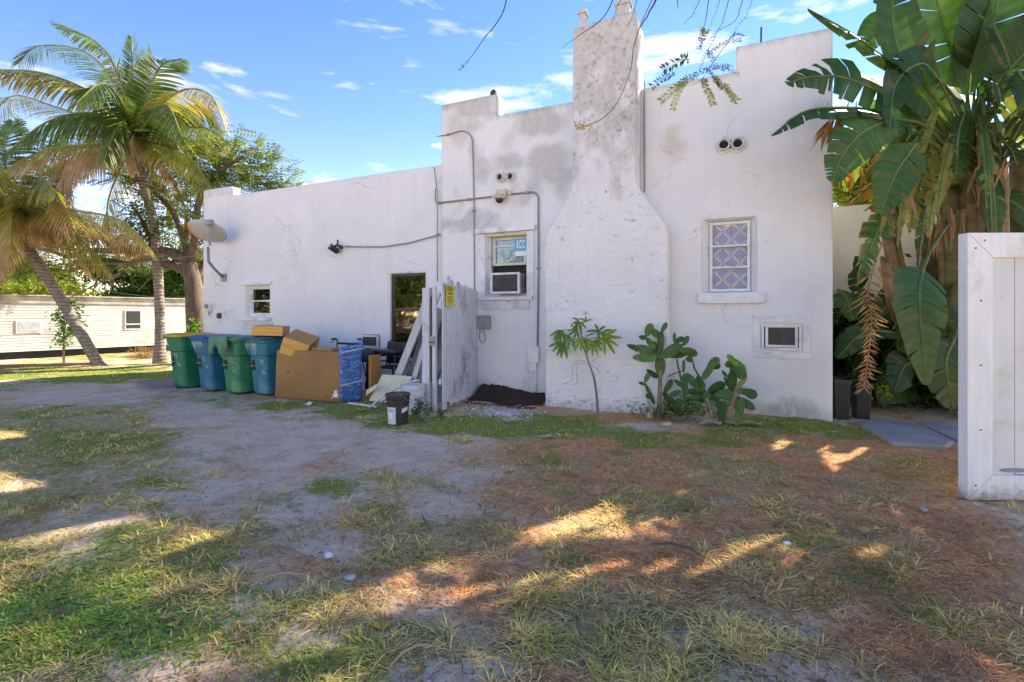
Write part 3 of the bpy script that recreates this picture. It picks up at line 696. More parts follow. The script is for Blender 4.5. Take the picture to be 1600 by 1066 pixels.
def ground_z(x, y):
    x = np.asarray(x, float); y = np.asarray(y, float)
    h = (fbm(x * .5, y * .5, 3, 151) - .5) * .05 + (fbm(x * 3, y * 3, 4, 161) - .5) * .03 + (fbm(x * 11, y * 11, 3, 171) - .5) * .022
    near_wall = sstep(7.1, 7.6, y) * sstep(-12, -11.4, x) * sstep(1.4, 1.1, x)
    return h + near_wall * .03
m, nt, p, out = newmat('ground_soil')
a = nt.nodes.new('ShaderNodeAttribute'); a.attribute_name = 'col'; sp = nt.nodes.new('ShaderNodeSeparateColor'); nt.links.new(a.outputs['Color'], sp.inputs[0])
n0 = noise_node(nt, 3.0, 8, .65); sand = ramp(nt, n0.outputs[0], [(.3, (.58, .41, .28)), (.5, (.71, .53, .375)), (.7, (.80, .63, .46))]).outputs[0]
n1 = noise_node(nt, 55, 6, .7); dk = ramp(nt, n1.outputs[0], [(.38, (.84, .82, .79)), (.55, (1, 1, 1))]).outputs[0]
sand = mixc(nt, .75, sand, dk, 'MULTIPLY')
n2 = noise_node(nt, 26, 8, .75, stretch=(1, .35, 1)); lit = ramp(nt, n2.outputs[0], [(.32, (.32, .15, .065)), (.5, (.64, .31, .13)), (.7, (.78, .48, .23))]).outputs[0]
n3 = noise_node(nt, 40, 8, .75); grn = ramp(nt, n3.outputs[0], [(.35, (.15, .15, .04)), (.6, (.30, .34, .06)), (.75, (.46, .43, .14))]).outputs[0]
n4 = noise_node(nt, 45, 8, .78, stretch=(1, .5, 1)); dry = ramp(nt, n4.outputs[0], [(.35, (.24, .17, .07)), (.55, (.52, .40, .17)), (.72, (.68, .55, .28))]).outputs[0]
brk = noise_node(nt, 14, 10, .82)
def wmask(ch, lo, hi):
    e = mth(nt, 'MULTIPLY_ADD', brk.outputs[0], 2.0, -1.0); e = mth(nt, 'ADD', e, ch)
    return ramp(nt, e, [(lo, (0, 0, 0)), (hi, (1, 1, 1))]).outputs[0]
c = mixc(nt, wmask(sp.outputs[2], .15, .6), sand, lit); c = mixc(nt, wmask(sp.outputs[1], .3, .7), c, dry); c = mixc(nt, wmask(sp.outputs[0], .3, .7), c, grn)
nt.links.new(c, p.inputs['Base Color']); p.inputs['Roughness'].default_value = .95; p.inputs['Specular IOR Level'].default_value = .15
bb = noise_node(nt, 35, 10, .75); nb = bump(nt, p, bb.outputs[0], .7, .02)
bc = noise_node(nt, 8, 5, .6); bump(nt, p, bc.outputs[0], .5, .05, nb)
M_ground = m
xs = np.concatenate([np.arange(-24, -8, .12), np.arange(-8, 5, .04), np.arange(5, 12.1, .15)]); ys = np.concatenate([np.arange(-3, .6, .12), np.arange(.6, 8.2, .04), np.arange(8.2, 20, .15)])
X, Y_ = np.meshgrid(xs, ys, indexing='ij'); Z = ground_z(X, Y_)
ed = np.minimum(np.minimum(X - xs[0], xs[-1] - X), np.minimum(Y_ - ys[0], ys[-1] - Y_)); Z = Z - sstep(.8, 0, ed) * .15
g, d, l = ground_mask(X, Y_)
ny = len(ys); ii, jj = np.meshgrid(np.arange(len(xs) - 1), np.arange(ny - 1), indexing='ij'); ii = ii.ravel(); jj = jj.ravel()
Fg = np.stack([ii * ny + jj, (ii + 1) * ny + jj, (ii + 1) * ny + jj + 1, ii * ny + jj + 1], 1)
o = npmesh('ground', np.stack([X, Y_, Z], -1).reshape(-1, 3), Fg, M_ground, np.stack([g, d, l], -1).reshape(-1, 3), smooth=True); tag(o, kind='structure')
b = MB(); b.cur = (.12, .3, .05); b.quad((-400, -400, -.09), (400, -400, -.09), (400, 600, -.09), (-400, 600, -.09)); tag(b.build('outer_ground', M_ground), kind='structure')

# ---- grass, dry straw, needles and leaves: merged ground cover
rg = np.random.default_rng(5)
def sample(n, tmin=1.5, tmax=14, pw=1.6, umax=1.35):
    q = rg.random(n); k = 1 - pw
    t = (tmin ** k + q * (tmax ** k - tmin ** k)) ** (1 / k); u = (rg.random(n) * 2 - 1) * umax
    x = t * (-SA + u * CA); y = t * (CA + u * SA)
    ok = (y < 7.55) | (x < XL - .1) | (x > XR + .1)
    ok &= ~((y > 7.05) & (x > chx[0] - .05) & (x < chx[3] + .05))
    return x[ok], y[ok], t[ok]
def blades(name, x, y, hgt, wid, lean, col, mat, droop=.5, ang=None):
    n = len(x); z = ground_z(x, y) - .006
    th = rg.random(n) * 2 * np.pi if ang is None else ang
    dx, dy = np.cos(th), np.sin(th); sx, sy = -dy, dx
    V = np.zeros((n, 5, 3)); 
    for k, (f, w) in enumerate(((0, 1), (.5, .8), (1, 0))):
        hz = hgt * f * (1 - droop * lean * f); hd = hgt * f * lean
        if k < 2:
            for q, sg in ((0, -1), (1, 1)):
                V[:, k * 2 + q, 0] = x + dx * hd + sg * sx * wid * w / 2; V[:, k * 2 + q, 1] = y + dy * hd + sg * sy * wid * w / 2; V[:, k * 2 + q, 2] = z + hz
        else:
            V[:, 4, 0] = x + dx * hd; V[:, 4, 1] = y + dy * hd; V[:, 4, 2] = z + hz * .96
    base = np.arange(n)[:, None] * 5
    T = np.concatenate([base + np.array([[0, 1, 3]]), base + np.array([[0, 3, 2]]), base + np.array([[2, 3, 4]])], 0)
    C = np.repeat(col[:, None, :], 5, 1)
    return npmesh(name, V.reshape(-1, 3), T, mat, C.reshape(-1, 3))
def jit(base, n, a=.25, alt=None, f=.3):
    c = np.tile(np.array(base), (n, 1)); 
    if alt is not None:
        k = rg.random(n) < f; c[k] = alt
    return c * (1 + (rg.random((n, 1)) - .5) * 2 * a) * (1 + (rg.random((n, 3)) - .5) * .15)
M_grass = leafmat('grass_blade', trans=.3, rough=.6, spec=.2, nscale=1.5)
M_straw = leafmat('straw', trans=.15, rough=.75, spec=.15, nscale=2)
def clump(x, y, t, per, spread):
    k = np.repeat(np.arange(len(x)), per); r = np.abs(rg.normal(0, 1, len(k))) * spread; a = rg.random(len(k)) * 2 * np.pi
    return x[k] + r * np.cos(a), y[k] + r * np.sin(a), t[k], a, r
# green turf
x, y, t = sample(90000, pw=1.5); g, d, l = ground_mask(x, y); px_, py_, _t = project(x, y); k = rg.random(len(x)) < np.clip(g - .2, 0, 1) ** 1.2 * np.clip(fbm(x * 6, y * 6, 3, 777) * 3 - .8, .1, 1) * np.where((px_ > 620) & (py_ > 710), .28, 1); x, y, t = x[k], y[k], t[k]
x, y, t, a, r = clump(x, y, t, 3, .012); n = len(x)
px, py, _ = project(x, y); yel = sstep(-2, -7, x) * .6
o = blades('grass', x, y, (.012 + .03 * rg.random(n)) * (1 + .06 * t), (.003 + .003 * rg.random(n)) * (1 + .25 * t), .4 + .9 * rg.random(n), jit((.34, .40, .05), n, .3, (.60, .53, .14), .42), M_grass)
tag(o, 'short green grass and weeds in patches over the sandy yard', 'grass', kind='stuff')
# broad little weed leaves bottom left
x, y, t = sample(60000, pw=1.6); px, py, _ = project(x, y); w = blobs(px, py, [(120, 960, 250, 110, 1), (400, 980, 150, 70, .6), (800, 665, 200, 16, .6), (1230, 668, 90, 14, .7), (580, 655, 120, 16, .5)])
n1 = fbm(x * 3, y * 3, 4, 181); k = rg.random(len(x)) < np.clip(w * 1.6 * n1 - .25, 0, 1); x, y, t = x[k], y[k], t[k]; x, y, t, a, r = clump(x, y, t, 4, .016); n = len(x)
o = blades('ground_weeds', x, y, .02 + .02 * rg.random(n), (.009 + .007 * rg.random(n)) * (1 + .08 * t), .9 + .6 * rg.random(n), jit((.20, .34, .05), n, .3, (.30, .40, .09), .3), M_grass)
tag(o, 'low broad-leaved green weeds thickest at the lower left', 'weeds', kind='stuff')
# dry tufts: long splayed blades
x, y, t = sample(20000, pw=1.7); g, d, l = ground_mask(x, y); n1 = fbm(x * 5, y * 5, 3, 191)
k = rg.random(len(x)) < np.clip(d * 1.3 - .25, 0, 1) * sstep(.42, .62, n1); x, y, t = x[k], y[k], t[k]
x, y, t, a, r = clump(x, y, t, 14, .028); n = len(x)
mixg = fbm(x * 2, y * 2, 3, 195) + (rg.random(n) - .5) * .3
colr = np.where((mixg > .64)[:, None], jit((.42, .42, .08), n, .25), jit((.82, .62, .20), n, .25, (.50, .36, .16), .3))
o = blades('dry_grass', x, y, .03 + .06 * rg.random(n), (.0025 + .0025 * rg.random(n)) * (1 + .2 * t), .8 + 1.2 * rg.random(n), colr, M_straw, ang=a, droop=.42)
tag(o, 'splayed tufts of straw-coloured dry grass across the right of the yard', 'dry grass', kind='stuff')
# flat litter: thin needles and stems lying on the soil
def litter(name, n0, lmin, lmax, wmin, wmax, col, which, mat, tw=0.0, pw=1.6, bias=0.0, lift=.006):
    x, y, t = sample(n0, pw=pw); g, d, l = ground_mask(x, y); M = {'l': l, 'd': d, 'g': g, 'a': np.clip(l + d + .3, 0, 1)}[which]
    k = rg.random(len(x)) < np.clip(M * 1.2 - .1, 0, 1); x, y, t = x[k], y[k], t[k]; n = len(x)
    th = rg.normal(bias, .9, n); L = lmin + (lmax - lmin) * rg.random(n) ** 2; W = (wmin + (wmax - wmin) * rg.random(n)) * (1 + .2 * t)
    dx, dy = np.cos(th), np.sin(th); bend = (rg.random(n) - .5) * .5; V = np.zeros((n, 6, 3))
    for k, f in enumerate((-.5, 0, .5)):
        ox = x + dx * L * f - dy * L * bend * (.25 - f * f); oy = y + dy * L * f + dx * L * bend * (.25 - f * f); z = ground_z(ox, oy) + lift + rg.random(n) * .012
        for q, sg in ((0, -1), (1, 1)):
            ww = W * (1 if k == 1 else .5) * .5 * sg
            V[:, k * 2 + q] = np.stack([ox - dy * ww, oy + dx * ww, z + rg.random(n) * .001], -1)
    base = np.arange(n)[:, None] * 6
    T = np.concatenate([base + np.array([[0, 1, 3, 2]]), base + np.array([[2, 3, 5, 4]])], 0)
    C = np.repeat(col(n)[:, None, :], 6, 1); return npmesh(name, V.reshape(-1, 3), T, mat, C.reshape(-1, 3))
o = litter('needle_litter', 125000, .02, .13, .0012, .003, lambda n: jit((.58, .25, .09), n, .45, (.70, .42, .19), .4), 'l', M_straw, bias=.5); tag(o, 'reddish brown needle litter covering the right of the yard', 'litter', kind='stuff')
o = litter('straw_litter', 52000, .02, .13, .0015, .004, lambda n: jit((.74, .56, .27), n, .3, (.54, .38, .18), .3), 'd', M_straw, bias=.3); tag(o, 'pale flattened straw lying over the sandy soil', 'straw', kind='stuff')
o = litter('twig_debris', 9000, .02, .2, .0015, .005, lambda n: jit((.24, .16, .11), n, .4), 'a', M_straw); tag(o, 'small dark twigs and bark bits on the soil', 'twigs', kind='stuff')
# small leaves
x, y, t = sample(7500, pw=1.7); n = len(x); px, py, _ = project(x, y)
k = rg.random(n) < np.clip(.45 + sstep(500, 1000, px) * .6, 0, 1); x, y, t = x[k], y[k], t[k]; n = len(x)
o = blades('fallen_leaves', x, y, .018 + .03 * rg.random(n) ** 2, .01 + .014 * rg.random(n) ** 2, 1.5 + rg.random(n), jit((.34, .22, .11), n, .35, (.48, .38, .16), .3), M_straw, droop=.36); tag(o, 'scattered small fallen leaves, tan and yellow', 'leaves', kind='stuff')
# pebbles and crumbs
def pebbles(name, x, y, s, col, mat, flat=.5):
    n = len(x); z = ground_z(x, y); octa = np.array([[1, 0, 0], [0, 1, 0], [-1, 0, 0], [0, -1, 0], [.1, .1, 1], [0, 0, -1]], float)
    V = octa[None] * (s[:, None, None] * (.7 + .6 * rg.random((n, 6, 1)))); V[:, :, 2] *= flat
    a = rg.random(n) * 6.28; ca, sa = np.cos(a)[:, None], np.sin(a)[:, None]; vx = V[:, :, 0] * ca - V[:, :, 1] * sa; vy = V[:, :, 0] * sa + V[:, :, 1] * ca
    V = np.stack([vx + x[:, None], vy + y[:, None], V[:, :, 2] + z[:, None] + s[:, None] * .2], -1)
    f = np.array([[0, 1, 4], [1, 2, 4], [2, 3, 4], [3, 0, 4], [1, 0, 5], [2, 1, 5], [3, 2, 5], [0, 3, 5]])
    T = (np.arange(n)[:, None, None] * 6 + f[None]).reshape(-1, 3); C = np.repeat(col[:, None, :], 6, 1)
    return npmesh(name, V.reshape(-1, 3), T, mat, C.reshape(-1, 3))
x, y, t = sample(34000, pw=1.7); n = len(x)
o = pebbles('soil_crumbs', x, y, .002 + .008 * rg.random(n) ** 3, jit((.40, .31, .24), n, .35, (.56, .50, .44), .25), M_straw); tag(o, 'sand crumbs and tiny stones strewn on the dirt', 'gravel', kind='stuff')
# white rubble by the mulch
cx_ = gnd(775, 645); n = 420; x = cx_.x + rg.normal(0, .32, n); y = cx_.y + rg.normal(0, .13, n)
o = pebbles('plaster_rubble', x, y, .006 + .022 * rg.random(n) ** 2, jit((.62, .62, .62), n, .15), leafmat('plaster', trans=0, rough=.9), .6); tag(o, 'crumbs of white plaster on the grass in front of the dark soil heap', 'rubble', kind='stuff')
# single scraps one can point to
M_scrap = leafmat('scrap', trans=.1, rough=.7, spec=.2)
def scrap(name, px, py, s, col, label, cat, shape='leaf', rz=0.0, group=None):
    q = gnd(px, py, 0.012); q.z = float(ground_z(q.x, q.y)) + .008; b = MB(); b.cur = col
    rr = random.Random(int(px * 7 + py))
    if shape == 'leaf':
        n = 6; mid = [Vector((s * (i / n - .5) * 2, 0, .12 * s + .25 * s * math.sin(i * 1.3 + px) * .5)) for i in range(n + 1)]
        prev = None
        for i, m_ in enumerate(mid):
            w = s * .55 * math.sin(math.pi * (i + .15) / (n + .3)) * (.8 + .4 * rr.random()); L = b.vert(m_ + Vector((0, w, .18 * s * rr.random()))); C = b.vert(m_); R_ = b.vert(m_ + Vector((0, -w, .2 * s * rr.random())))
            if prev: b.face(prev[0], prev[1], C, L); b.face(prev[1], prev[2], R_, C)
            prev = (L, C, R_)
    elif shape == 'stone':
        b.ell((0, 0, s * .25), (s, s * .7, s * .4), None, 8, 5); b.v = [(v[0] * (.85 + .3 * rr.random()), v[1] * (.85 + .3 * rr.random()), v[2]) for v in b.v]
    elif shape == 'crumple':
        b.ell((0, 0, s * .4), (s, s * .7, s * .5), None, 8, 5); b.v = [(v[0] * (.6 + .7 * rr.random()), v[1] * (.6 + .7 * rr.random()), v[2] * (.5 + .9 * rr.random())) for v in b.v]
    elif shape == 'stick':
        b.tube([(-s, 0, .01), (-s * .3, s * .12, .03), (s * .4, s * .05, .03), (s, -s * .2, .012)], [s * .03, s * .05, s * .05, s * .02], 6)
    o = b.build(name, M_scrap, None, smooth=(shape == 'stone'), local=True); o.location = q; o.rotation_euler = (0, 0, A + rz); tag(o, label, cat, group)
scrap('stone', 547, 906, .035, (.45, .43, .42), 'flat pale stone lying in the sand in the lower middle', 'stone', 'stone')
scrap('paper_scrap', 514, 873, .03, (.65, .68, .72), 'crumpled white scrap on the sand above the flat pale stone', 'paper scrap', 'crumple')
scrap('paper_scrap', 483, 632, .055, (.78, .78, .78), 'crumpled white tissue on the grass in front of the brown board', 'paper scrap', 'crumple')
scrap('stone', 1229, 851, .03, (.7, .72, .78), 'small white stone among dry grass on the right', 'stone', 'stone')
scrap('fallen_leaf', 1375, 828, .04, (.6, .48, .25), 'tan folded leaf right of the white stone', 'leaf')
scrap('fallen_leaf', 1404, 866, .05, (.58, .45, .15), 'curled yellow-tan leaf standing in the needle litter at right', 'leaf', rz=1.2)
scrap('fallen_leaf', 1266, 905, .035, (.62, .5, .1), 'yellow leaf in the dry grass at lower right', 'leaf', rz=.9)
scrap('fallen_leaf', 597, 977, .05, (.62, .36, .06), 'orange leaf at the lower edge of the sand patch', 'leaf', rz=.3)
scrap('fallen_leaf', 651, 1048, .03, (.62, .36, .06), 'orange leaf near the bottom edge in the middle', 'leaf', rz=.9)
scrap('fallen_leaf', 725, 690, .07, (.62, .50, .10), 'round yellow leaf at the edge of the grass below the mulch', 'leaf', rz=.5)
scrap('fallen_leaf', 858, 682, .09, (.55, .48, .30), 'long pale leaf on grass in front of the chimney', 'leaf', rz=.1)
scrap('fallen_leaf', 566, 643, .11, (.55, .36, .08), 'orange-brown leaf on the grass beside the black bucket', 'leaf', rz=.1)
scrap('fallen_leaf', 1444, 797, .05, (.6, .58, .52), 'whitish curled leaf near the white gate', 'leaf', rz=.9)
scrap('fallen_leaf', 270, 977, .03, (.62, .36, .06), 'small orange leaf in the green weeds at lower left', 'leaf', rz=.3)
scrap('stick', 440, 868, .16, (.30, .20, .11), 'curved brown stick lying on the sand', 'stick', 'stick', rz=-.2)
scrap('stick', 430, 912, .12, (.45, .36, .22), 'pale dry stem below the curved brown stick', 'stick', 'stick', rz=.6)
scrap('stick', 1060, 860, .16, (.15, .11, .09), 'long thin dark twig in the middle right of the yard', 'stick', 'stick', rz=-.5)
scrap('stick', 640, 1030, .10, (.48, .38, .22), 'pale stalk near the bottom edge', 'stick', 'stick', rz=.8)
scrap('dead_cactus_pad', 1110, 665, .16, (.50, .44, .28), 'long dried tan cactus pad lying in front of the cactus', 'dead cactus pad', 'leaf', rz=.15)
scrap('dead_cactus_pad', 1165, 664, .20, (.32, .38, .20), 'grey-green fallen cactus pad right of the dried tan one', 'dead cactus pad', 'leaf', rz=-.05)
scrap('dead_cactus_pad', 1041, 665, .08, (.50, .44, .28), 'round dried pad lying below the tall cactus', 'dead cactus pad', 'stone')
n = 900; x = rg.uniform(-3.95, -2.7, n); y = 6.95 - np.abs(rg.normal(0, .10, n)); o = pebbles('soil_spill', x, y, .004 + .012 * rg.random(n) ** 2, jit((.075, .045, .03), n, .4), M_straw); tag(o, 'dark soil crumbs spilled from the heap onto the grass', 'soil', kind='stuff')
# dark soil heap in the corner
q0 = (-4.0, 7.55); b = MB(); nxx, nyy = 44, 16
idx = {}
hx0, hx1 = -3.95, -2.68
for i in range(nxx + 1):
    for j in range(nyy + 1):
        x = hx0 + (hx1 - hx0) * i / nxx; y = 6.85 + (7.61 - 6.85) * j / nyy; fx = i / nxx; fy = j / nyy
        z = .21 * (1 - .35 * fx) * min(1, fy * 1.25) ** .8 * min(1, (1.2 - fx) * 5) * (.75 + .5 * float(vnoise(x * 4, y * 4, 3))) + (float(fbm(x * 18, y * 18, 3, 5)) - .5) * .07 - .04 * (1 - fy) - .02
        idx[i, j] = b.vert((x, y + .10 * math.sin(fx * 7) * (1 - fy), z))
for i in range(nxx):
    for j in range(nyy): b.face(idx[i, j], idx[i + 1, j], idx[i + 1, j + 1], idx[i, j + 1])
M_mulch = simple('dark_mulch', (0.075, 0.042, 0.026), (0.028, 0.016, 0.010), .95, 30, 1.0, .03)
tag(b.build('soil_heap', M_mulch, None, smooth=False), 'heap of dark brown soil against the wall between fence and chimney', 'soil heap')
# concrete slabs by the gate
M_conc = simple('slab_concrete', (0.34, 0.33, 0.33), (0.22, 0.22, 0.23), .85, 4, .5, dirt=(.34, .17, .07), bscale=30)
def slabpoly(pts, z0, z1, label, mat=M_conc, name='concrete_slab', cat='slab'):
    P = [gnd(a, c, z1) for a, c in pts]; b = MB(); lo = [b.vert((p.x, p.y, z0)) for p in P]; hi = [b.vert((p.x, p.y, z1)) for p in P]
    b.face(*hi); b.face(*lo[::-1]); n = len(P)
    for k in range(n): b.face(lo[k], lo[(k + 1) % n], hi[(k + 1) % n], hi[k])
    bm_o = b.build(name, mat, None, bevel=.008); tag(bm_o, label, cat); return bm_o
slabpoly([(1338, 657), (1385, 655), (1440, 664), (1490, 688), (1478, 696), (1394, 690)][::-1], -.03, .055, 'cracked grey concrete slab with orange stain lying by the white gate')
slabpoly([(1432, 660), (1475, 658), (1530, 680), (1525, 690), (1494, 686)][::-1], -.03, .045, 'smaller stained slab half hidden behind the white gate')
M_ply = simple('grey_plank', (0.30, 0.24, 0.22), (0.20, 0.16, 0.15), .8, 6, .3, stretch=(1, 8, 8))
slabpoly([(212, 597), (272, 591), (276, 606), (236, 608)][::-1], -.02, .05, 'weathered flat board on the ground beside the first green bin', M_ply, 'flat_board', 'board')
# ---------------------------------------------------------------- board fence between wall and bins
M_fence = simple('fence_white', (0.66, 0.67, 0.69), (0.50, 0.51, 0.54), .75, 5, .5, stretch=(8, 8, .6), dirt=(.22, .21, .21))
fa = Vector((-3.83, 6.08, 0)); fb = Vector((-4.07, 7.58, 0))
t = thing('board_fence', fa, 'weathered white board fence standing out from the wall beside the junk pile', 'fence')
d = (fb - fa); L = d.length; d.normalize(); nrm = Vector((d.y, -d.x, 0))
if nrm.x < 0: nrm = -nrm
rr = random.Random(3); s = 0.0; k = 0
tops = [1.93, 2.03, 1.97, 1.90, 1.96, 1.93, 1.93, 1.92, 1.90, 1.90, 1.88]; bots = [.0, .1, .05, .03, .02, .02, .02, .02, .03, .02, .02]
nb = 11; w = L / nb
for k in range(nb):
    b = MB(); p = fa + d * (w * (k + .5)) + nrm * rr.uniform(-.008, .008); z0, z1 = bots[k], tops[k]
    M = Matrix.Translation(p) @ Matrix.Rotation(math.atan2(d.y, d.x) + rr.uniform(-.02, .02), 4, 'Z') @ Matrix.Rotation(rr.uniform(-.006, .006), 4, 'Y')
    n = 5; ww = w - .008; poly = [(-ww / 2, z0 + rr.uniform(0, .05))] + [(ww / 2, z0 + rr.uniform(0, .05))] + [(ww / 2 - ww * i / n, z1 - .02 + rr.uniform(-.03, .02) - (.03 if i in (0, n) else 0)) for i in range(n + 1)]
    b.prism(poly, -.009, .009, M); b.build('board', M_fence, t)
for z in (.45, 1.6):
    b = MB(); b.beam(fa - nrm * .045 + Vector((0, 0, z)), fb - nrm * .045 + Vector((0, 0, z)), .04, .08); b.build('rail', M_fence, t)
pp = fa - nrm * .07 + d * .05
gate = thing('gate_post', (-4.05, 6.1, 0), 'narrow white gate frame with bolt at the front end of the board fence', 'gate post')
b = MB(); b.box(-4.15, -4.03, 6.02, 6.14, -.1, 1.83); b.build('post', M_fence, gate, bevel=.006)
b = MB(); b.box(-3.98, -3.93, 6.03, 6.09, -.02, 1.85); b.build('post', M_fence, gate, bevel=.005)
b = MB(); b.box(-4.02, -3.985, 6.05, 6.1, .45, 1.70); b.build('jamb', M_bronze, gate)
b = MB(); b.box(-4.015, -3.925, 6.0, 6.028, .98, 1.12); b.build('bolt_plate', M_greybox, gate, bevel=.004)
b = MB(); b.tube([(-4.01, 5.99, 1.03), (-3.93, 5.99, 1.03)], .009, 8); b.build('bolt', M_bronze, gate)
# yellow notice
M_yel = simple('yellow_sign', (0.72, 0.55, 0.03), (0.62, 0.46, 0.02), .4, 6)
M_ink = simple('black_ink', (0.02, 0.02, 0.02), rough=.5)
base = fa + d * .06 + nrm * .024
sg = thing('notice_sign', base + Vector((0, 0, 1.62)), 'yellow POSTED notice fixed to the top of the board fence', 'sign')
def fpt(s, z, o=0): return base + d * s + nrm * o + Vector((0, 0, z))
def fquad(b, s0, s1, z0, z1, o):
    P = [fpt(s0, z0, o), fpt(s1, z0, o), fpt(s1, z1, o), fpt(s0, z1, o)]; Q = [fpt(s0, z0, o - .004), fpt(s1, z0, o - .004), fpt(s1, z1, o - .004), fpt(s0, z1, o - .004)]
    i = [b.vert(p) for p in Q + P]
    for f in ((0, 3, 2, 1), (4, 5, 6, 7), (0, 1, 5, 4), (1, 2, 6, 5), (2, 3, 7, 6), (3, 0, 4, 7)): b.face(*[i[q] for q in f])
b = MB(); fquad(b, 0, .30, 1.56, 1.87, .004); b.build('sign_plate', M_yel, sg)
def text3d(body, size, name, mat, parent, mtx, ext=.0008):
    cu = bpy.data.curves.new(name, 'FONT'); cu.body = body; cu.size = size; cu.extrude = ext; cu.align_x = 'CENTER'; cu.align_y = 'CENTER'
    tmp = bpy.data.objects.new(name, cu); COL.objects.link(tmp)
    dg = bpy.context.evaluated_depsgraph_get(); me = bpy.data.meshes.new_from_object(tmp.evaluated_get(dg)); bpy.data.objects.remove(tmp)
    me.transform(Matrix.Translation(-wpos(parent)) @ mtx); me.materials.clear(); me.materials.append(mat)
    o = bpy.data.objects.new(name, me); COL.objects.link(o); o.parent = parent; return o
rotm = Matrix((d, Vector((0, 0, 1)), nrm)).transposed().to_4x4()
def onfence(s, z, o): 
    m_ = rotm.copy(); m_.translation = fpt(s, z, o); return m_
text3d('POSTED', .062, 'lettering', M_ink, sg, onfence(.16, 1.82, .006))
text3d('NO\nTRESPASSING', .034, 'lettering', M_ink, sg, onfence(.16, 1.765, .006))
b = MB()
for i in range(5): fquad(b, .05 + .01 * (i % 2), .27 - .02 * (i % 3), 1.70 - i * .018, 1.706 - i * .018, .0058)
b.build('small_print', M_ink, sg)['kind'] = 'stuff'
b = MB(); fquad(b, .03, .28, 1.598, 1.601, .0058); b.build('rule_line', M_ink, sg)

# ---------------------------------------------------------------- wheeled bins
def recolour(name, c, dirt): return simple(name, c, tuple(x * .7 for x in c), .45, 6, .12, dirt=dirt)
M_bg1 = recolour('bin_green', (.015, .20, .10), (.06, .28, .17)); M_bb1 = recolour('bin_blue', (.022, .16, .29), (.12, .26, .34))
M_bg2 = recolour('bin_green_faded', (.04, .25, .12), (.22, .42, .27)); M_bb2 = recolour('bin_blue_faded', (.035, .21, .30), (.20, .38, .42))
M_ly = simple('lid_yellow', (.62, .42, .02), (.5, .32, .02), .5, 6); M_lb = simple('lid_blue', (.01, .11, .34), (.01, .08, .25), .4, 6)
M_lg = simple('lid_faded_green', (.13, .30, .17), (.08, .2, .11), .6, 9); M_lt = simple('lid_teal', (.02, .13, .15), (.015, .09, .11), .5, 6)
M_chalk = simple('white_marker', (.75, .78, .78), (.45, .5, .5), .8, 30)
M_pale = simple('scuffed_pale', (.30, .42, .40), (.12, .28, .25), .7, 12)
def rrect(w, dp, r, z, n=4):
    P = []
    for (sx, sy, a0) in ((1, 1, 0), (-1, 1, 90), (-1, -1, 180), (1, -1, 270)):
        for i in range(n + 1):
            a = math.radians(a0 + 90 * i / n); P.append((sx * (w / 2 - r) + r * math.cos(a), sy * (dp / 2 - r) + r * math.sin(a), z))
    return P
def loft(b, rings, cap0=True, cap1=True):
    R = [[b.vert(p) for p in r] for r in rings]; n = len(R[0])
    for u, v in zip(R, R[1:]):
        for k in range(n): b.face(u[k], u[(k + 1) % n], v[(k + 1) % n], v[k])
    if cap0: b.face(*R[0][::-1])
    if cap1: b.face(*R[-1])
def stroke(b, pts, w, y, s, ox, oz):
    P = [Vector((ox + a * s, y(oz + c * s), oz + c * s)) for a, c in pts]
    for p, q in zip(P, P[1:]):
        e = (q - p); e.normalize(); n_ = Vector((e.z, 0, -e.x)) * w
        b.quad(p - n_ - e * w * .4, q - n_ + e * w * .4, q + n_ + e * w * .4, p + n_ - e * w * .4)
GL = {'D': [[(0, 0), (0, 1), (.5, .8), (.6, .4), (.4, 0), (0, 0)]], 'H': [[(0, 0), (0, 1)], [(.6, 0), (.6, 1)], [(0, .5), (.6, .5)]], '1': [[(.2, 0), (.25, 1), (.05, .8)]],
      '3': [[(0, 1), (.5, .9), (.2, .55), (.55, .25), (.05, 0)]], '8': [[(.3, .5), (0, .8), (.3, 1), (.6, .8), (.3, .5), (0, .2), (.3, 0), (.6, .2), (.3, .5)]],
      'R': [[(0, 0), (0, 1), (.5, .8), (0, .5), (.5, 0)]], 'm': [[(0, 0), (0, .6), (.25, .5), (.25, 0)], [(.25, .5), (.5, .6), (.55, 0)]], '5': [[(.6, 1), (0, 1), (0, .55), (.5, .5), (.5, .1), (0, 0)]],
      '4': [[(.4, 0), (.4, 1), (0, .4), (.6, .4)]], '2': [[(0, .8), (.3, 1), (.55, .75), (0, 0), (.6, 0)]], 'x': [[(0, 0), (.5, .6)], [(0, .6), (.5, 0)]], 'I': [[(.2, 0), (.2, 1)], [(0, 1), (.4, 1)], [(0, 0), (.4, 0)]],
      'P': [[(0, 0), (0, 1), (.5, .85), (.45, .55), (0, .5)]], 'n': [[(0, 0), (0, .6)], [(0, .5), (.4, .6), (.45, 0)]], 'E': [[(.5, 1), (0, 1), (0, 0), (.5, 0)], [(0, .5), (.4, .5)]]}
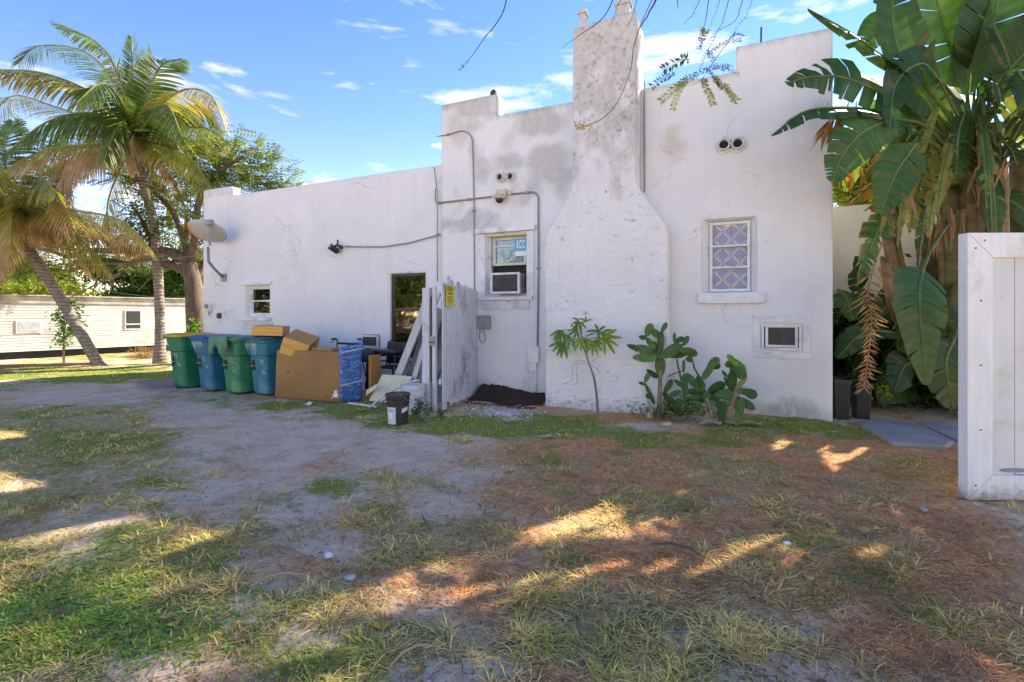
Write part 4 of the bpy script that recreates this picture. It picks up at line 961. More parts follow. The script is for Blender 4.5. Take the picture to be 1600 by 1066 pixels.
def bin_(x, y, rz, body, lid, label, marks, open_lid=0.0, scuff=True, hgt=1.0):
    t = thing('wheeled_bin', (x, y, 0), label, 'bin', 'wheeled bins along the wall', rz); bl = lambda b, n_, m_, par=t, **k: b.build(n_, m_, par, local=True, **k)
    t.scale = (.92, .92, 1); Hh = .98 * hgt
    b = MB(); loft(b, [rrect(.44, .50, .06, .03), rrect(.46, .53, .07, .10), rrect(.535, .64, .08, .70 * hgt), rrect(.60, .70, .09, .715 * hgt), rrect(.63, .76, .09, .94 * hgt), rrect(.68, .82, .08, .945 * hgt), rrect(.69, .83, .08, Hh)], cap1=False)
    o = bl(b, 'body', body, smooth=False, bevel=.006)
    fy = lambda z: -(.25 + (.32 - .25) * (z - .03) / .67) - .004 if z < .70 * hgt else -(.35 + .03 * (z - .715) / .22) - .004
    # catch-bar pocket
    b = MB(); b.box(-.17, -.07, fy(.55) - .004, fy(.55) + .03, .44, .62); q = bl(b, 'pocket', M_dark)
    b = MB(); b.tube([(-.19, fy(.52) - .02, .52), (-.05, fy(.52) - .02, .52)], .010, 8); bl(b, 'catch_bar', M_greybox, q)
    # rim scuffs
    if scuff:
        b = MB(); nn = 24; V0 = []
        for i in range(nn + 1):
            xx = -.29 + .40 * i / nn; zt_ = .93 * hgt; zb_ = (.83 - .05 * math.sin(i * 1.9) - .04 * math.sin(i * .7 + x)) * hgt
            V0.append((b.vert((xx, fy(zb_) - .003, zb_)), b.vert((xx, fy(zt_) - .003, zt_))))
        for u, v in zip(V0, V0[1:]): b.face(u[0], v[0], v[1], u[1])
        bl(b, 'scuff', M_pale)
    for i, (txt, ox, oz, s_) in enumerate(marks):
        b = MB()
        for ch in txt:
            for st_ in GL.get(ch, []): stroke(b, st_, .0045, lambda z: fy(z) - .006, s_, ox, oz)
            ox += .78 * s_
        m_ = bl(b, 'marker_writing', M_chalk)
    # lid
    M = Matrix.Translation((0, .40, Hh + .005)) @ Matrix.Rotation(-open_lid, 4, 'X')
    b = MB(); R_ = [rrect(.70, .86, .09, 0), rrect(.71, .87, .09, .02), rrect(.66, .82, .1, .045), rrect(.45, .6, .1, .065)]
    R_ = [[tuple(M @ Vector((p[0], p[1] - .42, p[2]))) for p in r] for r in R_]; loft(b, R_); l_ = bl(b, 'lid', lid, bevel=.004)
    b = MB(); b.tube([(-.28, .44, Hh - .03), (-.28, .50, Hh - .02), (.28, .50, Hh - .02), (.28, .44, Hh - .03)], .014, 8); bl(b, 'handle', body)
    for sx in (-1, 1):
        b = MB(); b.lathe([(.05, -.03), (.12, -.03), (.13, -.015), (.13, .015), (.12, .03), (.05, .03)], 20, Matrix.Translation((sx * .27, .30, .13)) @ Matrix.Rotation(math.radians(90), 4, 'Y')); bl(b, 'wheel', M_black)
    b = MB(); b.tube([(-.26, .30, .13), (.26, .30, .13)], .012, 8); bl(b, 'axle', M_greybox)
    return t
mk = .085
bin_(-9.72, 6.20, -.10, M_bg1, M_ly, 'dark green wheeled bin with yellow lid, leftmost of the row', [('DH', -.27, .80, mk), ('18', -.04, .60, mk), ('Rm', .06, .44, mk)], scuff=False, hgt=1.02)
bin_(-8.92, 6.20, -.12, M_bb1, M_lb, 'blue wheeled bin with bright blue lid, second from the left', [('5', -.2, .80, mk), ('13', .0, .56, mk), ('4', .12, .42, mk)])
tb = bin_(-8.20, 6.20, -.10, M_bg2, M_lg, 'faded green wheeled bin with a cloth hanging over its rim, third from the left', [('D', .03, .82, mk), ('12', .03, .58, mk), ('Ix', .1, .40, mk)], hgt=.99)
bin_(-7.60, 6.30, -.13, M_bb2, M_lt, 'pale blue wheeled bin with teal lid beneath the long wooden box', [('8', -.02, .82, mk), ('33', -.06, .72, mk), ('18', .10, .56, mk), ('4n', .14, .38, mk)])
M_cloth = simple('green_cloth', (.16, .34, .20), (.09, .22, .12), .9, 10, .4)
b = MB(); nn = 26; R0 = []
for i in range(nn + 1):
    xx = -8.53 + .50 * i / nn; dr_ = .20 + .10 * math.sin(i * .35 + 1.2) + .04 * math.sin(i * 1.7); yo = .018 * math.sin(i * 1.6)
    R0.append([b.vert((xx, 5.86, 1.045)), b.vert((xx, 5.745 + yo * .4, 1.03)), b.vert((xx + .01 * math.sin(i), 5.735 + yo, .98 - dr_ * .4)), b.vert((xx + .015 * math.sin(i * 2), 5.75 + yo * 1.3, .99 - dr_))])
for u, v in zip(R0, R0[1:]):
    for k in range(3): b.face(u[k], v[k], v[k + 1], u[k + 1])
o = b.build('draped_cloth', M_cloth, None, smooth=True); tag(o, 'pale green cloth draped over the rim of the faded green bin', 'cloth')
so = o.modifiers.new('solid', 'SOLIDIFY'); so.thickness = .006

# ---------------------------------------------------------------- wooden boxes
M_pine = simple('pine_wood', (.78, .46, .12), (.60, .31, .07), .6, 5, .3, stretch=(.6, 7, 7))
M_pined = simple('pine_wood_dark', (.50, .27, .08), (.34, .17, .05), .6, 5, .3, stretch=(.6, 7, 7))
def crate(loc, rot, sx, sy, sz, label, nb_=1):
    t = thing('wooden_box', loc, label, 'wooden box', 'wooden drawer boxes'); t.rotation_euler = rot; bl = lambda b, n_, m_, **k: b.build(n_, m_, t, local=True, **k); th = .018
    for k in range(nb_):
        z0 = sz * k / nb_ + .002; z1 = sz * (k + 1) / nb_ - .003
        for (x0, x1, y0, y1) in ((-sx / 2, sx / 2, -sy / 2, -sy / 2 + th), (-sx / 2, sx / 2, sy / 2 - th, sy / 2), (-sx / 2, -sx / 2 + th, -sy / 2 + th, sy / 2 - th), (sx / 2 - th, sx / 2, -sy / 2 + th, sy / 2 - th)):
            b = MB(); b.box(x0, x1, y0, y1, z0, z1); bl(b, 'plank', M_pine if (x1 - x0) > .1 else M_pined, bevel=.003)
    b = MB(); b.box(-sx / 2 + th, sx / 2 - th, -sy / 2 + th, sy / 2 - th, sz - .022, sz - .010); bl(b, 'bottom_panel', M_pined)
    return t
crate((-7.58, 6.26, 1.06), (0, math.radians(2.5), math.radians(38)), .50, .62, .17, 'long shallow wooden box lying upside down on the pale blue bin')
crate((-6.92, 6.26, .77), (math.radians(14), math.radians(20), math.radians(32)), .44, .55, .30, 'two-plank wooden box tilted on top of the brown board', 2)
b = MB(); b.box(-6.55, -6.1, 6.2, 6.45, .74, .86); tag(b.build('wood_offcut', M_pined, None, bevel=.004), 'wood offcut lying behind the top edge of the brown board', 'wood')
# brown board leaning against bins
M_board = simple('brown_board', (.24, .115, .03), (.15, .065, .018), .30, 1.6, .15, dirt=(.11, .055, .025), bscale=3)
ba = Vector((-7.13, 5.96, 0)); bb_ = Vector((-5.73, 6.04, 0)); dd = (bb_ - ba).normalized(); nn_ = Vector((dd.y, -dd.x, 0))
t = thing('brown_board', ba, 'big brown cabinet board standing on edge in front of the wooden boxes', 'board')
Mb = Matrix((dd, -nn_, Vector((0, 0, 1)))).transposed().to_4x4(); Mb.translation = ba
Mb = Mb @ Matrix.Rotation(math.radians(-3), 4, 'X'); Lb = (bb_ - ba).length
b = MB(); b.box(.0, Lb, 0, .03, .01, .83, Mb); b.build('panel', M_board, t, bevel=.006)
b = MB(); b.box(.0, Lb - .02, .031, .28, .79, .815, Mb); b.build('shelf', M_board, t, bevel=.004)
b = MB(); b.box(.02, .05, .031, .45, .01, .785, Mb); b.build('side_panel', M_board, t)
b = MB(); b.box(Lb - .03, Lb - .001, .031, .40, .01, .785, Mb); b.build('side_panel', M_board, t)
b = MB()
for (x_, z_, w_, h_) in ((Lb - .16, .09, .10, .06), (Lb - .135, .15, .055, .05), (Lb - .19, .07, .02, .02)): b.box(x_, x_ + w_, -.003, -.0005, z_, z_ + h_, Mb)
o = b.build('sticker_remains', M_white, t); o['kind'] = 'stuff'
b = MB(); b.ell(Mb @ Vector((.27, .004, .46)), (.05, .012, .03), Mb.to_3x3(), 12, 6); b.build('dent', M_board, t, smooth=True)
# blue wrapped slab
m, nt, p, out = newmat('blue_wrap'); n = noise_node(nt, 6, 6, .7, stretch=(1, 1, 2.5), dist=1.2); r_ = ramp(nt, n.outputs[0], [(.33, (.02, .07, .24)), (.52, (.06, .16, .42)), (.66, (.34, .46, .66))]); nt.links.new(r_.outputs[0], p.inputs['Base Color']); p.inputs['Roughness'].default_value = .22
n = noise_node(nt, 9, 5, .6, dist=1.5); bump(nt, p, n.outputs[0], .8, .03); M_wrap = m
t = thing('wrapped_slab', (-5.62, 6.08, 0), 'slab wrapped in crinkled blue plastic beside the brown board', 'wrapped slab')
b = MB(); P = [Vector((-5.70, 6.02, 0)), Vector((-5.58, 6.36, 0)), Vector((-5.70, 6.42, 0)), Vector((-5.82, 6.08, 0))]
R0 = []
for j in range(15):
    z = .0 + .88 * j / 14; r = []
    for k in range(4):
        for i in range(8):
            q = P[k].lerp(P[(k + 1) % 4], i / 8); cc = (q - Vector((-5.65, 6.3, 0))).normalized(); w_ = (float(vnoise(q.x * 9 + q.y * 7, z * 8, 5)) - .5) * .035
            r.append((q.x + cc.x * w_, q.y + cc.y * w_, z + .02 * math.sin(i + k * 2) * (1 if j in (0, 14) else 0) + .06 * (z / .88) * ((q.y - 6.02) / .5)))
    R0.append(r)
loft(b, R0); b.build('wrapping', M_wrap, t, smooth=True)
for z in (.29, .82):
    b = MB(); b.tube([P[0] + Vector((.01, -.012, z)), P[1] + Vector((.02, -.01, z + .05))], .012, 6); b.build('tape', simple('white_tape', (.6, .65, .75), rough=.4), t)
b = MB(); b.ell((-5.59, 6.35, .93), (.05, .04, .09), None, 10, 6); b.build('knot', M_wrap, t)
t_ = MB(); t_.box(-5.56, -5.50, 6.5, 6.75, 0, .74); tag(t_.build('wood_board', M_pined, None, bevel=.004), 'edge of a brown wooden panel behind the blue wrapped slab', 'panel')

# walker handles behind the board
def walker(loc, rz, label, group=None):
    t = thing('walking_frame', loc, label, 'walking frame', group, rz); bl = lambda b, n_, m_, **k: b.build(n_, m_, t, local=True, **k)
    for sx in (-1, 1):
        b = MB(); b.tube([(sx * .24, -.2, .12), (sx * .24, -.02, .6), (sx * .24, .06, .93), (sx * .24, .0, .98), (sx * .24, -.14, .985)], .013, 8); bl(b, 'frame', M_black)
        b = MB(); b.tube([(sx * .24, .3, .12), (sx * .24, .02, .62)], .013, 8); bl(b, 'leg', M_black)
        b = MB(); b.tube([(sx * .24, -.02, .985), (sx * .24, -.16, .985)], .022, 10); bl(b, 'grip', M_black)
        b = MB(); b.tube([(sx * .26, -.03, .95), (sx * .28, -.10, .92), (sx * .27, -.17, .94)], .008, 6); bl(b, 'brake_lever', M_black)
        for yy in (-.2, .3):
            b = MB(); b.lathe([(.03, -.015), (.10, -.015), (.10, .015), (.03, .015)], 18, Matrix.Translation((sx * .24, yy, .1)) @ Matrix.Rotation(math.radians(90), 4, 'Y')); bl(b, 'wheel', M_black)
    b = MB(); b.box(-.22, .22, -.14, .14, .56, .60); bl(b, 'seat', M_black, bevel=.01)
    b = MB(); b.tube([(-.24, .05, .9), (0, .16, .88), (.24, .05, .9)], .02, 8); bl(b, 'back_strap', M_black)
    return t
walker((-6.40, 6.95, 0), .35, 'black walking frame, its handles showing above the brown board')
# black rollator / folded wheelchair against the wall
t = thing('wheelchair', (-5.58, 7.2, 0), 'black folded wheelchair standing under the tall window', 'wheelchair'); bl = lambda b, n_, m_=M_black, **k: b.build(n_, m_, t, local=True, **k)
for sx in (-.28, .18):
    b = MB(); b.tube([(sx, -.25, .08), (sx, -.22, .48), (sx, .15, .48), (sx, .2, .92), (sx, .28, .94)], .015, 8); bl(b, 'frame')
    b = MB(); b.tube([(sx, .16, .25), (sx, -.23, .25)], .013, 8); bl(b, 'brace')
    b = MB(); b.box(sx - .03, sx + .03, -.22, .12, .66, .71); bl(b, 'armrest', bevel=.01)
    b = MB(); b.tube([(sx, -.2, .48), (sx, -.2, .67)], .012, 8); bl(b, 'post')
    b = MB(); R_ = .28; b.tube([(sx + (.05 if sx > 0 else -.05), .12 + R_ * math.cos(a_), .29 + R_ * math.sin(a_)) for a_ in np.linspace(0, 2 * math.pi, 29)], .014, 6, cap=False); w_ = bl(b, 'wheel')
    b = MB()
    for q in range(8):
        a_ = q * math.pi / 4; b.tube([(sx + (.05 if sx > 0 else -.05), .12, .29), (sx + (.05 if sx > 0 else -.05), .12 + R_ * math.cos(a_), .29 + R_ * math.sin(a_))], .002, 4)
    o = b.build('spokes', M_greybox, w_, local=True); o['kind'] = 'stuff'
    b = MB(); b.lathe([(.02, -.012), (.07, -.012), (.07, .012), (.02, .012)], 16, Matrix.Translation((sx, -.28, .075)) @ Matrix.Rotation(math.radians(90), 4, 'Y')); bl(b, 'caster')
b = MB(); b.box(-.26, .16, -.2, .14, .46, .50); bl(b, 'seat', bevel=.01)
b = MB(); b.box(-.27, .17, .16, .19, .52, .92); bl(b, 'backrest', bevel=.01)
b = MB(); b.box(-.30, .22, -.26, .1, .74, .80); bl(b, 'cushion', bevel=.02)
# rolled mat
b = MB(); b.lathe([(.02, 0), (.11, .0), (.13, .03), (.13, .3), (.11, .33), (.02, .33)], 20, Matrix.Translation((-5.92, 7.1, .66)) @ Matrix.Rotation(math.radians(80), 4, 'X') @ Matrix.Rotation(math.radians(12), 4, 'Y')); b.tube([(-5.9, 7.0, .5), (-5.68, 7.0, .49)], .014, 8); b.box(-5.96, -5.9, 6.9, 7.2, 0, .56)
tag(b.build('exercise_roller', M_black, None, bevel=.006), 'black padded exercise roller on a stand between blue slab and wheelchair', 'roller')

# ---------------------------------------------------------------- boards leaning on the fence
M_lb1 = simple('leaning_white', (.62, .62, .62), (.48, .48, .49), .6, 6, .2, stretch=(6, 6, .8), dirt=(.30, .29, .28)); M_lb2 = simple('leaning_cream', (.58, .52, .44), (.48, .42, .34), .6, 6, .2)
M_lb3 = simple('leaning_grey', (.27, .28, .30), (.20, .21, .23), .6, 5, .2)
def lean(a, b_, w, th, mat, name, label, cat, up=(0, 1, 0), **k):
    b = MB(); b.beam(a, b_, w, th, up); o = b.build(name, mat, None, bevel=.004); tag(o, label, cat); return o
lean((-5.32, 6.75, .02), (-4.56, 6.75, 1.68), .09, .05, M_lb2, 'leaning_plank', 'cream plank leaning on the fence, leftmost of the leaning boards', 'plank')
lean((-5.22, 6.62, .02), (-4.47, 6.62, 1.60), .13, .05, M_lb1, 'leaning_plank', 'widest white plank leaning against the fence next to the cream one', 'plank')
lean((-5.0, 6.85, .02), (-4.42, 6.85, 1.55), .30, .035, M_lb3, 'leaning_board', 'grey panel leaning behind the white planks', 'panel', up=(0, 1, .3))
lean((-4.80, 6.55, .02), (-4.32, 6.52, 1.30), .09, .04, M_lb1, 'leaning_plank', 'short white plank nearest the gate post', 'plank')
lean((-4.75, 6.95, .02), (-4.25, 7.0, 1.35), .28, .03, M_lb3, 'leaning_board', 'dark grey panel between short plank and fence', 'panel', up=(0, 1, .2))
lean((-5.25, 6.95, .02), (-4.5, 7.05, 1.80), .06, .04, M_lb1, 'leaning_plank', 'thin white strip behind the other leaning planks', 'plank')
# foam sheets
M_foam = simple('cream_foam', (.74, .70, .48), (.66, .62, .42), .8, 6); M_card = simple('cardboard', (.34, .29, .22), (.27, .23, .17), .8, 8)
def sheet(pts, th, mat, name, label, cat):
    P = [Vector(p) for p in pts]; n_ = (P[1] - P[0]).cross(P[3] - P[0]).normalized() * th; b = MB(); lo = [b.vert(p) for p in P]; hi = [b.vert(p + n_) for p in P]
    b.face(*lo[::-1]); b.face(*hi)
    for k in range(4): b.face(lo[k], lo[(k + 1) % 4], hi[(k + 1) % 4], hi[k])
    tag(b.build(name, mat, None, bevel=.003), label, cat)
sheet([(-5.36, 6.28, .03), (-4.70, 6.25, .03), (-4.66, 6.48, .44), (-5.28, 6.51, .44)], -.03, M_foam, 'foam_sheet', 'square cream foam sheet leaning behind the black bucket', 'foam sheet')
sheet([(-4.80, 6.46, .03), (-4.32, 6.46, .03), (-4.30, 6.60, .52), (-4.72, 6.60, .46)], -.02, M_card, 'cardboard_sheet', 'grey-brown board behind the cream foam sheet', 'board')
sheet([(-5.45, 6.30, .10), (-5.15, 6.20, .25), (-5.14, 6.20, .33), (-5.44, 6.30, .19)], -.02, M_foam, 'foam_strip', 'narrow cream strip between blue slab and foam sheet', 'strip')
def hose(pts, r, mat, name, label, cat):
    b = MB(); P = [Vector(p) for p in pts]; Q = []
    for i in range(len(P) - 1):
        p0, p1, p2, p3 = P[max(i - 1, 0)], P[i], P[i + 1], P[min(i + 2, len(P) - 1)]
        for k in range(6):
            s_ = k / 6; Q.append(.5 * ((2 * p1) + (-p0 + p2) * s_ + (2 * p0 - 5 * p1 + 4 * p2 - p3) * s_ ** 2 + (-p0 + 3 * p1 - 3 * p2 + p3) * s_ ** 3))
    Q.append(P[-1]); b.tube(Q, r, 8); tag(b.build(name, mat, None, smooth=True), label, cat)
M_pvc = simple('white_pvc', (.66, .66, .67), (.52, .52, .53), .4, 8)
hose([(-5.52, 5.98, .03), (-5.1, 5.92, .035), (-4.86, 5.86, .04)], .018, M_pvc, 'pvc_pipe', 'white pipe lying on the grass in front of the blue slab', 'pipe')
hose([(-4.98, 5.85, .03), (-4.75, 5.95, .22), (-4.42, 6.0, .40), (-4.22, 6.05, .46)], .016, M_pvc, 'pvc_pipe', 'white pipe rising from the grass over the black bucket to the gate post', 'pipe')
hose([(-4.85, 5.82, .03), (-4.75, 5.9, .14), (-4.6, 6.0, .20), (-4.35, 6.1, .42), (-4.25, 6.02, .40), (-4.05, 5.96, .27)], .012, M_conduit, 'grey_hose', 'grey hose curling over the white bucket', 'hose')
# buckets
def bucket(loc, r, h, mat, label, lid=None):
    t = thing('bucket', loc, label, 'bucket'); bl = lambda b, n_, m_=mat, **k: b.build(n_, m_, t, local=True, **k)
    b = MB(); b.lathe([(r * .84, 0), (r * .86, .01), (r * .93, h * .68), (r * .99, h * .69), (r * .99, h * .72), (r * .945, h * .73), (r * .95, h * .80), (r * 1.01, h * .81), (r * 1.01, h * .84), (r * .96, h * .85), (r * .98, h * .97)], 32, cap=True); bl(b, 'body', smooth=False)
    if lid: b = MB(); b.lathe([(r * 1.04, h * .93), (r * 1.06, h * .94), (r * 1.06, h * 1.0), (r * .98, h * 1.01), (r * .92, h * .985), (.01, h * .985)], 32, cap=True); bl(b, 'lid', lid)
    b = MB(); b.tube([(r * 1.02 * math.cos(a_), r * 1.02 * math.sin(a_) - .0, h * .78 - (.16 * math.sin((a_ - math.pi) ) if 1 else 0) * -1 ) for a_ in np.linspace(math.pi, 2 * math.pi, 17)], .003, 5); bl(b, 'handle', M_greybox)
    return t
q = gnd(614, 666); bk = bucket((q.x, q.y + .1, 0), .155, .405, M_black, 'black lidded bucket with a white label standing on the grass', M_black)
M_lbl = simple('paper_label', (.62, .64, .70), (.50, .52, .58), .6, 14)
def wrap(par, r, h, a0, a1, z0, z1, mat, name, sk=0.0):
    b = MB(); n = 10; P = []
    for i in range(n + 1):
        a_ = a0 + (a1 - a0) * i / n; za, zb_ = z0 + sk * i / n, z1 + sk * i / n
        P.append((b.vert((math.cos(a_) * r * (.86 + .07 * za / (h * .68)) * 1.012, math.sin(a_) * r * (.86 + .07 * za / (h * .68)) * 1.012, za)), b.vert((math.cos(a_) * r * (.86 + .07 * zb_ / (h * .68)) * 1.012, math.sin(a_) * r * (.86 + .07 * zb_ / (h * .68)) * 1.012, zb_))))
    for u, v in zip(P, P[1:]): b.face(u[0], v[0], v[1], u[1])
    return b.build(name, mat, par, local=True, smooth=True)
ca_ = math.atan2(-q.y, -q.x)
wrap(bk, .155, .405, ca_ - 1.15, ca_ - .2, .03, .25, M_lbl, 'label')
wrap(bk, .155, .405, ca_ + .35, ca_ + 1.0, .17, .225, M_lbl, 'label', .03)
wrap(bk, .1555, .405, ca_ - .95, ca_ - .4, .20, .215, M_conduit, 'print')
wrap(bk, .1555, .405, ca_ - .95, ca_ - .5, .10, .18, M_white, 'print')
q = gnd(647, 650); bucket((q.x - .1, q.y + .12, 0), .17, .44, M_pvc, 'dirty white bucket half hidden behind the black one')

M_rust = simple('rust', (.22, .09, .04), rough=.8)
# ---------------------------------------------------------------- white gate leaf at the right edge
M_gate = simple('gate_white', (.80, .79, .78), (.68, .67, .65), .7, 3.5, .5, stretch=(5, 5, .4), dirt=(.40, .39, .33))
M_gatep = simple('gate_panel', (.66, .66, .65), (.58, .58, .57), .6, 3, .35, stretch=(1, 1, .3), dirt=(.42, .43, .30))
go = at(1512, 490, 3.76); t = thing('gate_leaf', (go.x, go.y, 0), 'large white panelled gate leaf standing open at the right edge', 'gate', None, A)
t.rotation_euler = (0, 0, A - math.radians(1.0))
def mud(mt):
    nt = mt.node_tree; p = [n for n in nt.nodes if n.type == 'BSDF_PRINCIPLED'][0]; src = p.inputs['Base Color'].links[0].from_socket
    tcn = nt.nodes.new('ShaderNodeTexCoord'); sx = nt.nodes.new('ShaderNodeSeparateXYZ'); nt.links.new(tcn.outputs['Object'], sx.inputs[0]); n = noise_node(nt, 16, 8, .8)
    k = mth(nt, 'MULTIPLY_ADD', sx.outputs[2], -2.2, .42); k = mth(nt, 'MAXIMUM', k, .02); k = mth(nt, 'ADD', k, n.outputs[0]); f = ramp(nt, k, [(.62, (0, 0, 0)), (.95, (.85, .85, .85))]); nt.links.new(mixc(nt, f.outputs[0], src, (.24, .17, .12)), p.inputs['Base Color'])
mud(M_gate); mud(M_gatep)
bl = lambda b, n_, m_=M_gate, **k: b.build(n_, m_, t, local=True, **k)
GW, GH, z0 = 1.35, 2.075, 0.005; st = .195; dpt = .085
def fr(poly, name): b = MB(); b.prism(poly, 0, dpt); return bl(b, name, bevel=.006)
fr([(0, z0), (st - .002, z0 + st), (st - .002, GH - st), (0, GH)], 'stile')
fr([(GW, z0), (GW, GH), (GW - st + .002, GH - st), (GW - st + .002, z0 + st)], 'stile')
fr([(.003, z0), (GW - .003, z0), (GW - st, z0 + st - .002), (st, z0 + st - .002)], 'bottom_rail')
fr([(.003, GH), (st, GH - st + .002), (GW - st, GH - st + .002), (GW - .003, GH)], 'top_rail')
for k in range(5):
    xa = st + (GW - 2 * st) * k / 5; b = MB(); b.box(xa + .002, xa + (GW - 2 * st) / 5 - .002, .03, .055, z0 + st - .02 + (.02 if k else 0), GH - st + .02); bl(b, 'board', M_gatep, bevel=.004)
b = MB(); b.lathe([(.08, 0), (.075, .004)], 20, Matrix.Translation((st + .19, .028, z0 + st + .03)) @ Matrix.Rotation(math.radians(90), 4, 'X') @ Matrix.Diagonal((1.5, .22, 1, 1))); bl(b, 'grey_oval', M_conduit)  # flat grey oval set on the boards, no opening cut

for (sx_, sz_) in ((.06, .12), (.12, .06), (.06, GH - .12), (.13, GH - .06), (.10, 1.05), (.10, .55), (.10, 1.55)):
    b = MB(); b.lathe([(.001, .004), (.006, .003), (.007, -.002)], 8, Matrix.Translation((sx_, -.002, sz_)) @ Matrix.Rotation(math.radians(90), 4, 'X')); bl(b, 'screw', M_rust)
# black crates right of the house
for i, (pa, pb, yy, hh, lb) in enumerate(((1301, 1331, 7.9, .55, 'black plastic planter standing right against the house corner'), (1335, 1364, 8.0, .50, 'black plastic planter beside the first one by the corner'))):
    a0 = onY(pa, 640, yy); a1 = onY(pb, 640, yy); t = thing('planter', ((a0.x + a1.x) / 2, yy + .15, 0), lb, 'planter'); w_ = a1.x - a0.x
    b = MB(); loft(b, [rrect(w_ * .8, .26, .03, 0), rrect(w_ * .95, .32, .03, hh - .05), rrect(w_ * 1.03, .36, .03, hh - .05), rrect(w_ * 1.03, .36, .03, hh)], cap1=False); b.build('pot', M_black, t, local=True)
    b = MB(); loft(b, [rrect(w_ * .9, .3, .03, hh - .07), rrect(w_ * .9, .3, .03, hh - .06)]); b.build('soil', M_mulch, t, local=True)
# ---------------------------------------------------------------- shared plant tools
M_bark = simple('bark_brown', (.20, .145, .105), (.09, .06, .045), .9, 9, .9, .02, stretch=(1, 1, .35))
M_barkg = simple('bark_grey', (.30, .255, .21), (.15, .12, .10), .9, 7, .8, .02, stretch=(1, 1, .4))
M_palmbark = None
m, nt, p, out = newmat('palm_bark'); tcn = nt.nodes.new('ShaderNodeTexCoord'); w_ = nt.nodes.new('ShaderNodeTexWave'); w_.bands_direction = 'Z'; w_.inputs['Scale'].default_value = 3.2; w_.inputs['Distortion'].default_value = 2.5; w_.inputs['Detail'].default_value = 3
nt.links.new(tcn.outputs['Object'], w_.inputs[0]); n = noise_node(nt, 9, 6, .7)
c = ramp(nt, n.outputs[0], [(.3, (.17, .135, .11)), (.7, (.38, .32, .27))]).outputs[0]; d_ = ramp(nt, w_.outputs[0], [(.0, (.5, .48, .46)), (.4, (1, 1, 1))]).outputs[0]
nt.links.new(mixc(nt, .8, c, d_, 'MULTIPLY'), p.inputs['Base Color']); p.inputs['Roughness'].default_value = .9; bump(nt, p, w_.outputs[0], .6, .02); M_palmbark = m
M_frond = leafmat('palm_leaf', trans=.3, rough=.42, spec=.4, nscale=3); M_leaf = leafmat('tree_leaf', trans=.42, rough=.6, nscale=1.2, spec=.08)
M_big = leafmat('paradise_leaf', trans=.34, rough=.5, spec=.3, nscale=4, var=.22); M_stem = leafmat('green_stem', trans=0, rough=.55, nscale=9, var=.35)
M_cactus = leafmat('cactus_skin', trans=0, rough=.6, spec=.25, nscale=14, var=.3)
UP = Vector((0, 0, 1))
def curve(P, n):
    P = [Vector(p) for p in P]; out_ = []; m_ = len(P) - 1
    for k in range(n + 1):
        f = k / n * m_; i = min(int(f), m_ - 1); s_ = f - i; p0, p1, p2, p3 = P[max(i - 1, 0)], P[i], P[i + 1], P[min(i + 2, m_)]
        if i == 0: p0 = 2 * p1 - p2
        if i == m_ - 1: p3 = 2 * p2 - p1
        out_.append(.5 * ((2 * p1) + (-p0 + p2) * s_ + (2 * p0 - 5 * p1 + 4 * p2 - p3) * s_ ** 2 + (-p0 + 3 * p1 - 3 * p2 + p3) * s_ ** 3))
    return out_
def mixcol(a, b_, f): return tuple(a[i] * (1 - f) + b_[i] * f for i in range(3))
def frond(b, P, L, c1, c2, hang, rr, n=62, edge=None, wd=.045, vee=.15):
    C = curve(P, 26); tot = sum((C[i + 1] - C[i]).length for i in range(26))
    b.tube(C, [.035 * (1 - i / 26) ** .7 + .006 for i in range(27)], 5, col=mixcol(c1, (.42, .34, .12), .6))
    for i in range(n):
        s_ = .10 + .90 * i / (n - 1); f = s_ * 26; k = min(int(f), 25); p = C[k].lerp(C[k + 1], f - k); T = (C[k + 1] - C[k]).normalized()
        S = T.cross(UP)
        if S.length < .15: S = Vector((1, 0, 0))
        S.normalize(); Nn = S.cross(T).normalized()
        for sg in (-1, 1):
            if rr.random() < .04: continue
            l = L * (math.sin(math.pi * min(s_ * .83 + .14, 1)) ** .55) * rr.uniform(.85, 1.08)
            k_ = .45 + .5 * s_
            dr = (S * sg * (1 - .3 * s_) + T * k_ + Nn * vee * (1 - hang) - UP * hang * 1.1 + Vector((rr.uniform(-.1, .1), rr.uniform(-.1, .1), rr.uniform(-.1, .1)))).normalized()
            W = dr.cross(Nn if hang < .6 else S * sg + T * .3); W = T if W.length < .1 else W.normalized()
            W = (T * .8 + W * .2).normalized() * wd * .5
            g = -UP * l * (.10 + .35 * hang)
            q = [p, p + dr * l * .4 + g * .15, p + dr * l * .75 + g * .5, p + dr * l * .95 + g * 1.0]
            f_ = rr.random() * .5 + .5 * s_
            cc = mixcol(c1, c2, f_); ct = edge if (edge and rr.random() < .6) else mixcol(cc, c2, .5)
            a = [b.vert(q[0] - W * .5, cc), b.vert(q[0] + W * .5, cc), b.vert(q[1] - W, cc), b.vert(q[1] + W, cc), b.vert(q[2] - W * .75, ct), b.vert(q[2] + W * .75, ct), b.vert(q[3], ct)]
            b.face(a[0], a[1], a[3], a[2]); b.face(a[2], a[3], a[5], a[4]); b.face(a[4], a[5], a[6])
G1, G2, YG, YB, BR, BR2 = (.045, .095, .022), (.12, .18, .035), (.30, .29, .06), (.38, .30, .09), (.34, .20, .10), (.46, .31, .17)
PAL = {'g': (G1, G2, None), 'y': (G2, YG, YB), 'o': (YG, YB, BR2), 'b': (BR, BR2, (.52, .38, .22))}
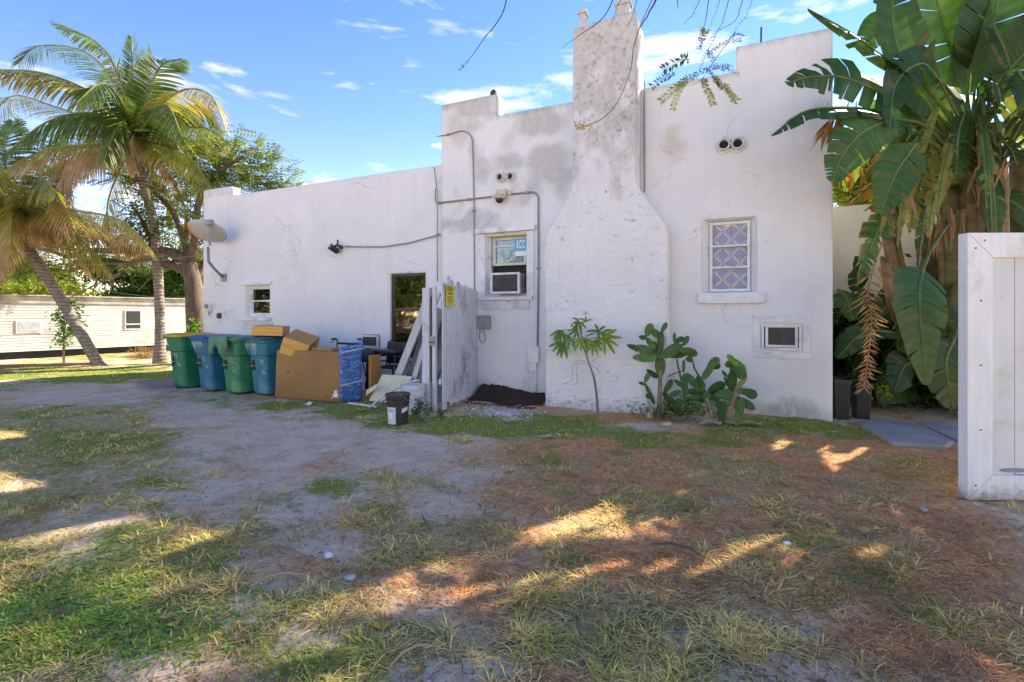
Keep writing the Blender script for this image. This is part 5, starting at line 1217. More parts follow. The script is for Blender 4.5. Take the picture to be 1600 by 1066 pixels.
def palm(base, trunk, crown, r0, r1, fr, label, seed, nuts=True):
    rr = random.Random(seed); t = thing('palm_tree', base, label, 'palm tree', 'coconut palms beside the trailer')
    T = curve(trunk, 30); b = MB(); rad = [(r0 * (1 - i / 30) + r1 * i / 30) * (1 + .5 * max(0, 1 - i / 3.0)) * (1 + .04 * math.sin(i * 2.1)) for i in range(31)]
    b.tube(T, rad, 12); b.build('trunk', M_palmbark, t, smooth=True)
    b = MB(); c = Vector(crown)
    for i in range(14):
        a = i * 2.4; d_ = Vector((math.cos(a), math.sin(a), .9)).normalized(); b.cur = mixcol((.30, .22, .07), (.16, .13, .05), rr.random()); b.tube([c - UP * .4 + d_ * .05, c + d_ * .35 - UP * .15, c + d_ * .7], [.07, .05, .03], 6)
    b.build('crown_base', M_stem, t, smooth=True)
    for (pts, L, kind, hang) in fr:
        b = MB(); P = [c + UP * .1] + [at(*q) for q in pts]; frond(b, P, L * 1.15, *PAL[kind][:2], hang, rr, edge=PAL[kind][2], n=104, wd=.042); b.build('frond', M_frond, t)
    for i in range(9):
        a = rr.uniform(0, 6.28); o_ = Vector((math.cos(a), math.sin(a), 0)); up_ = rr.uniform(-.6, 1.8); R_ = rr.uniform(1.7, 2.6); P = [c + UP * .1, c + o_ * R_ * .35 + UP * (.5 + up_ * .4), c + o_ * R_ * .75 + UP * up_ * .7, c + o_ * R_ * 1.1 + UP * (up_ * .5 - 1.0)]
        k = 'g' if up_ > .5 else rr.choice('gyo'); b = MB(); frond(b, P, .85, *PAL[k][:2], .45 if up_ > .5 else .8, rr, edge=PAL[k][2], n=92, wd=.042); b.build('frond', M_frond, t)
    if nuts:
        for i in range(9):
            a = rr.random() * 6.28; b = MB(); b.cur = mixcol((.38, .30, .05), (.20, .17, .05), rr.random()); q = c + Vector((math.cos(a) * .34, math.sin(a) * .34, -.25 - .35 * rr.random())); b.ell(q, (.11, .11, .14), None, 10, 6); b.build('coconut', M_stem, t, smooth=True)
    return t
# palm with the tall crown
tc_ = 14.2
def Q(px, py, dz=0.0): return (px, py, tc_ + dz)
cr2 = at(213, 222, tc_); b2 = gnd(250, 568)
fr2 = [([Q(192, 140, -.2), Q(160, 75, -.5), Q(95, 38, -.8)], .85, 'g', .35), ([Q(180, 130, .5), Q(130, 80, .9), Q(60, 72, 1.2), Q(28, 100, 1.4)], .8, 'g', .45), ([Q(150, 150, -.6), Q(70, 115, -1.2), Q(-10, 108, -1.6)], .85, 'y', .55),
       ([Q(150, 190, .3), Q(80, 165, .6), Q(20, 150, .8), Q(-20, 190, .9)], .8, 'y', .5), ([Q(208, 140, 0), Q(206, 60, .1)], .75, 'g', .05), ([Q(220, 150, .3), Q(236, 80, .4)], .75, 'g', .05), ([Q(228, 160, -.4), Q(250, 105, -.8), Q(284, 92, -1.2)], .7, 'g', .3),
       ([Q(250, 165, -.5), Q(290, 140, -1), Q(330, 150, -1.4), Q(352, 200, -1.7)], .8, 'o', .5), ([Q(260, 185, .6), Q(310, 165, 1.2), Q(345, 200, 1.6)], .75, 'g', .5), ([Q(265, 205, 0), Q(320, 200, -.3), Q(365, 235, -.5), Q(384, 285, -.6)], .8, 'y', .6),
       ([Q(250, 230, -.8), Q(300, 250, -1.5), Q(330, 300, -1.9)], .75, 'y', .7), ([Q(270, 220, .9), Q(320, 225, 1.6), Q(350, 270, 2.0)], .75, 'g', .5), ([Q(170, 205, .8), Q(120, 200, 1.5), Q(75, 230, 2.0)], .75, 'g', .5),
       ([Q(150, 225, -.6), Q(70, 235, -1.2), Q(0, 275, -1.7), Q(-40, 340, -1.9)], .85, 'o', .75), ([Q(160, 235, -1), Q(105, 262, -1.6), Q(98, 320, -1.8), Q(100, 365, -1.9)], .75, 'b', .9), ([Q(165, 230, .2), Q(95, 258, .1), Q(62, 320, .1)], .7, 'b', .95),
       ([Q(208, 212, -.9), Q(205, 235, -1.1), Q(212, 262, -1.0)], .5, 'b', .9), ([Q(240, 242, 0), Q(270, 280, -.1), Q(290, 330, -.1), Q(292, 372, 0)], .5, 'b', 1.0), ([Q(190, 260, .9), Q(170, 310, 1.2), Q(165, 360, 1.2)], .7, 'y', .9), ([Q(235, 260, 1.1), Q(262, 300, 1.5), Q(265, 350, 1.5)], .65, 'y', .9),
       ([Q(190, 160, -1.2), Q(160, 130, -2.2), Q(120, 160, -3.0)], .8, 'g', .5), ([Q(225, 165, 1.2), Q(240, 130, 2.2), Q(262, 150, 3.0)], .8, 'g', .45), ([Q(200, 150, 1.0), Q(185, 110, 2.0), Q(165, 125, 2.8)], .8, 'g', .4), ([Q(238, 180, -1.3), Q(262, 165, -2.2), Q(285, 215, -2.8)], .75, 'g', .6)]
palm((b2.x, b2.y, 0), [Vector((b2.x, b2.y, -.1)), at(249, 470, tc_), at(240, 350, tc_), at(222, 280, tc_), cr2], cr2, .13, .11, fr2, 'tall straight coconut palm with the big green crown', 4)
tc_ = 13.3
cr1 = at(22, 352, tc_); b1 = gnd(157, 572)
fr1 = [([Q(10, 280, 0), Q(8, 225, .1), Q(20, 190, .3)], .8, 'g', .3), ([Q(-20, 300, -.5), Q(-50, 240, -1), Q(-100, 220, -1.4)], .8, 'y', .4), ([Q(-40, 340, 0), Q(-110, 340, -.2), Q(-160, 400, -.3)], .8, 'o', .6), ([Q(60, 330, -.6), Q(120, 330, -1.2), Q(190, 345, -1.6), Q(236, 390, -1.9)], .75, 'o', .7),
       ([Q(60, 345, .5), Q(120, 345, .9), Q(180, 370, 1.1), Q(225, 395, 1.2)], .7, 'b', .85), ([Q(50, 318, .5), Q(70, 270, 1.0), Q(110, 250, 1.6)], .8, 'g', .5), ([Q(38, 320, -.8), Q(62, 280, -1.5), Q(88, 300, -2)], .8, 'y', .7), ([Q(45, 340, -.4), Q(70, 350, -.6), Q(78, 395, -.7)], .6, 'b', 1.0),
       ([Q(55, 345, .2), Q(92, 340, .3), Q(112, 385, .3)], .65, 'b', 1.0), ([Q(12, 370, -.6), Q(0, 400, -.8), Q(0, 430, -.8)], .6, 'b', 1.0), ([Q(-10, 330, .8), Q(-30, 300, 1.6), Q(-60, 320, 2.2)], .8, 'g', .5), ([Q(30, 310, 1.0), Q(45, 260, 2.0), Q(60, 250, 2.8)], .8, 'g', .4), ([Q(0, 300, -1.0), Q(-10, 260, -2.0), Q(-20, 290, -2.8)], .8, 'y', .6)]
palm((b1.x, b1.y, 0), [Vector((b1.x, b1.y, -.1)), at(140, 545, tc_), at(96, 470, tc_), at(58, 410, tc_), cr1], cr1, .135, .12, fr1, 'leaning coconut palm whose crown is cut by the left edge', 8)

# ---------------------------------------------------------------- leaf templates scattered with numpy
def tmpl_pinnate(n=6, ln=.16, lw=.055, L=.5):
    V = []; Fq = []
    for i in range(n):
        x = L * (i + .6) / n; s_ = 1 - .5 * abs(i / n - .45)
        for sg in (-1, 1):
            a = math.radians(62); d_ = np.array([math.cos(a), sg * math.sin(a), 0]); e = np.array([-math.sin(a) * sg, math.cos(a), 0]) * lw * .5; l = ln * s_; k = len(V); z = .02 * sg * 0
            p0 = np.array([x, 0, 0]); V += [p0, p0 + d_ * l * .5 + e + [0, 0, .01], p0 + d_ * l + [0, 0, -.02], p0 + d_ * l * .5 - e]; Fq.append([k, k + 1, k + 2, k + 3])
    return np.array(V), np.array(Fq)
def tmpl_cluster(n=6, s=.12, seed=1):
    r_ = np.random.default_rng(seed); V = []; Fq = []
    for i in range(n):
        d_ = r_.normal(0, 1, 3); d_[2] *= .6; d_ /= np.linalg.norm(d_); e = np.cross(d_, r_.normal(0, 1, 3)); e /= np.linalg.norm(e); k = len(V); p0 = d_ * s * .3 + r_.normal(0, s * .5, 3)
        V += [p0, p0 + d_ * s * .5 + e * s * .25, p0 + d_ * s, p0 + d_ * s * .5 - e * s * .25]; Fq.append([k, k + 1, k + 2, k + 3])
    return np.array(V), np.array(Fq)
def scatter(name, tm, P, scale, cols, mat, parent, seed=0, flat=.5, droop=0.0):
    r_ = np.random.default_rng(seed); n = len(P); V, Fq = tm; m_ = len(V)
    yaw = r_.random(n) * 2 * np.pi; pit = r_.normal(-droop, flat, n); rol = r_.normal(0, flat, n)
    cy, sy, cp, sp_, cr, sr = np.cos(yaw), np.sin(yaw), np.cos(pit), np.sin(pit), np.cos(rol), np.sin(rol)
    R = np.empty((n, 3, 3)); R[:, 0, 0] = cy * cp; R[:, 0, 1] = -sy * cr - cy * sp_ * sr; R[:, 0, 2] = sy * sr - cy * sp_ * cr
    R[:, 1, 0] = sy * cp; R[:, 1, 1] = cy * cr - sy * sp_ * sr; R[:, 1, 2] = -cy * sr - sy * sp_ * cr; R[:, 2, 0] = sp_; R[:, 2, 1] = cp * sr; R[:, 2, 2] = cp * cr
    W = np.einsum('nij,mj->nmi', R, V) * np.asarray(scale)[:, None, None] + P[:, None, :]
    FF = (np.arange(n)[:, None, None] * m_ + Fq[None]).reshape(-1, Fq.shape[1]); C = np.repeat(cols[:, None, :], m_, 1).reshape(-1, 3)
    W = W.reshape(-1, 3)
    if parent is not None: W = W - np.array(wpos(parent))
    return npmesh(name, W, FF, mat, C, parent)
def colarr(n, a, b_, seed, amp=.2):
    r_ = np.random.default_rng(seed); f = r_.random((n, 1)); return (np.array(a) * (1 - f) + np.array(b_) * f) * (1 + (r_.random((n, 1)) - .5) * 2 * amp)
TP = tmpl_pinnate(); TC = tmpl_cluster()
def grow(b, p, d_, L, r, depth, rr, tips, wig=.35, grav=0.0, sub=3):
    n = 4; pts = [p]; q = Vector(p); dd_ = Vector(d_).normalized()
    for i in range(n):
        dd_ = (dd_ + Vector((rr.uniform(-wig, wig), rr.uniform(-wig, wig), rr.uniform(-wig, wig) * .7 + grav)) * .6).normalized(); q = q + dd_ * L / n; pts.append(q.copy())
    b.tube(pts, [r * (1 - .55 * i / n) for i in range(n + 1)], 6 if depth > 1 else 4, cap=False)
    tips.append(pts[2]) if depth <= 1 else None
    if depth <= 0: tips.append(pts[-1]); return
    for k in range(sub):
        i = rr.randint(2, n); a = rr.random() * 6.28; s_ = Vector((math.cos(a), math.sin(a), rr.uniform(-.1, .5)))
        grow(b, pts[i], (dd_ + s_ * .9).normalized(), L * rr.uniform(.55, .75), r * .5, depth - 1, rr, tips, wig, grav, sub)

# spreading tree beside the house corner (feathery leaves)
rr = random.Random(21); pt0 = gnd(311, 566); tree = thing('shade_tree', (pt0.x, pt0.y, 0), 'spreading feathery tree with crooked limbs at the left corner of the house', 'tree')
T0 = 13.9
b = MB(); b.tube(curve([Vector((pt0.x, pt0.y, -.1)), at(306, 500, T0), at(303, 450, T0), at(296, 412, T0)], 12), [.27 - .006 * i for i in range(13)], 10); b.build('trunk', M_bark, tree, smooth=True)
limbs = [([(296, 412, T0), (280, 400, 14.0), (240, 388, 14.4), (190, 392, 15), (140, 392, 15.6), (108, 402, 16)], .15, .07), ([(300, 430, T0), (262, 412, 14.2), (235, 402, 14.4), (205, 412, 15), (160, 408, 15.5), (108, 424, 16), (60, 420, 16.3), (0, 440, 16.6)], .12, .04),
         ([(298, 420, T0), (286, 370, 14.2), (270, 330, 14.6), (255, 290, 15)], .12, .05), ([(300, 410, T0), (306, 360, 13.6), (312, 310, 13.4), (340, 270, 13.2), (380, 245, 13)], .12, .04), ([(108, 402, 16), (70, 390, 16.2), (30, 380, 16.5), (-30, 400, 17)], .07, .03),
         ([(190, 392, 15), (150, 370, 15.6), (110, 350, 16), (60, 345, 16.4)], .07, .03), ([(270, 330, 14.6), (230, 290, 15.2), (180, 270, 15.8), (120, 240, 16.4)], .07, .03), ([(240, 388, 14.4), (225, 350, 14.6), (205, 320, 14.8)], .07, .03),
         ([(300, 450, T0), (325, 400, 14.2), (350, 350, 14.6)], .10, .05), ([(160, 408, 15.5), (150, 440, 15.8), (145, 460, 15.9)], .035, .015), ([(262, 412, 14.2), (240, 430, 14.6), (215, 455, 15)], .03, .012), ([(205, 412, 15), (180, 430, 15.2), (100, 470, 16)], .03, .015)]
tips = []
for (pts, r0, r1) in limbs:
    C = curve([at(*q) for q in pts], 14); b = MB(); b.tube(C, [r0 + (r1 - r0) * i / 14 for i in range(15)], 8)
    for k in range(3, 15, 2):
        a = rr.random() * 6.28; grow(b, C[k], Vector((math.cos(a), math.sin(a), rr.uniform(-.2, .8))), rr.uniform(.6, 1.3), r1 * .45, 1, rr, tips, .5)
    b.build('limb', M_bark, tree, smooth=True)
def masses(L, per, seed):
    r_ = np.random.default_rng(seed); out_ = []
    for (px, py, t_, rx, ry, w_) in L:
        n = int(per * w_); c = np.array(at(px, py, t_)); s_ = t_ / F; q = r_.normal(0, .5, (n, 3)); X_ = np.array([CA, SA, 0]); Y2 = np.array([-SA, CA, 0])
        out_.append(c + q[:, :1] * rx * s_ * X_ + q[:, 1:2] * rx * s_ * .7 * Y2 + q[:, 2:3] * ry * s_ * np.array([0, 0, 1]))
    return np.concatenate(out_)
fm = masses([(385, 228, 13, 34, 26, .6), (410, 250, 13, 22, 14, .5), (340, 250, 13.4, 30, 30, .8), (350, 285, 13.6, 40, 20, 1.0), (300, 300, 14.5, 40, 40, .8), (410, 290, 14, 40, 12, .7), (270, 260, 15, 40, 30, .6), (60, 215, 16.5, 60, 22, .7), (110, 225, 16.4, 40, 16, .5),
             (330, 330, 14.5, 20, 60, .6), (270, 350, 15, 30, 40, .5), (220, 340, 15, 40, 24, .4), (150, 350, 16, 40, 20, .3), (60, 370, 16.4, 50, 20, .3), (290, 390, 15.5, 30, 20, .3), (395, 275, 13.5, 26, 14, .5), (-60, 330, 16.5, 60, 60, .7), (450, 292, 14.5, 30, 6, .4)], 90, 3)
tp = np.array([list(q) for q in tips]); tp = np.repeat(tp, 5, 0) + np.random.default_rng(4).normal(0, .25, (len(tp) * 5, 3)); fm = np.concatenate([fm, tp[:1500]]); n = len(fm)
scatter('foliage', TP, fm, .55 + .5 * np.random.default_rng(5).random(n), colarr(n, (.08, .125, .03), (.19, .22, .06), 6, .3), M_leaf, tree, 7, .45)['kind'] = 'stuff'

# background trees
def bgtree(base, hgt, ms, label, c1, c2, seed, per=700, sc=(1, 1.6), name='broadleaf_tree', group=None, trunk_r=.2, cat='tree'):
    rr = random.Random(seed); t = thing(name, base, label, cat, group); bx = Vector(base); P = masses(ms, per, seed)
    top = Vector(P.mean(0)); b = MB(); b.tube(curve([bx - UP * .1, bx.lerp(top, .5) + Vector((.2, 0, 0)), top], 8), [trunk_r * (1 - .08 * i) for i in range(9)], 8)
    for i in range(10):
        q = Vector(P[rr.randrange(len(P))]); b.tube(curve([bx.lerp(top, rr.uniform(.4, .9)), (bx.lerp(top, .9) + q) / 2 + UP * .1, q], 5), [trunk_r * .4, trunk_r * .3, trunk_r * .22, trunk_r * .15, trunk_r * .1, .01], 5)
    b.build('trunk', M_barkg, t, smooth=True); n = len(P); r_ = np.random.default_rng(seed + 1)
    scatter('crown', TC, P, sc[0] + (sc[1] - sc[0]) * r_.random(n), colarr(n, c1, c2, seed + 2, .35), M_leaf, t, seed + 3, .7); return t
q = gnd(40, 545); bgtree((q.x * 1.3, q.y * 1.3, 0), 5, [(20, 430, 24, 40, 26, 1), (80, 440, 24, 30, 18, .7), (-60, 420, 24, 60, 40, 1.2), (60, 455, 22, 60, 12, .8)], 'bright yellow-green tree behind the left part of the trailer', (.17, .22, .03), (.26, .30, .05), 31, 1500)
q = at(230, 490, 25); bgtree((q.x, q.y, 0), 5, [(190, 425, 25, 45, 22, 1), (250, 440, 25, 50, 26, 1.2), (290, 420, 24, 30, 40, 1.2), (210, 465, 25, 40, 12, .8), (290, 465, 25, 40, 16, 1), (160, 415, 25, 30, 12, .5)], 'dark green tree behind the right end of the trailer', (.045, .10, .025), (.09, .16, .035), 32, 900)
q = at(-250, 490, 26); bgtree((q.x, q.y, 0), 6, [(-250, 400, 26, 120, 70, 2), (-380, 380, 26, 120, 90, 2)], 'round tree beyond the left edge of the trailer', (.06, .11, .03), (.12, .18, .04), 33, 700)
q = at(150, 490, 40); bgtree((q.x, q.y, 0), 6, [(60, 470, 40, 120, 14, 1.6), (250, 474, 40, 90, 12, 1.6), (-150, 460, 40, 120, 24, 2)], 'distant low tree line seen over the trailer roof', (.06, .10, .04), (.10, .15, .05), 34, 700, (1.5, 2.6))
# behind the house on the right
q = at(1340, 490, 15); bgtree((q.x, q.y, 0), 6, [(1335, 280, 14.8, 34, 40, 1.3), (1400, 330, 15, 50, 40, 1.0), (1350, 230, 15, 30, 26, .35)], 'sunlit yellow-green tree behind the set-back wing', (.16, .20, .03), (.26, .29, .05), 41, 900)
q = at(1560, 490, 13); bgtree((q.x, q.y, 0), 6, [(1500, 400, 12, 80, 70, 1.6), (1620, 420, 12, 80, 80, 1.6), (1450, 450, 12, 60, 60, 1), (1720, 330, 13, 80, 120, 2), (1580, 520, 10, 80, 80, 1.6)], 'dark leafy tree behind the bird of paradise clump', (.04, .08, .02), (.08, .13, .03), 42, 900)

# ---------------------------------------------------------------- overhead tree on the right: its crown shades the yard
rr = random.Random(77); t = thing('canopy_tree', (10.5, 12.5, 0), 'large feathery tree at the right whose twigs hang in at the top', 'tree')
b = MB(); b.tube(curve([(10.5, 12.5, -.1), (10.2, 12.3, 3), (9.2, 11.8, 6), (8, 11, 8.2)], 14), [.38 - .012 * i for i in range(15)], 10); b.build('trunk', M_barkg, t, smooth=True)
for e in ((3.2, 9.2, 8.8), (1.2, 10.8, 9.4), (6.5, 8.6, 9.6), (12.5, 9.5, 9.3), (12, 13.5, 9.5), (5, 12.5, 10)):
    b = MB(); tips = []; C = curve([(9.2, 11.8, 6), ((9.2 + e[0]) / 2, (11.8 + e[1]) / 2, 8.4), e], 8); b.tube(C, [.17 - .015 * i for i in range(9)], 7)
    for k in range(2, 9): a = rr.random() * 6.28; grow(b, C[k], Vector((math.cos(a), math.sin(a), rr.uniform(0, .6))), rr.uniform(.9, 1.8), .04, 1, rr, tips, .5)
    b.build('limb', M_barkg, t, smooth=True)
r_ = np.random.default_rng(78); n = 10500
P = np.stack([r_.uniform(-2, 13, n), r_.uniform(8.2, 13.4, n), 9.3 + r_.normal(0, .55, n)], -1)
dens = fbm(P[:, 0] * .55, P[:, 1] * .55, 3, 201); S_ = np.array(SUNV); G = P - S_[None] * (P[:, 2:3] / S_[2]); gx, gy, _ = project(G[:, 0], G[:, 1])
kp = np.where((gx < 560) & (gy > 850), .95, .70 * np.clip((dens - .30) * 3, .35, 1)); P = P[r_.random(n) < kp]; G = P - S_[None] * (P[:, 2:3] / S_[2])        # where each spray's shade falls
gx, gy, _ = project(G[:, 0], G[:, 1]); gap = np.zeros(len(P), bool)
for (a, c, rx, ry) in ((60, 775, 160, 60), (290, 925, 60, 16), (1100, 880, 150, 55), (1010, 965, 60, 18), (1200, 965, 60, 14), (20, 665, 100, 12)): gap |= (((gx - a) / rx) ** 2 + ((gy - c) / ry) ** 2) < 1 + .8 * (r_.random(len(P)) - .5)  # crown gaps shaped so that sun patches land on these ground spots
P = P[~gap | (r_.random(len(P)) < .06)]
u_, v_, tt = project(P[:, 0], P[:, 1], P[:, 2]); P = P[(v_ < -18) | (u_ > 1500)]
n = len(P); o = scatter('foliage', TP, P, .4 + .25 * r_.random(n), colarr(n, (.05, .10, .02), (.12, .17, .04), 79, .3), M_leaf, t, 80, .35); o['kind'] = 'stuff'
# a limb reaching left above the frame, with bare twigs hanging into view
b = MB(); C = curve([(9.2, 11.8, 6), (5.5, 9.5, 8.0), (2.2, 7.2, 7.6), (-.2, 5.6, 6.6), (-2.6, 4.6, 6.1)], 24); b.tube(C, [.12 - .004 * i for i in range(25)], 7); b.build('limb', M_barkg, t, smooth=True)
def twig(P, r0, leafs=(), lc=((.12, .17, .04), (.24, .26, .07)), name='hanging_twig'):
    C = curve([at(*q) for q in P], 14); bt = MB(); bt.cur = (.10, .065, .045)
    C = [c + Vector((rr.uniform(-1, 1), rr.uniform(-1, 1), rr.uniform(-1, 1))) * .006 for c in C]; bt.tube(C, [r0 * (1 - .75 * i / 14) for i in range(15)], 5)
    for (s0, s1, cnt, ll) in leafs:
        for i in range(cnt):
            s_ = s0 + (s1 - s0) * i / max(cnt - 1, 1); c = C[min(int(s_ * 14), 13)].lerp(C[min(int(s_ * 14) + 1, 14)], (s_ * 14) % 1)
            T = (C[min(int(s_ * 14) + 1, 14)] - C[min(int(s_ * 14), 13)]).normalized()
            for sg in (-1, 1):
                d_ = (T * .5 + T.cross(Vector((SA, -CA, 0))).normalized() * sg + Vector((rr.uniform(-.4, .4), rr.uniform(-.4, .4), rr.uniform(-.3, .2)))).normalized(); e = d_.cross(Vector((rr.uniform(-1, 1), -1, rr.uniform(-1, 1)))).normalized() * ll * .16
                cc = mixcol(lc[0], lc[1], rr.random()); bt.quad(c, c + d_ * ll * .5 + e, c + d_ * ll, c + d_ * ll * .5 - e, cc)
    return bt.build(name, M_leaf, t)
w5 = 5.2
twig([(795, -30, w5), (785, 20, w5), (750, 70, w5), (718, 112, w5)], .008, ((.86, 1, 8, .03),))
twig([(965, -20, w5), (945, 25, w5), (905, 55, w5), (878, 76, w5)], .007)
twig([(985, -30, w5), (965, 10, w5), (955, 40, w5)], .006); twig([(1050, -40, w5), (1022, 5, w5), (1010, 28, w5), (998, 47, w5)], .013)
twig([(1000, -30, w5), (993, 10, w5), (985, 34, w5), (975, 40, w5)], .005); twig([(1055, -20, w5), (1058, 2, w5), (1061, 14, w5)], .007)
twig([(1108, -30, 5.6), (1105, 20, 5.6), (1098, 48, 5.6), (1092, 78, 5.6)], .006, ((.6, 1, 14, .045),)); twig([(1100, -20, 5.6), (1085, 18, 5.6), (1068, 38, 5.6)], .005, ((.3, .9, 6, .02),))
twig([(1145, -30, 5.6), (1130, 30, 5.6), (1105, 80, 5.6), (1092, 112, 5.6)], .005, ((.5, 1, 14, .03),)); twig([(1165, -20, 5.6), (1150, 30, 5.6), (1120, 50, 5.6), (1100, 75, 5.6)], .005, ((.6, .9, 6, .02),))
twig([(1180, -20, 5.6), (1168, 20, 5.6), (1148, 48, 5.6)], .004, ((.5, 1, 6, .025),)); twig([(1128, -20, 5.6), (1122, 10, 5.6), (1112, 34, 5.6), (1105, 50, 5.6)], .004)
def spray(px, py, ang, ln, nlf, ll, lc, t_=5.6):
    e = (px + math.cos(ang) * ln, py - math.sin(ang) * ln); m_ = ((px + e[0]) / 2 + rr.uniform(-4, 4), (py + e[1]) / 2 - 5)
    twig([(px, py, t_), (*m_, t_ + rr.uniform(-.1, .1)), (*e, t_ + rr.uniform(-.2, .2))], .004, ((.1, 1, nlf, ll),), lc, 'leaf_spray')
DKL = ((.04, .08, .025), (.09, .14, .05)); LTL = ((.16, .20, .05), (.30, .31, .10))
for a in ((1095, 70, 1.2, 24, 12, .06, LTL), (1100, 105, -.9, 46, 22, .035, DKL), (1105, 78, -1.1, 34, 14, .05, LTL), (1110, 80, .35, 52, 20, .035, DKL), (1078, 92, -2.75, 48, 18, .08, DKL), (1145, 103, -2.9, 62, 20, .04, DKL), (1092, 118, -2.6, 40, 16, .055, LTL), (1080, 122, -2.5, 62, 22, .06, LTL),
          (1070, 128, -2.0, 50, 18, .05, LTL), (1098, 120, -1.2, 48, 22, .06, LTL), (1112, 120, -.75, 56, 24, .06, LTL), (1130, 135, -1.0, 32, 14, .05, LTL), (1055, 118, -2.7, 44, 14, .06, DKL), (1140, 60, .2, 22, 10, .03, DKL), (1125, 110, -.2, 30, 10, .04, LTL)): spray(*a)
twig([(1150, 48, 5.6), (1120, 90, 5.6), (1095, 125, 5.6), (1075, 135, 5.6)], .005)
# vine hooked round the chimney
P = [at(1030, -25, 6.2), at(1005, 30, 6.4), at(991, 70, 6.6), at(985, 110, 6.75), at(965, 160, 6.9), at(940, 186, 7.0), at(922, 194, 7.03), at(905, 200, 7.12), at(897, 190, 7.3)]
b = MB(); b.cur = (.30, .23, .13); b.tube(curve(P, 40), .007, 6); vn = tag(b.build('dry_vine', M_leaf, None, smooth=True), 'long dry vine hanging down and hooked round the chimney', 'vine')
b = MB()
for i in range(26):
    c = at(898 + 28 * rr.random(), 197 + rr.uniform(-4, 5), 7.02); d_ = Vector((rr.uniform(-1, 1), -.3, rr.uniform(-.8, .6))).normalized() * .05; e = Vector((0, 0, 1)).cross(d_).normalized() * .012 + Vector((0, 0, .01)); b.quad(c, c + d_ * .5 + e, c + d_, c + d_ * .5 - e, (.62, .40, .06))
b.build('dead_leaves', M_leaf, vn)['kind'] = 'stuff'
# ---------------------------------------------------------------- giant bird of paradise clumps
def blade(b, P, W, rr, nh, fold=.35, tear=.25, c1=(.035, .09, .02), c2=(.06, .13, .03), edge=None, n=26, prof=.55, droop=.25, gap=.0, rib=(.16, .22, .06), rr0=.018):
    C = curve(P, n)
    b.tube(C, [rr0 * (1 - .8 * i / n) + .002 for i in range(n + 1)], 5, col=rib)
    wp = lambda s_: W * .5 * (math.sin(math.pi * min(max(s_, 0), 1) ** prof) ** .62 if 0 < s_ < 1 else 0.02)
    for sg in (-1, 1):
        i = 0
        while i < n:
            k = rr.choice((1, 2, 2, 3, 4)) if rr.random() < tear * 2.2 else rr.randint(4, 9); j = min(i + k, n); tw = rr.uniform(-.5, .6) * tear; sh = rr.uniform(-.05, .10) * tear * 3; ln = rr.uniform(1 - tear * .6, 1.03)
            if rr.random() < gap: i = j; continue
            rows = []
            for q in range(i, j + 1):
                T = (C[min(q + 1, n)] - C[max(q - 1, 0)]).normalized(); S = T.cross(nh)
                S = S.normalized() if S.length > .05 else Vector((1, 0, 0)); N_ = S.cross(T).normalized()
                w_ = wp((q + .3) / (n + .6)) * ln; fd = fold + tw
                f0 = 1 if (q > i or tear < .1) else .96
                o1 = S * sg * math.cos(fd) + N_ * math.sin(fd) + T * .35; o1.normalize()
                o2 = (o1 - UP * droop * (1 + tw) + T * (.15 + sh)).normalized()
                s_ = q / n; cc = mixcol(c1, c2, rr.random() * .4 + .6 * (q % 2)); cc = mixcol(cc, (.16, .10, .04), .5 if rr.random() < .05 else 0)
                ce = mixcol(cc, edge, .85) if (edge and rr.random() < .7) else cc
                sq = T * (0.012 if q == i else (-.012 if q == j else 0)) * (1 if tear > .05 else 0)
                rows.append((b.vert(C[q], cc), b.vert(C[q] + o1 * w_ * .5 + sq * .5, cc), b.vert(C[q] + o1 * w_ * .5 + o2 * w_ * .5 + sq, ce)))
            for u, v in zip(rows, rows[1:]): b.face(u[0], v[0], v[1], u[1]); b.face(u[1], v[1], v[2], u[2])
            i = j
DG = dict(c1=(.020, .058, .018), c2=(.04, .09, .024)); MG = dict(c1=(.038, .095, .022), c2=(.07, .14, .032)); LG = dict(c1=(.10, .19, .04), c2=(.16, .25, .06)); BRN = dict(c1=(.26, .13, .05), c2=(.38, .22, .09)); YL = dict(c1=(.34, .24, .04), c2=(.42, .22, .04)); YG2 = dict(c1=(.14, .17, .03), c2=(.22, .22, .04))
FWD = Vector((-SA, CA, 0)); TOC = -FWD
rr = random.Random(55)
big = thing('bird_of_paradise', (gnd(1525, 640).x, gnd(1525, 640).y, 0), 'towering giant bird of paradise clump with broad torn leaves behind the white gate', 'plant')
def stem(par, pts, r0, r1, c1, c2, name='trunk', strips=7):
    C = curve([at(*q) for q in pts], 14); b = MB(); b.tube(C, [r0 + (r1 - r0) * i / 14 for i in range(15)], 10, col=c1)
    for k in range(strips):
        a = rr.random() * 6.28; i0 = rr.randint(0, 7); i1 = rr.randint(i0 + 3, 14); off = Vector((math.cos(a), math.sin(a), 0)); pp_ = [C[i] + off * (r0 + (r1 - r0) * i / 14) * .92 for i in range(i0, i1 + 1)]; pp_[-1] = pp_[-1] + off * rr.uniform(.0, .12)
        b.tube(pp_, [.05 + .03 * rr.random()] * (len(pp_) - 1) + [.02], 6, col=mixcol(c1, c2, rr.random()))
    return b.build(name, M_stem, par, smooth=True)
tb_ = 6.3
stem(big, [(1530, 640, 6.7), (1535, 420, 6.7), (1527, 200, 6.6)], .20, .24, (.11, .10, .045), (.20, .11, .055), strips=22)
stem(big, [(1590, 650, 7.0), (1592, 420, 7.0), (1600, 240, 6.9)], .15, .15, (.10, .09, .04), (.20, .11, .055), strips=12)
stem(big, [(1500, 640, 6.9), (1492, 480, 6.9), (1488, 290, 6.8)], .13, .13, (.10, .10, .04), (.22, .13, .07), strips=12)
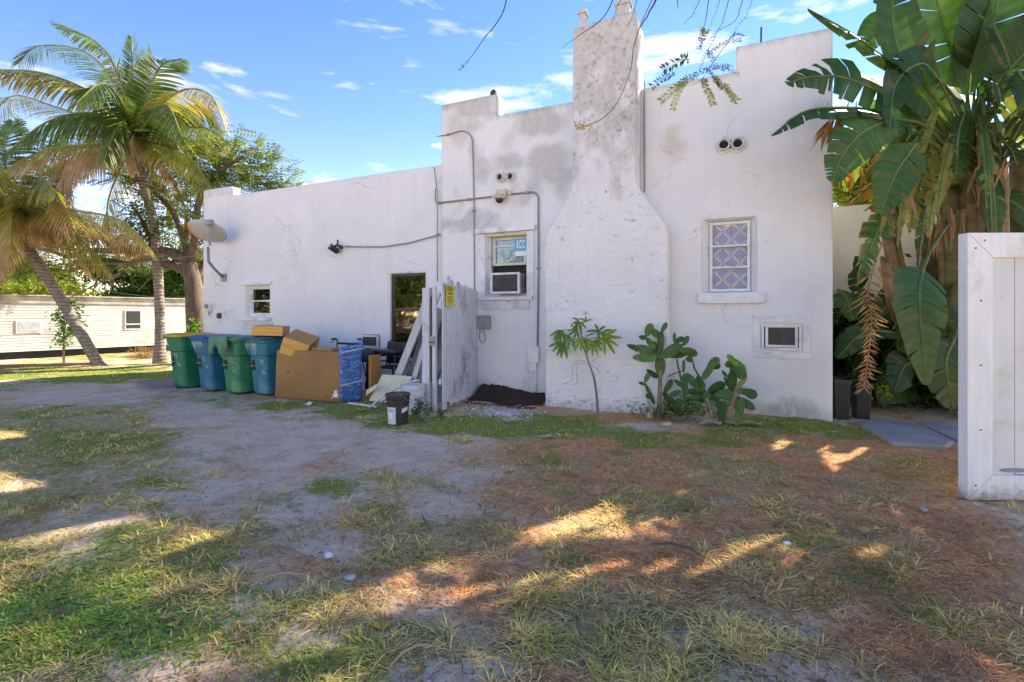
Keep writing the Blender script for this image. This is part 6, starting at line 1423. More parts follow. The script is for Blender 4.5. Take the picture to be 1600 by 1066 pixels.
def petiole_leaf(par, pts, nb, W, nh=None, r=.028, pc=(.10, .15, .04), **k):
    P = [at(*q) for q in pts]; b = MB(); base_n = nb
    if nb: b.tube(curve(P[:nb + 1], 10), [r * (1 - .04 * i) for i in range(11)], 7, col=pc)
    blade(b, P[nb:], W, rr, nh or (TOC * .8 + UP * .5).normalized(), **k)
    return b.build('leaf', M_big, par, smooth=False)
nU = (UP * .85 + TOC * .4).normalized(); nC = (TOC + UP * .25).normalized(); nL = (TOC * .5 + UP * .5 - Vector((CA, SA, 0)) * .4).normalized()
L_ = [([(1515, 230, 6.5), (1470, 165, 6.1), (1437, 125, 5.9), (1378, 88, 5.7), (1330, 52, 5.6), (1262, 14, 5.5)], 2, .42, nU, dict(fold=-.3, tear=.4, **MG)),
      ([(1510, 240, 6.5), (1440, 185, 6.0), (1385, 150, 5.8), (1320, 122, 5.6), (1270, 120, 5.5), (1228, 130, 5.4)], 1, .66, nC, dict(fold=-.15, tear=.45, droop=.4, **DG)),
      ([(1500, 250, 6.4), (1430, 205, 6.0), (1370, 175, 5.8), (1310, 168, 5.6), (1255, 175, 5.5), (1205, 212, 5.4)], 1, .52, nU, dict(fold=-.5, tear=.55, droop=.8, **DG)),
      ([(1520, 240, 6.6), (1510, 130, 6.4), (1480, 60, 6.2), (1450, -60, 6.0), (1430, -160, 6.0)], 1, 1.25, nC, dict(fold=.12, tear=.12, droop=.1, **MG)),
      ([(1525, 240, 6.6), (1530, 120, 6.3), (1555, 20, 6.1), (1585, -120, 6.0)], 1, 1.2, nC, dict(fold=.2, tear=.1, droop=.1, **DG)),
      ([(1500, 250, 6.5), (1455, 170, 6.1), (1420, 120, 5.9), (1395, 40, 5.8), (1400, -60, 5.8)], 1, .95, nC, dict(fold=.25, tear=.15, **DG)),
      ([(1530, 240, 6.6), (1545, 160, 6.3), (1585, 100, 6.0), (1650, 40, 5.8), (1720, 10, 5.8)], 1, .95, nC, dict(fold=.1, tear=.3, **DG)),
      ([(1540, 250, 6.7), (1570, 190, 6.6), (1620, 150, 6.5), (1700, 160, 6.4)], 1, .8, nC, dict(fold=-.1, tear=.4, **YG2)),
      ([(1540, 270, 6.6), (1580, 240, 6.3), (1640, 230, 6.1), (1720, 270, 6.0)], 1, .75, nU, dict(fold=-.3, tear=.4, droop=.5, **DG)),
      ([(1500, 260, 6.4), (1450, 200, 6.0), (1400, 185, 5.8), (1350, 205, 5.6), (1318, 240, 5.5), (1300, 285, 5.4)], 2, .62, nC, dict(fold=.05, tear=.15, droop=.2, **MG)),
      ([(1500, 270, 6.4), (1460, 225, 6.0), (1430, 225, 5.8), (1400, 270, 5.7), (1375, 335, 5.6)], 2, .60, nC, dict(fold=.1, tear=.2, droop=.2, **MG)),
      ([(1505, 290, 6.6), (1470, 262, 6.2), (1432, 265, 6.0), (1395, 320, 5.9), (1365, 375, 5.8), (1340, 440, 5.8)], 2, .52, nC, dict(fold=.0, tear=.75, droop=.2, edge=(.33, .18, .05), **MG)),
      ([(1495, 330, 6.5), (1460, 380, 5.9), (1442, 420, 5.6), (1436, 458, 5.45), (1440, 530, 5.4), (1448, 602, 5.4)], 2, .74, nC, dict(fold=.04, tear=.12, droop=.05, c1=(.03, .085, .03), c2=(.05, .13, .032), prof=.38, edge=(.10, .12, .04))),
      ([(1510, 480, 6.5), (1490, 530, 6.0), (1478, 570, 5.9), (1490, 640, 5.9)], 1, .75, nC, dict(fold=.0, tear=.2, droop=.1, **DG)),
      ([(1510, 260, 6.6), (1470, 245, 6.6), (1420, 240, 6.5), (1370, 280, 6.4), (1330, 320, 6.3)], 1, .5, nU, dict(fold=-.4, tear=.8, droop=.9, gap=.2, **YL)),
      ([(1500, 290, 6.7), (1450, 300, 6.7), (1400, 305, 6.6), (1350, 330, 6.5)], 1, .5, nU, dict(fold=-.4, tear=.9, droop=.9, gap=.15, **BRN)),
      ([(1500, 240, 6.8), (1450, 150, 7.0), (1400, 170, 7.2), (1350, 220, 7.3), (1320, 300, 7.4)], 1, .7, nC, dict(fold=.1, tear=.3, **LG)),
      ([(1500, 300, 6.9), (1440, 250, 7.1), (1400, 260, 7.2), (1370, 330, 7.3)], 1, .7, nC, dict(fold=.1, tear=.3, **YG2)),
      ([(1510, 240, 6.8), (1470, 150, 7.2), (1440, 80, 7.4), (1390, 40, 7.6), (1340, 80, 7.6)], 2, .8, nC, dict(fold=.1, tear=.3, **DG)),
      ([(1550, 300, 6.8), (1600, 330, 6.6), (1650, 400, 6.5)], 0, .6, nC, dict(fold=.1, tear=.3, **DG)),
      ([(1515, 240, 6.4), (1500, 190, 6.2), (1470, 130, 6.0), (1440, 100, 5.8), (1400, 130, 5.7), (1390, 200, 5.6)], 2, .6, nC, dict(fold=.2, tear=.3, **DG)),
      ([(1520, 240, 6.4), (1560, 160, 6.2), (1590, 110, 6.0), (1610, 150, 5.9), (1620, 240, 5.9)], 2, .7, nC, dict(fold=.1, tear=.4, **DG)),
      ([(1520, 220, 6.4), (1510, 150, 6.3), (1520, 60, 6.2), (1535, -30, 6.2)], 1, .5, nL, dict(fold=.6, tear=.05, droop=.0, c1=(.07, .14, .05), c2=(.10, .18, .06)))]
for (pts, nb, W, nh, k) in L_: petiole_leaf(big, pts, nb, W, nh, **k)
for i in range(26):   # the rest of the crown, on every side
    a = rr.uniform(0, 6.28); rad = rr.uniform(.9, 1.7); hub = at(1528, 215, 6.6) + Vector((math.cos(a), math.sin(a), 0)) * .12 - UP * rr.uniform(0, .7); o_ = Vector((math.cos(a), math.sin(a), 0)); up_ = rr.uniform(.2, 1.6)
    if o_.dot(TOC) > .3 and o_.x < 0: continue
    P = [hub, hub + o_ * rad * .35 + UP * up_ * .6, hub + o_ * rad * .75 + UP * up_ * .9, hub + o_ * rad * 1.15 + UP * up_ * .75, hub + o_ * rad * 1.5 + UP * (up_ * .35)]
    if any(p.x < XR + .15 and p.y > YW - .35 for p in P): continue
    k = dict(rr.choice((DG, DG, DG, MG, YG2))); b = MB(); b.tube(curve(P[:2], 8), .026, 7, col=(.10, .15, .04)); blade(b, P[1:], rr.uniform(.5, .8), rr, (UP + o_ * .2).normalized(), fold=rr.uniform(-.4, .3), tear=rr.uniform(.15, .6), droop=rr.uniform(.1, .6), **k); b.build('leaf', M_big, big)
for i in range(32):   # drooping leaves that hide the stems
    ex = rr.uniform(1350, 1600); ey = rr.uniform(230, 430) if ex < 1500 else rr.uniform(60, 420); t1 = rr.uniform(5.7, 6.5); hy = rr.uniform(200, 330)
    P = [(1520 + rr.uniform(-25, 40), hy, 6.5), ((1520 + ex) / 2, min(hy, ey) - rr.uniform(20, 70), (6.5 + t1) / 2), (ex - (ex - 1520) * .15, (min(hy, ey) + ey) / 2 - 25, t1), (ex, ey, t1 - .05)]
    k = dict(rr.choice((DG, DG, MG, MG, YG2, BRN) if ex < 1480 else (DG, DG, DG, MG))); petiole_leaf(big, P, 1, rr.uniform(.2, .42), nC, r=.02, fold=rr.uniform(-.45, .45), tear=rr.uniform(.4, .95), droop=rr.uniform(.1, .7), n=20, edge=(.22, .13, .05) if rr.random() < .35 else None, **k)
# hanging shredded brown leaves at the end of the left arms
def shreds(par, px, py, t_, n, ln, c1, c2, spread=.5, w=.02, base_spread=.06, dirx=0.0):
    b = MB()
    for i in range(n):
        p = at(px, py, t_) + Vector((rr.uniform(-1, 1) * base_spread, rr.uniform(-1, 1) * base_spread, rr.uniform(-.4, .4) * base_spread)); d_ = Vector((CA, SA, 0)) * (rr.uniform(-spread, spread) + dirx) + FWD * rr.uniform(-.3, .3) - UP; d_.normalize(); l = ln * rr.uniform(.5, 1)
        e = Vector((CA, SA, 0)) * w * rr.uniform(.5, 1.3); c = mixcol(c1, c2, rr.random()); q = p + d_ * l * .5; z_ = p + d_ * l - UP * .05 * l
        a = [b.vert(p - e * .4, c), b.vert(p + e * .4, c), b.vert(q - e, c), b.vert(q + e, c), b.vert(z_, c)]; b.face(a[0], a[1], a[3], a[2]); b.face(a[2], a[3], a[4])
    o = b.build('dead_shreds', M_big, par); o['kind'] = 'stuff'; return o
B1, B2 = (.22, .12, .06), (.40, .26, .13)
shreds(big, 1300, 190, 5.7, 22, .42, B1, B2, .5, .02, .06, -.45); shreds(big, 1302, 240, 5.8, 12, .28, (.28, .13, .07), (.42, .25, .15), .7, .018, .02, -.5); shreds(big, 1330, 165, 5.8, 16, .5, B1, (.4, .2, .05), .3, .02, .1, -.2)
shreds(big, 1330, 262, 5.9, 14, .3, (.35, .16, .04), (.5, .28, .05), .6, .025, .1); shreds(big, 1395, 300, 5.9, 20, .5, B1, B2, .4, .03, .15); shreds(big, 1480, 330, 6.3, 12, .6, (.12, .08, .05), B1, .25, .03, .2); shreds(big, 1540, 260, 6.3, 12, .6, (.14, .09, .05), B2, .3, .03, .25)
# pinnate dead frond hanging by the corner
hd = thing('dead_frond', (at(1352, 600, 6.0).x, at(1352, 600, 6.0).y, 0), 'dried orange-brown frond hanging in front of the dark gap right of the house', 'dead frond')
b = MB(); C = curve([at(1470, 300, 6.2), at(1400, 340, 6.1), at(1358, 445, 6.0), at(1362, 500, 6.0), at(1356, 560, 6.0), at(1350, 606, 6.0)], 36); b.tube(C, .009, 5, col=(.34, .20, .10))
for i in range(13, 37):
    for sg in (-1, 1):
        for _ in range(2):
            l = .30 * (1 - .45 * (i - 13) / 24) * rr.uniform(.5, 1); d_ = Vector((CA, SA, 0)) * sg * rr.uniform(.5, 1) + FWD * rr.uniform(-.4, .4) - UP * rr.uniform(.3, .9); d_.normalize(); e = UP * .011; c = mixcol((.27, .14, .065), (.42, .26, .13), rr.random()); p = C[i]
            a = [b.vert(p - e * .5, c), b.vert(p + e * .5, c), b.vert(p + d_ * l * .5 - e, c), b.vert(p + d_ * l * .5 + e, c), b.vert(p + d_ * l, c)]; b.face(a[0], a[1], a[3], a[2]); b.face(a[2], a[3], a[4])
b.build('frond', M_big, hd)
# second, lower clump filling the gap beside the house
lo = thing('banana_plant', (at(1420, 600, 7.6).x, at(1420, 600, 7.6).y, 0), 'dense low clump of dark broad leaves in the gap between house and gate', 'plant')
for (pts, r0, r1) in (([(1440, 625, 7.6), (1425, 520, 7.5), (1395, 400, 7.3), (1385, 320, 7.2)], .09, .07), ([(1470, 625, 7.5), (1460, 500, 7.4), (1450, 350, 7.3)], .12, .10), ([(1420, 622, 7.8), (1380, 560, 7.9), (1350, 480, 8.0)], .06, .04), ([(1500, 630, 7.4), (1470, 560, 7.2), (1430, 470, 7.1)], .06, .05), ([(1460, 620, 7.2), (1440, 560, 7.0), (1400, 480, 6.9), (1385, 400, 6.8)], .03, .02)):
    stem(lo, pts, r0, r1, (.10, .09, .04), (.24, .14, .08), strips=8)
for i in range(60):
    px = rr.uniform(1300, 1500); py = rr.uniform(440, 640); t0 = rr.uniform(7.6, 8.5) if px < 1400 else rr.uniform(7.0, 8.0); a = rr.uniform(-2.6, -.5) if rr.random() < .6 else rr.uniform(.3, 2.8); ln = rr.uniform(50, 90)
    sx_, sy_ = px, py; ex, ey = px + math.cos(a) * ln, py - math.sin(a) * ln * .8; ex = max(ex, 1300 + rr.random() * 10)
    k = DG if rr.random() < .8 else MG; P = [(1430 + rr.uniform(-30, 40), 600, t0), (sx_, min(sy_, 600), t0 - .1), ((sx_ + ex) / 2, min((sy_ + ey) / 2, 620) - 12, t0 - .25), (ex, min(ey, 625), t0 - .35)]
    petiole_leaf(lo, P, 1, rr.uniform(.35, .6), nC, r=.018, fold=rr.uniform(-.3, .3), tear=.25, n=14, **k)
petiole_leaf(lo, [(1440, 600, 7.0), (1400, 520, 6.8), (1350, 520, 6.6), (1308, 560, 6.6)], 1, .5, nU, r=.018, fold=.1, tear=.2, n=14, **DG)
# leafy fill of the dark gap: low shrubs
q = at(1345, 560, 9.2)
bgtree((q.x, q.y, 0), 2, [(1335, 560, 8.2, 26, 60, 1.3), (1385, 560, 7.9, 30, 60, 1.2), (1450, 590, 7.6, 50, 30, .8), (1500, 450, 8.0, 60, 90, 1.2)], 'dark undergrowth shrub filling the gap beside the house', (.025, .055, .018), (.05, .09, .025), 61, 500, (.8, 1.4), 'shrub', None, .05, 'shrub')
b = MB()
yw = thing('weed', (at(1383, 640, 6.4).x, at(1383, 640, 6.4).y, 0), 'small yellowish weed by the black planters', 'weed')
for i in range(60):
    p = at(1380 + rr.gauss(0, 9), 612 + rr.gauss(0, 10), 6.4 + rr.gauss(0, .08)); d_ = Vector((rr.uniform(-1, 1), rr.uniform(-1, 1), rr.uniform(-.5, 1))).normalized() * .06; e = d_.cross(UP).normalized() * .016; b.quad(p, p + d_ * .5 + e, p + d_, p + d_ * .5 - e, mixcol((.12, .16, .03), (.38, .33, .04), rr.random()))
for i in range(5): b.tube([at(1383, 645, 6.4), at(1380 + rr.gauss(0, 8), 612, 6.4)], .004, 4, col=(.1, .13, .04))
b.build('foliage', M_leaf, yw)

# ---------------------------------------------------------------- prickly pear cacti
CY = 6.98
def cpt(cx_, cy_, off=0): return onY(970 + cx_ / 5.609, 490 + cy_ / 5.609, CY + off)
SC = .00153 * 1.0
def pad(par, cx_, cy_, ln, wd, ang, col=None, off=None, th=.022):
    off = rr.uniform(-.16, .16) if off is None else off; c = cpt(cx_, cy_, off); a = math.radians(ang); u = Vector((math.cos(a), 0, math.sin(a))); yaw = rr.uniform(-.55, .55); sd_ = Vector((-math.sin(a) * math.cos(yaw), math.sin(yaw), math.cos(a) * math.cos(yaw))); nn2 = u.cross(sd_).normalized()
    b = MB(); col = col or mixcol((.035, .10, .025), (.11, .20, .05), rr.random()); l = ln * SC * .54; w_ = wd * SC * .6; nu, nv = 14, 8; prev = None
    for i in range(nv + 1):
        s_ = i / nv; x = -math.cos(math.pi * s_); r_ = max(math.sin(math.pi * s_), .03) * (1 + .22 * x)
        R_ = []
        for k in range(nu):
            q = 2 * math.pi * k / nu; R_.append(b.vert(c + u * l * x + sd_ * w_ * r_ * math.cos(q) * (1 + .03 * math.sin(k * 5)) + nn2 * th * .5 * r_ ** .6 * math.sin(q) + nn2 * .012 * x * x, mixcol(col, (.02, .05, .02), .25 * rr.random())))
        if prev:
            for k in range(nu): b.face(prev[k], prev[(k + 1) % nu], R_[(k + 1) % nu], R_[k])
        prev = R_
    return b.build('pad', M_cactus, par, smooth=True)
def cstem(par, pts, r0, r1, col, name='stem'):
    b = MB(); C = curve([cpt(*q) for q in pts], 8); b.tube(C, [(r0 + (r1 - r0) * i / 8) * SC * (1 + .08 * math.sin(i * 2.3)) for i in range(9)], 9, col=col); return b.build(name, M_cactus, par, smooth=True)
TAN = (.30, .25, .14); GT = (.10, .15, .05); GRP = 'prickly pear cacti at the foot of the wall'
c = cpt(320, 900); ca = thing('cactus', (c.x, CY, 0), 'tallest prickly pear cactus, its pads spreading in front of the chimney edge', 'cactus', GRP)
cstem(ca, [(330, 930), (340, 760), (345, 560), (348, 500)], 22, 17, (.22, .18, .12)); pad(ca, 345, 470, 170, 78, 90, (.10, .14, .035), 0)
for a in ((230, 335, 210, 88, -28), (210, 387, 200, 78, 3), (110, 295, 115, 42, -18), (262, 262, 130, 48, -52), (190, 210, 60, 40, -10), (350, 262, 215, 52, 88), (245, 145, 120, 62, 68), (300, 170, 100, 58, -50), (378, 122, 95, 36, 62), (300, 285, 90, 40, -75), (445, 330, 200, 85, 32), (490, 358, 170, 62, 10), (592, 335, 145, 70, -12), (515, 230, 82, 44, 30), (568, 242, 95, 42, 62), (470, 217, 100, 24, 90), (130, 312, 50, 30, -50)): pad(ca, *a)
for a in ((275, 528, 120, 46, -32), (228, 566, 85, 42, 68), (183, 612, 55, 28, -20), (250, 700, 200, 32, -66), (240, 725, 50, 40, -30)): pad(ca, *a)
cstem(ca, [(245, 960), (258, 890), (270, 810)], 38, 18, (.50, .44, .26), 'dead_stump')
c = cpt(620, 900); cb = thing('cactus', (c.x, CY, 0), 'tangled middle prickly pear cactus with thin upright stems', 'cactus', GRP)
cstem(cb, [(585, 960), (582, 860), (575, 760)], 16, 14, (.13, .16, .07)); cstem(cb, [(805, 920), (785, 830), (755, 740)], 28, 20, TAN); cstem(cb, [(545, 640), (510, 500), (490, 400)], 9, 7, (.06, .10, .04)); cstem(cb, [(740, 640), (680, 540), (645, 480), (632, 420)], 10, 7, (.06, .11, .04)); cstem(cb, [(410, 555), (470, 525), (550, 500)], 6, 5, (.10, .10, .07))
for a in ((562, 655, 230, 58, 92), (553, 462, 115, 26, 90), (600, 400, 62, 52, 0), (620, 585, 150, 58, -52), (700, 625, 160, 58, -72), (760, 515, 190, 58, 58), (812, 432, 115, 66, 42), (830, 462, 80, 50, 20), (650, 748, 160, 68, 3), (415, 640, 140, 46, 62), (430, 775, 200, 88, -58), (505, 610, 90, 40, -40), (470, 700, 120, 40, 20), (650, 685, 190, 60, 0), (560, 570, 100, 50, 70), (755, 735, 90, 70, 80), (500, 800, 110, 60, 60), (660, 800, 120, 60, -20), (830, 790, 110, 50, -20), (800, 730, 130, 50, -10)): pad(cb, *a)
c = cpt(930, 900); cc_ = thing('cactus', (c.x, CY, 0), 'rightmost prickly pear cactus with a bright green top pad', 'cactus', GRP)
cstem(cc_, [(920, 920), (960, 800), (1020, 700)], 42, 32, TAN); cstem(cc_, [(1000, 720), (1030, 640), (1075, 590), (1095, 540)], 24, 16, (.26, .22, .10))
for a in ((835, 652, 160, 80, 36), (905, 710, 140, 78, 8), (975, 600, 190, 66, 86), (935, 600, 100, 38, -62), (1132, 700, 105, 68, -25), (1065, 680, 100, 50, -5), (1092, 785, 155, 58, -33), (1045, 520, 110, 66, -60), (1084, 500, 95, 30, -82), (948, 445, 64, 56, 30), (908, 527, 62, 28, -52), (880, 870, 200, 68, 92), (1040, 850, 210, 60, 80), (985, 500, 90, 50, 90), (1000, 470, 70, 50, -20), (900, 800, 120, 60, 30), (990, 790, 140, 60, 60)): pad(cc_, *a)
pad(cc_, 1005, 430, 150, 52, -35, (.12, .24, .03)); pad(cc_, 958, 385, 60, 40, -40, (.13, .26, .03))
# undergrowth at the cactus feet
b = MB(); fo = thing('weed', (cpt(450, 900).x, 6.85, 0), 'bushy low green weeds growing between the cactus feet', 'weed')
for i in range(900):
    p = cpt(rr.gauss(480, 170), 900 - abs(rr.gauss(0, 70)), rr.uniform(-.25, .2)); d_ = Vector((rr.uniform(-1, 1), rr.uniform(-1, 1), rr.uniform(-.3, 1))).normalized() * rr.uniform(.03, .06); e = d_.cross(UP).normalized() * d_.length * .3; b.quad(p, p + d_ * .5 + e, p + d_, p + d_ * .5 - e, mixcol((.05, .13, .02), (.13, .22, .05), rr.random()) if rr.random() < .9 else (.4, .25, .06))
b.build('foliage', M_leaf, fo)['kind'] = 'stuff'

# ---------------------------------------------------------------- schefflera-like seedling before the chimney
SY = 6.86
def spt(x, y, off=0): return onY(840 + x / 3.478, 460 + y / 3.478, SY + off)
sq_ = spt(325, 680); se = thing('umbrella_sapling', (sq_.x, SY, 0), 'thin umbrella-leaved sapling standing in front of the chimney', 'sapling')
b = MB(); C = curve([spt(325, 700), spt(325, 600), spt(310, 470), spt(283, 385), spt(262, 320), spt(243, 270), spt(238, 180)], 22); b.tube(C, [.026 * (1 - .72 * (i / 22) ** .7) for i in range(23)], 8); b.tube([spt(280, 705), spt(300, 670), spt(325, 660)], [.03, .04, .02], 7); b.build('trunk', M_barkg, se, smooth=True)
b = MB()
for P in ([(285, 380), (240, 358), (205, 370), (188, 400), (192, 440), (180, 470), (135, 488)], [(290, 392), (250, 378), (210, 382), (215, 430), (214, 480), (190, 495)], [(285, 380), (310, 355), (340, 335)], [(290, 385), (320, 400), (340, 430)]): b.tube(curve([spt(*q, rr.uniform(-.05, .05)) for q in P], 12), .0035, 5)
b.build('bare_stalk', M_barkg, se)
def comp(x, y, nl, ll, a0, a1, bright, bx, by):
    b = MB(); h = spt(x, y, rr.uniform(-.2, .15)); b.tube(curve([spt(bx, by), (spt(bx, by) + h) / 2 + UP * .03, h], 6), .0045, 5, col=(.10, .14, .05))
    for i in range(nl):
        a = math.radians(a0 + (a1 - a0) * i / max(nl - 1, 1)); d_ = Vector((math.cos(a), rr.uniform(-.4, .2), math.sin(a))).normalized(); l = ll / 3.478 * .0088 * rr.uniform(.85, 1.1)
        P = [h, h + d_ * l * .35 + UP * .005, h + d_ * l * .7 - UP * .01, h + d_ * l - UP * .03]
        c1 = (.11, .22, .045) if not bright else (.22, .30, .04); blade(b, P, l * .27, rr, (TOC * .8 + UP * .6).normalized(), fold=.15, tear=0, c1=c1, c2=tuple(v * 1.4 for v in c1), n=7, prof=.8, droop=.1, rr0=.003)
    b.build('compound_leaf', M_big, se)
for a in ((225, 150, 5, 55, 140, 330, 0, 238, 180), (262, 150, 4, 50, 30, 200, 0, 238, 180), (180, 235, 4, 70, 160, 300, 0, 238, 230), (130, 195, 5, 75, 200, 290, 0, 238, 215), (140, 262, 5, 80, 190, 290, 0, 240, 250), (330, 205, 5, 70, -80, 170, 0, 240, 250), (360, 240, 5, 90, -80, 40, 1, 242, 255), (300, 258, 6, 70, -120, 20, 1, 242, 262), (250, 240, 6, 75, 200, 340, 1, 240, 240), (215, 195, 6, 60, 100, 280, 0, 238, 200), (345, 215, 3, 80, -50, 30, 0, 241, 245)): comp(*a)

# ---------------------------------------------------------------- trailer home at the far left
M_sid = simple('trailer_siding', (.70, .67, .60), (.58, .55, .48), .5, 2, .1, stretch=(1, 1, 5), dirt=(.36, .35, .31)); M_fas = simple('trailer_fascia', (.56, .53, .47), (.30, .28, .25), .7, 3, .2, dirt=(.13, .115, .10))
th_ = math.radians(8); d_ = Vector((math.sin(th_), math.cos(th_), 0)); nT = Vector((math.cos(th_), -math.sin(th_), 0))
p0 = gnd(0, 563); e0 = p0 - d_ * 6; Lt = 13.2
tr = thing('trailer_home', e0, 'long cream trailer home with dark windows behind the palms', 'trailer'); MT = Matrix((d_, -nT, UP)).transposed().to_4x4(); MT.translation = e0
TH = 2.0
b = MB(); b.box(0, Lt, 0, 2.6, .25, TH - .02, MT); b.build('body', M_fas, tr)
b = MB(); nS = 17
for i in range(nS):
    z0_ = .24 + (TH - .50) * i / nS; z1_ = .24 + (TH - .50) * (i + 1) / nS
    i4 = [b.vert(MT @ Vector(q)) for q in ((0, -.022, z0_), (Lt, -.022, z0_), (Lt, -.004, z1_), (0, -.004, z1_), (0, -.004, z0_), (Lt, -.004, z0_))]; b.face(i4[0], i4[1], i4[2], i4[3]); b.face(i4[4], i4[5], i4[1], i4[0])
b.build('siding', M_sid, tr)['kind'] = 'stuff'
b = MB(); b.box(-.05, Lt + .05, -.05, 2.65, TH - .24, TH + .0, MT); b.build('fascia', M_fas, tr, bevel=.02)
b = MB(); b.box(-.08, Lt + .08, -.12, 2.7, TH + .002, TH + .05, MT); b.build('roof', M_fas, tr, bevel=.015)
b = MB(); b.box(.1, Lt - .1, .1, 2.5, -.05, .249, MT); b.build('under_gap_fill', M_dark, tr)  # near-black block painting the shade of the open gap below the trailer
b = MB(); b.box(Lt - .06, Lt + .02, -.05, .03, .1, TH - .24, MT); b.build('corner_post', M_trim, tr)
def twin(pa, ya, pb, yb, m1, nm):
    def hit(px, py):
        r = ray(px, py); o_ = Vector((0, 0, H)); k = (e0 - o_).dot(nT) / r.dot(nT); q = o_ + r * k; return (q - e0).dot(d_), q.z
    a, c = hit(pa, ya); a2, c2 = hit(pb, yb); b = MB(); b.box(a, a2, -.045, -.02, c2, c, MT); w_ = b.build('window', M_trim, tr, bevel=.005)
    b = MB(); b.box(a + .05, a2 - .05, -.052, -.046, c2 + .05, c - .05, MT); b.build('pane', m1, w_)
    if nm: 
        zz_ = c2 + (c - c2) * .28; b = MB(); b.box(a + .03, a2 - .03, -.062, -.053, zz_ - .02, zz_ + .02, MT); b.build('rail', M_trim, w_)
twin(24, 501, 66, 520, simple('white_blind', (.5, .52, .54), rough=.4), 0); twin(194, 484, 221, 515, simple('dark_pane', (.06, .06, .06), rough=.15), 1)
# brush pile at the trailer foot
b = MB(); br_ = thing('brush_pile', (gnd(232, 556).x, gnd(232, 556).y, 0), 'low pile of dry brown fronds at the foot of the trailer', 'brush pile')
for i in range(420):
    p = gnd(rr.gauss(228, 16), 557 + rr.gauss(0, 2)) + UP * abs(rr.gauss(0, .14)); d2 = Vector((rr.uniform(-1, 1), rr.uniform(-1, 1), rr.uniform(-.2, .4))).normalized() * rr.uniform(.2, .5); e = d2.cross(UP).normalized() * .014; b.quad(p - d2 * .5, p - d2 * .1 + e, p + d2 * .5, p - d2 * .1 - e, mixcol((.16, .08, .04), (.42, .28, .14), rr.random()))
b.build('fronds', M_leaf, br_)['kind'] = 'stuff'
# sapling in front of the trailer, small shrub at the trunk, weeds by the bucket
def leafy(name, px, py, ms, t_, label, n, s, c1, c2, cat='shrub'):
    base = gnd(px, py); t = thing(name, (base.x, base.y, 0), label, cat); b = MB(); b2_ = MB(); b2_.cur = (.13, .10, .06)
    for (mx_, my_, rx, ry, w_) in ms:
        b2_.tube(curve([base, at(px, (py + my_) / 2, t_), at(mx_, my_, t_)], 6), [.03 * s / .12, .025 * s / .12, .02 * s / .12, .015 * s / .12, .01 * s / .12, .008, .004], 5)
        for i in range(int(n * w_)):
            p = at(mx_ + rr.gauss(0, rx * .5), my_ + rr.gauss(0, ry * .5), t_ + rr.gauss(0, rx * .4 * t_ / F)); d2 = Vector((rr.uniform(-1, 1), rr.uniform(-1, 1), rr.uniform(-.9, .5))).normalized() * s * rr.uniform(.6, 1.1); e = d2.cross(Vector((rr.uniform(-1, 1), rr.uniform(-1, 1), 1))).normalized() * d2.length * .28
            b.quad(p, p + d2 * .5 + e, p + d2, p + d2 * .5 - e, mixcol(c1, c2, rr.random()))
    b2_.build('stem', M_stem, t); b.build('foliage', M_leaf, t)['kind'] = 'stuff'
leafy('sapling', 100, 567, [(95, 495, 18, 22, 1), (118, 500, 16, 16, 1), (110, 478, 18, 10, .7), (98, 530, 14, 14, .6), (112, 515, 20, 12, .7)], 13.8, 'small round-leaved sapling in front of the trailer', 190, .13, (.06, .14, .03), (.22, .30, .10), 'sapling')
leafy('shrub', 308, 560, [(305, 508, 9, 10, 1), (300, 518, 8, 8, .8)], 13.3, 'tuft of bright leaves at the spreading tree trunk', 70, .13, (.05, .15, .02), (.14, .26, .04))
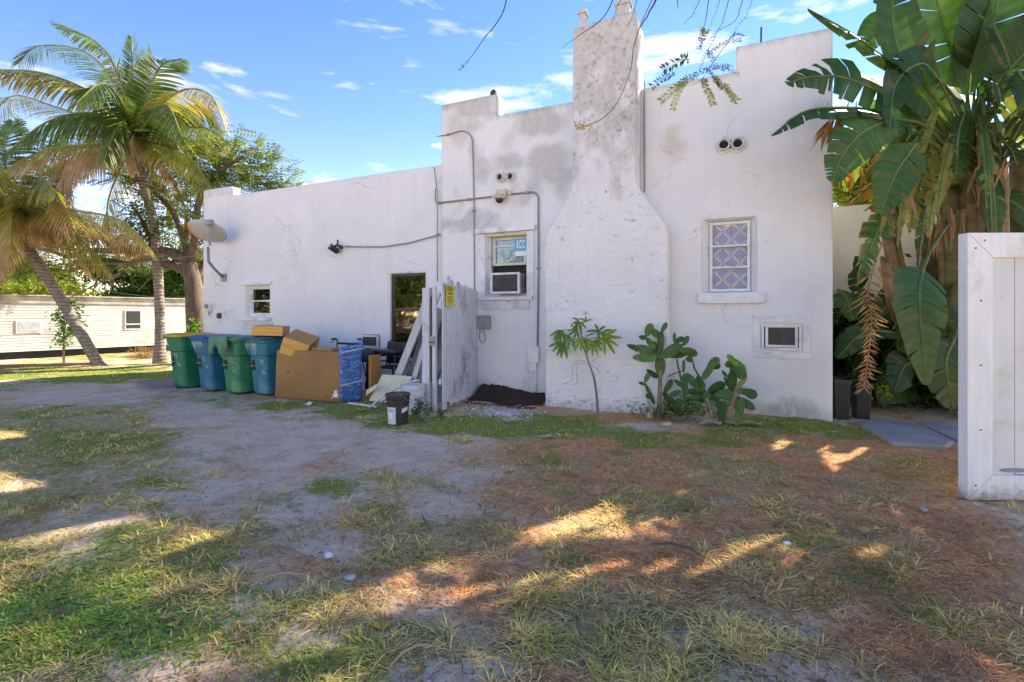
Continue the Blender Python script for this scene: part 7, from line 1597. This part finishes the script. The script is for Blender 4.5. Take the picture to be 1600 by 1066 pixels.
leafy('weed', 652, 650, [(655, 632, 7, 12, 1), (648, 642, 8, 7, .8), (668, 640, 10, 10, .8)], 6.6, 'feathery green weed between white bucket and gate post', 130, .05, (.06, .13, .04), (.14, .20, .08), 'weed')
leafy('weed', 690, 650, [(690, 645, 8, 6, 1)], 6.7, 'weed sprouting at the foot of the board fence', 70, .05, (.06, .13, .04), (.14, .20, .08), 'weed')
# timber edging by the palms
M_timb = simple('timber', (.34, .19, .11), (.2, .11, .07), .9, 6, .4, stretch=(1, 4, 4))
a_, c_ = gnd(-60, 577), gnd(150, 571); b = MB(); b.beam(a_ + UP * .04, c_ + UP * .04, .12, .10); tag(b.build('timber_edging', M_timb, None, bevel=.01), 'brown timber edging lying on the ground before the trailer', 'timber')
# wires beyond the trees
for (a_, c_, lb) in (((-40, 392, 15.5), (320, 398, 13.6), 'lower slack wire strung behind the palm trunks'), ((60, 428, 22), (330, 466, 22), 'thin utility wire above the trailer roof')):
    P0, P1 = at(*a_), at(*c_); b = MB(); b.tube([P0.lerp(P1, i / 12) - UP * (.35 * math.sin(math.pi * i / 12)) for i in range(13)], .012, 5); tag(b.build('wire', M_conduit, None), lb, 'wire')
# trees across the yard behind the viewer, seen only in the window panes
rr = random.Random(9)
src = None
for i, (x, y) in enumerate(((-30, -6), (-23, -15), (-14, -22), (8, -30))):
    if src is None:
        src = thing('hedge_tree', (x, y, 0), 'leftmost bushy tree reflected in the windows', 'tree', 'trees across the yard'); r_ = np.random.default_rng(5); n = 1500; P = r_.normal(0, 1, (n, 3)) * [1.9, 1.5, 1.4] + [x, y, 3.6]; P = P[P[:, 2] > .4]
        n = len(P); scatter('crown', TC, P, 2 + 1.5 * r_.random(n), colarr(n, (.06, .10, .03), (.14, .18, .05), 3, .3), M_leaf, src, 4, .7); b = MB(); b.tube([(x, y, -.1), (x + .1, y, 2), (x, y, 3.6)], [.25, .2, .12], 8); b.build('trunk', M_barkg, src)
    else:
        c = copy_tree(src); c.location = (x, y, 0); c.rotation_euler.z = i * 1.3; c['label'] = ('', 'second bushy tree from the left reflected in the windows', 'third bushy tree from the left reflected in the windows', 'rightmost bushy tree reflected in the windows')[i]
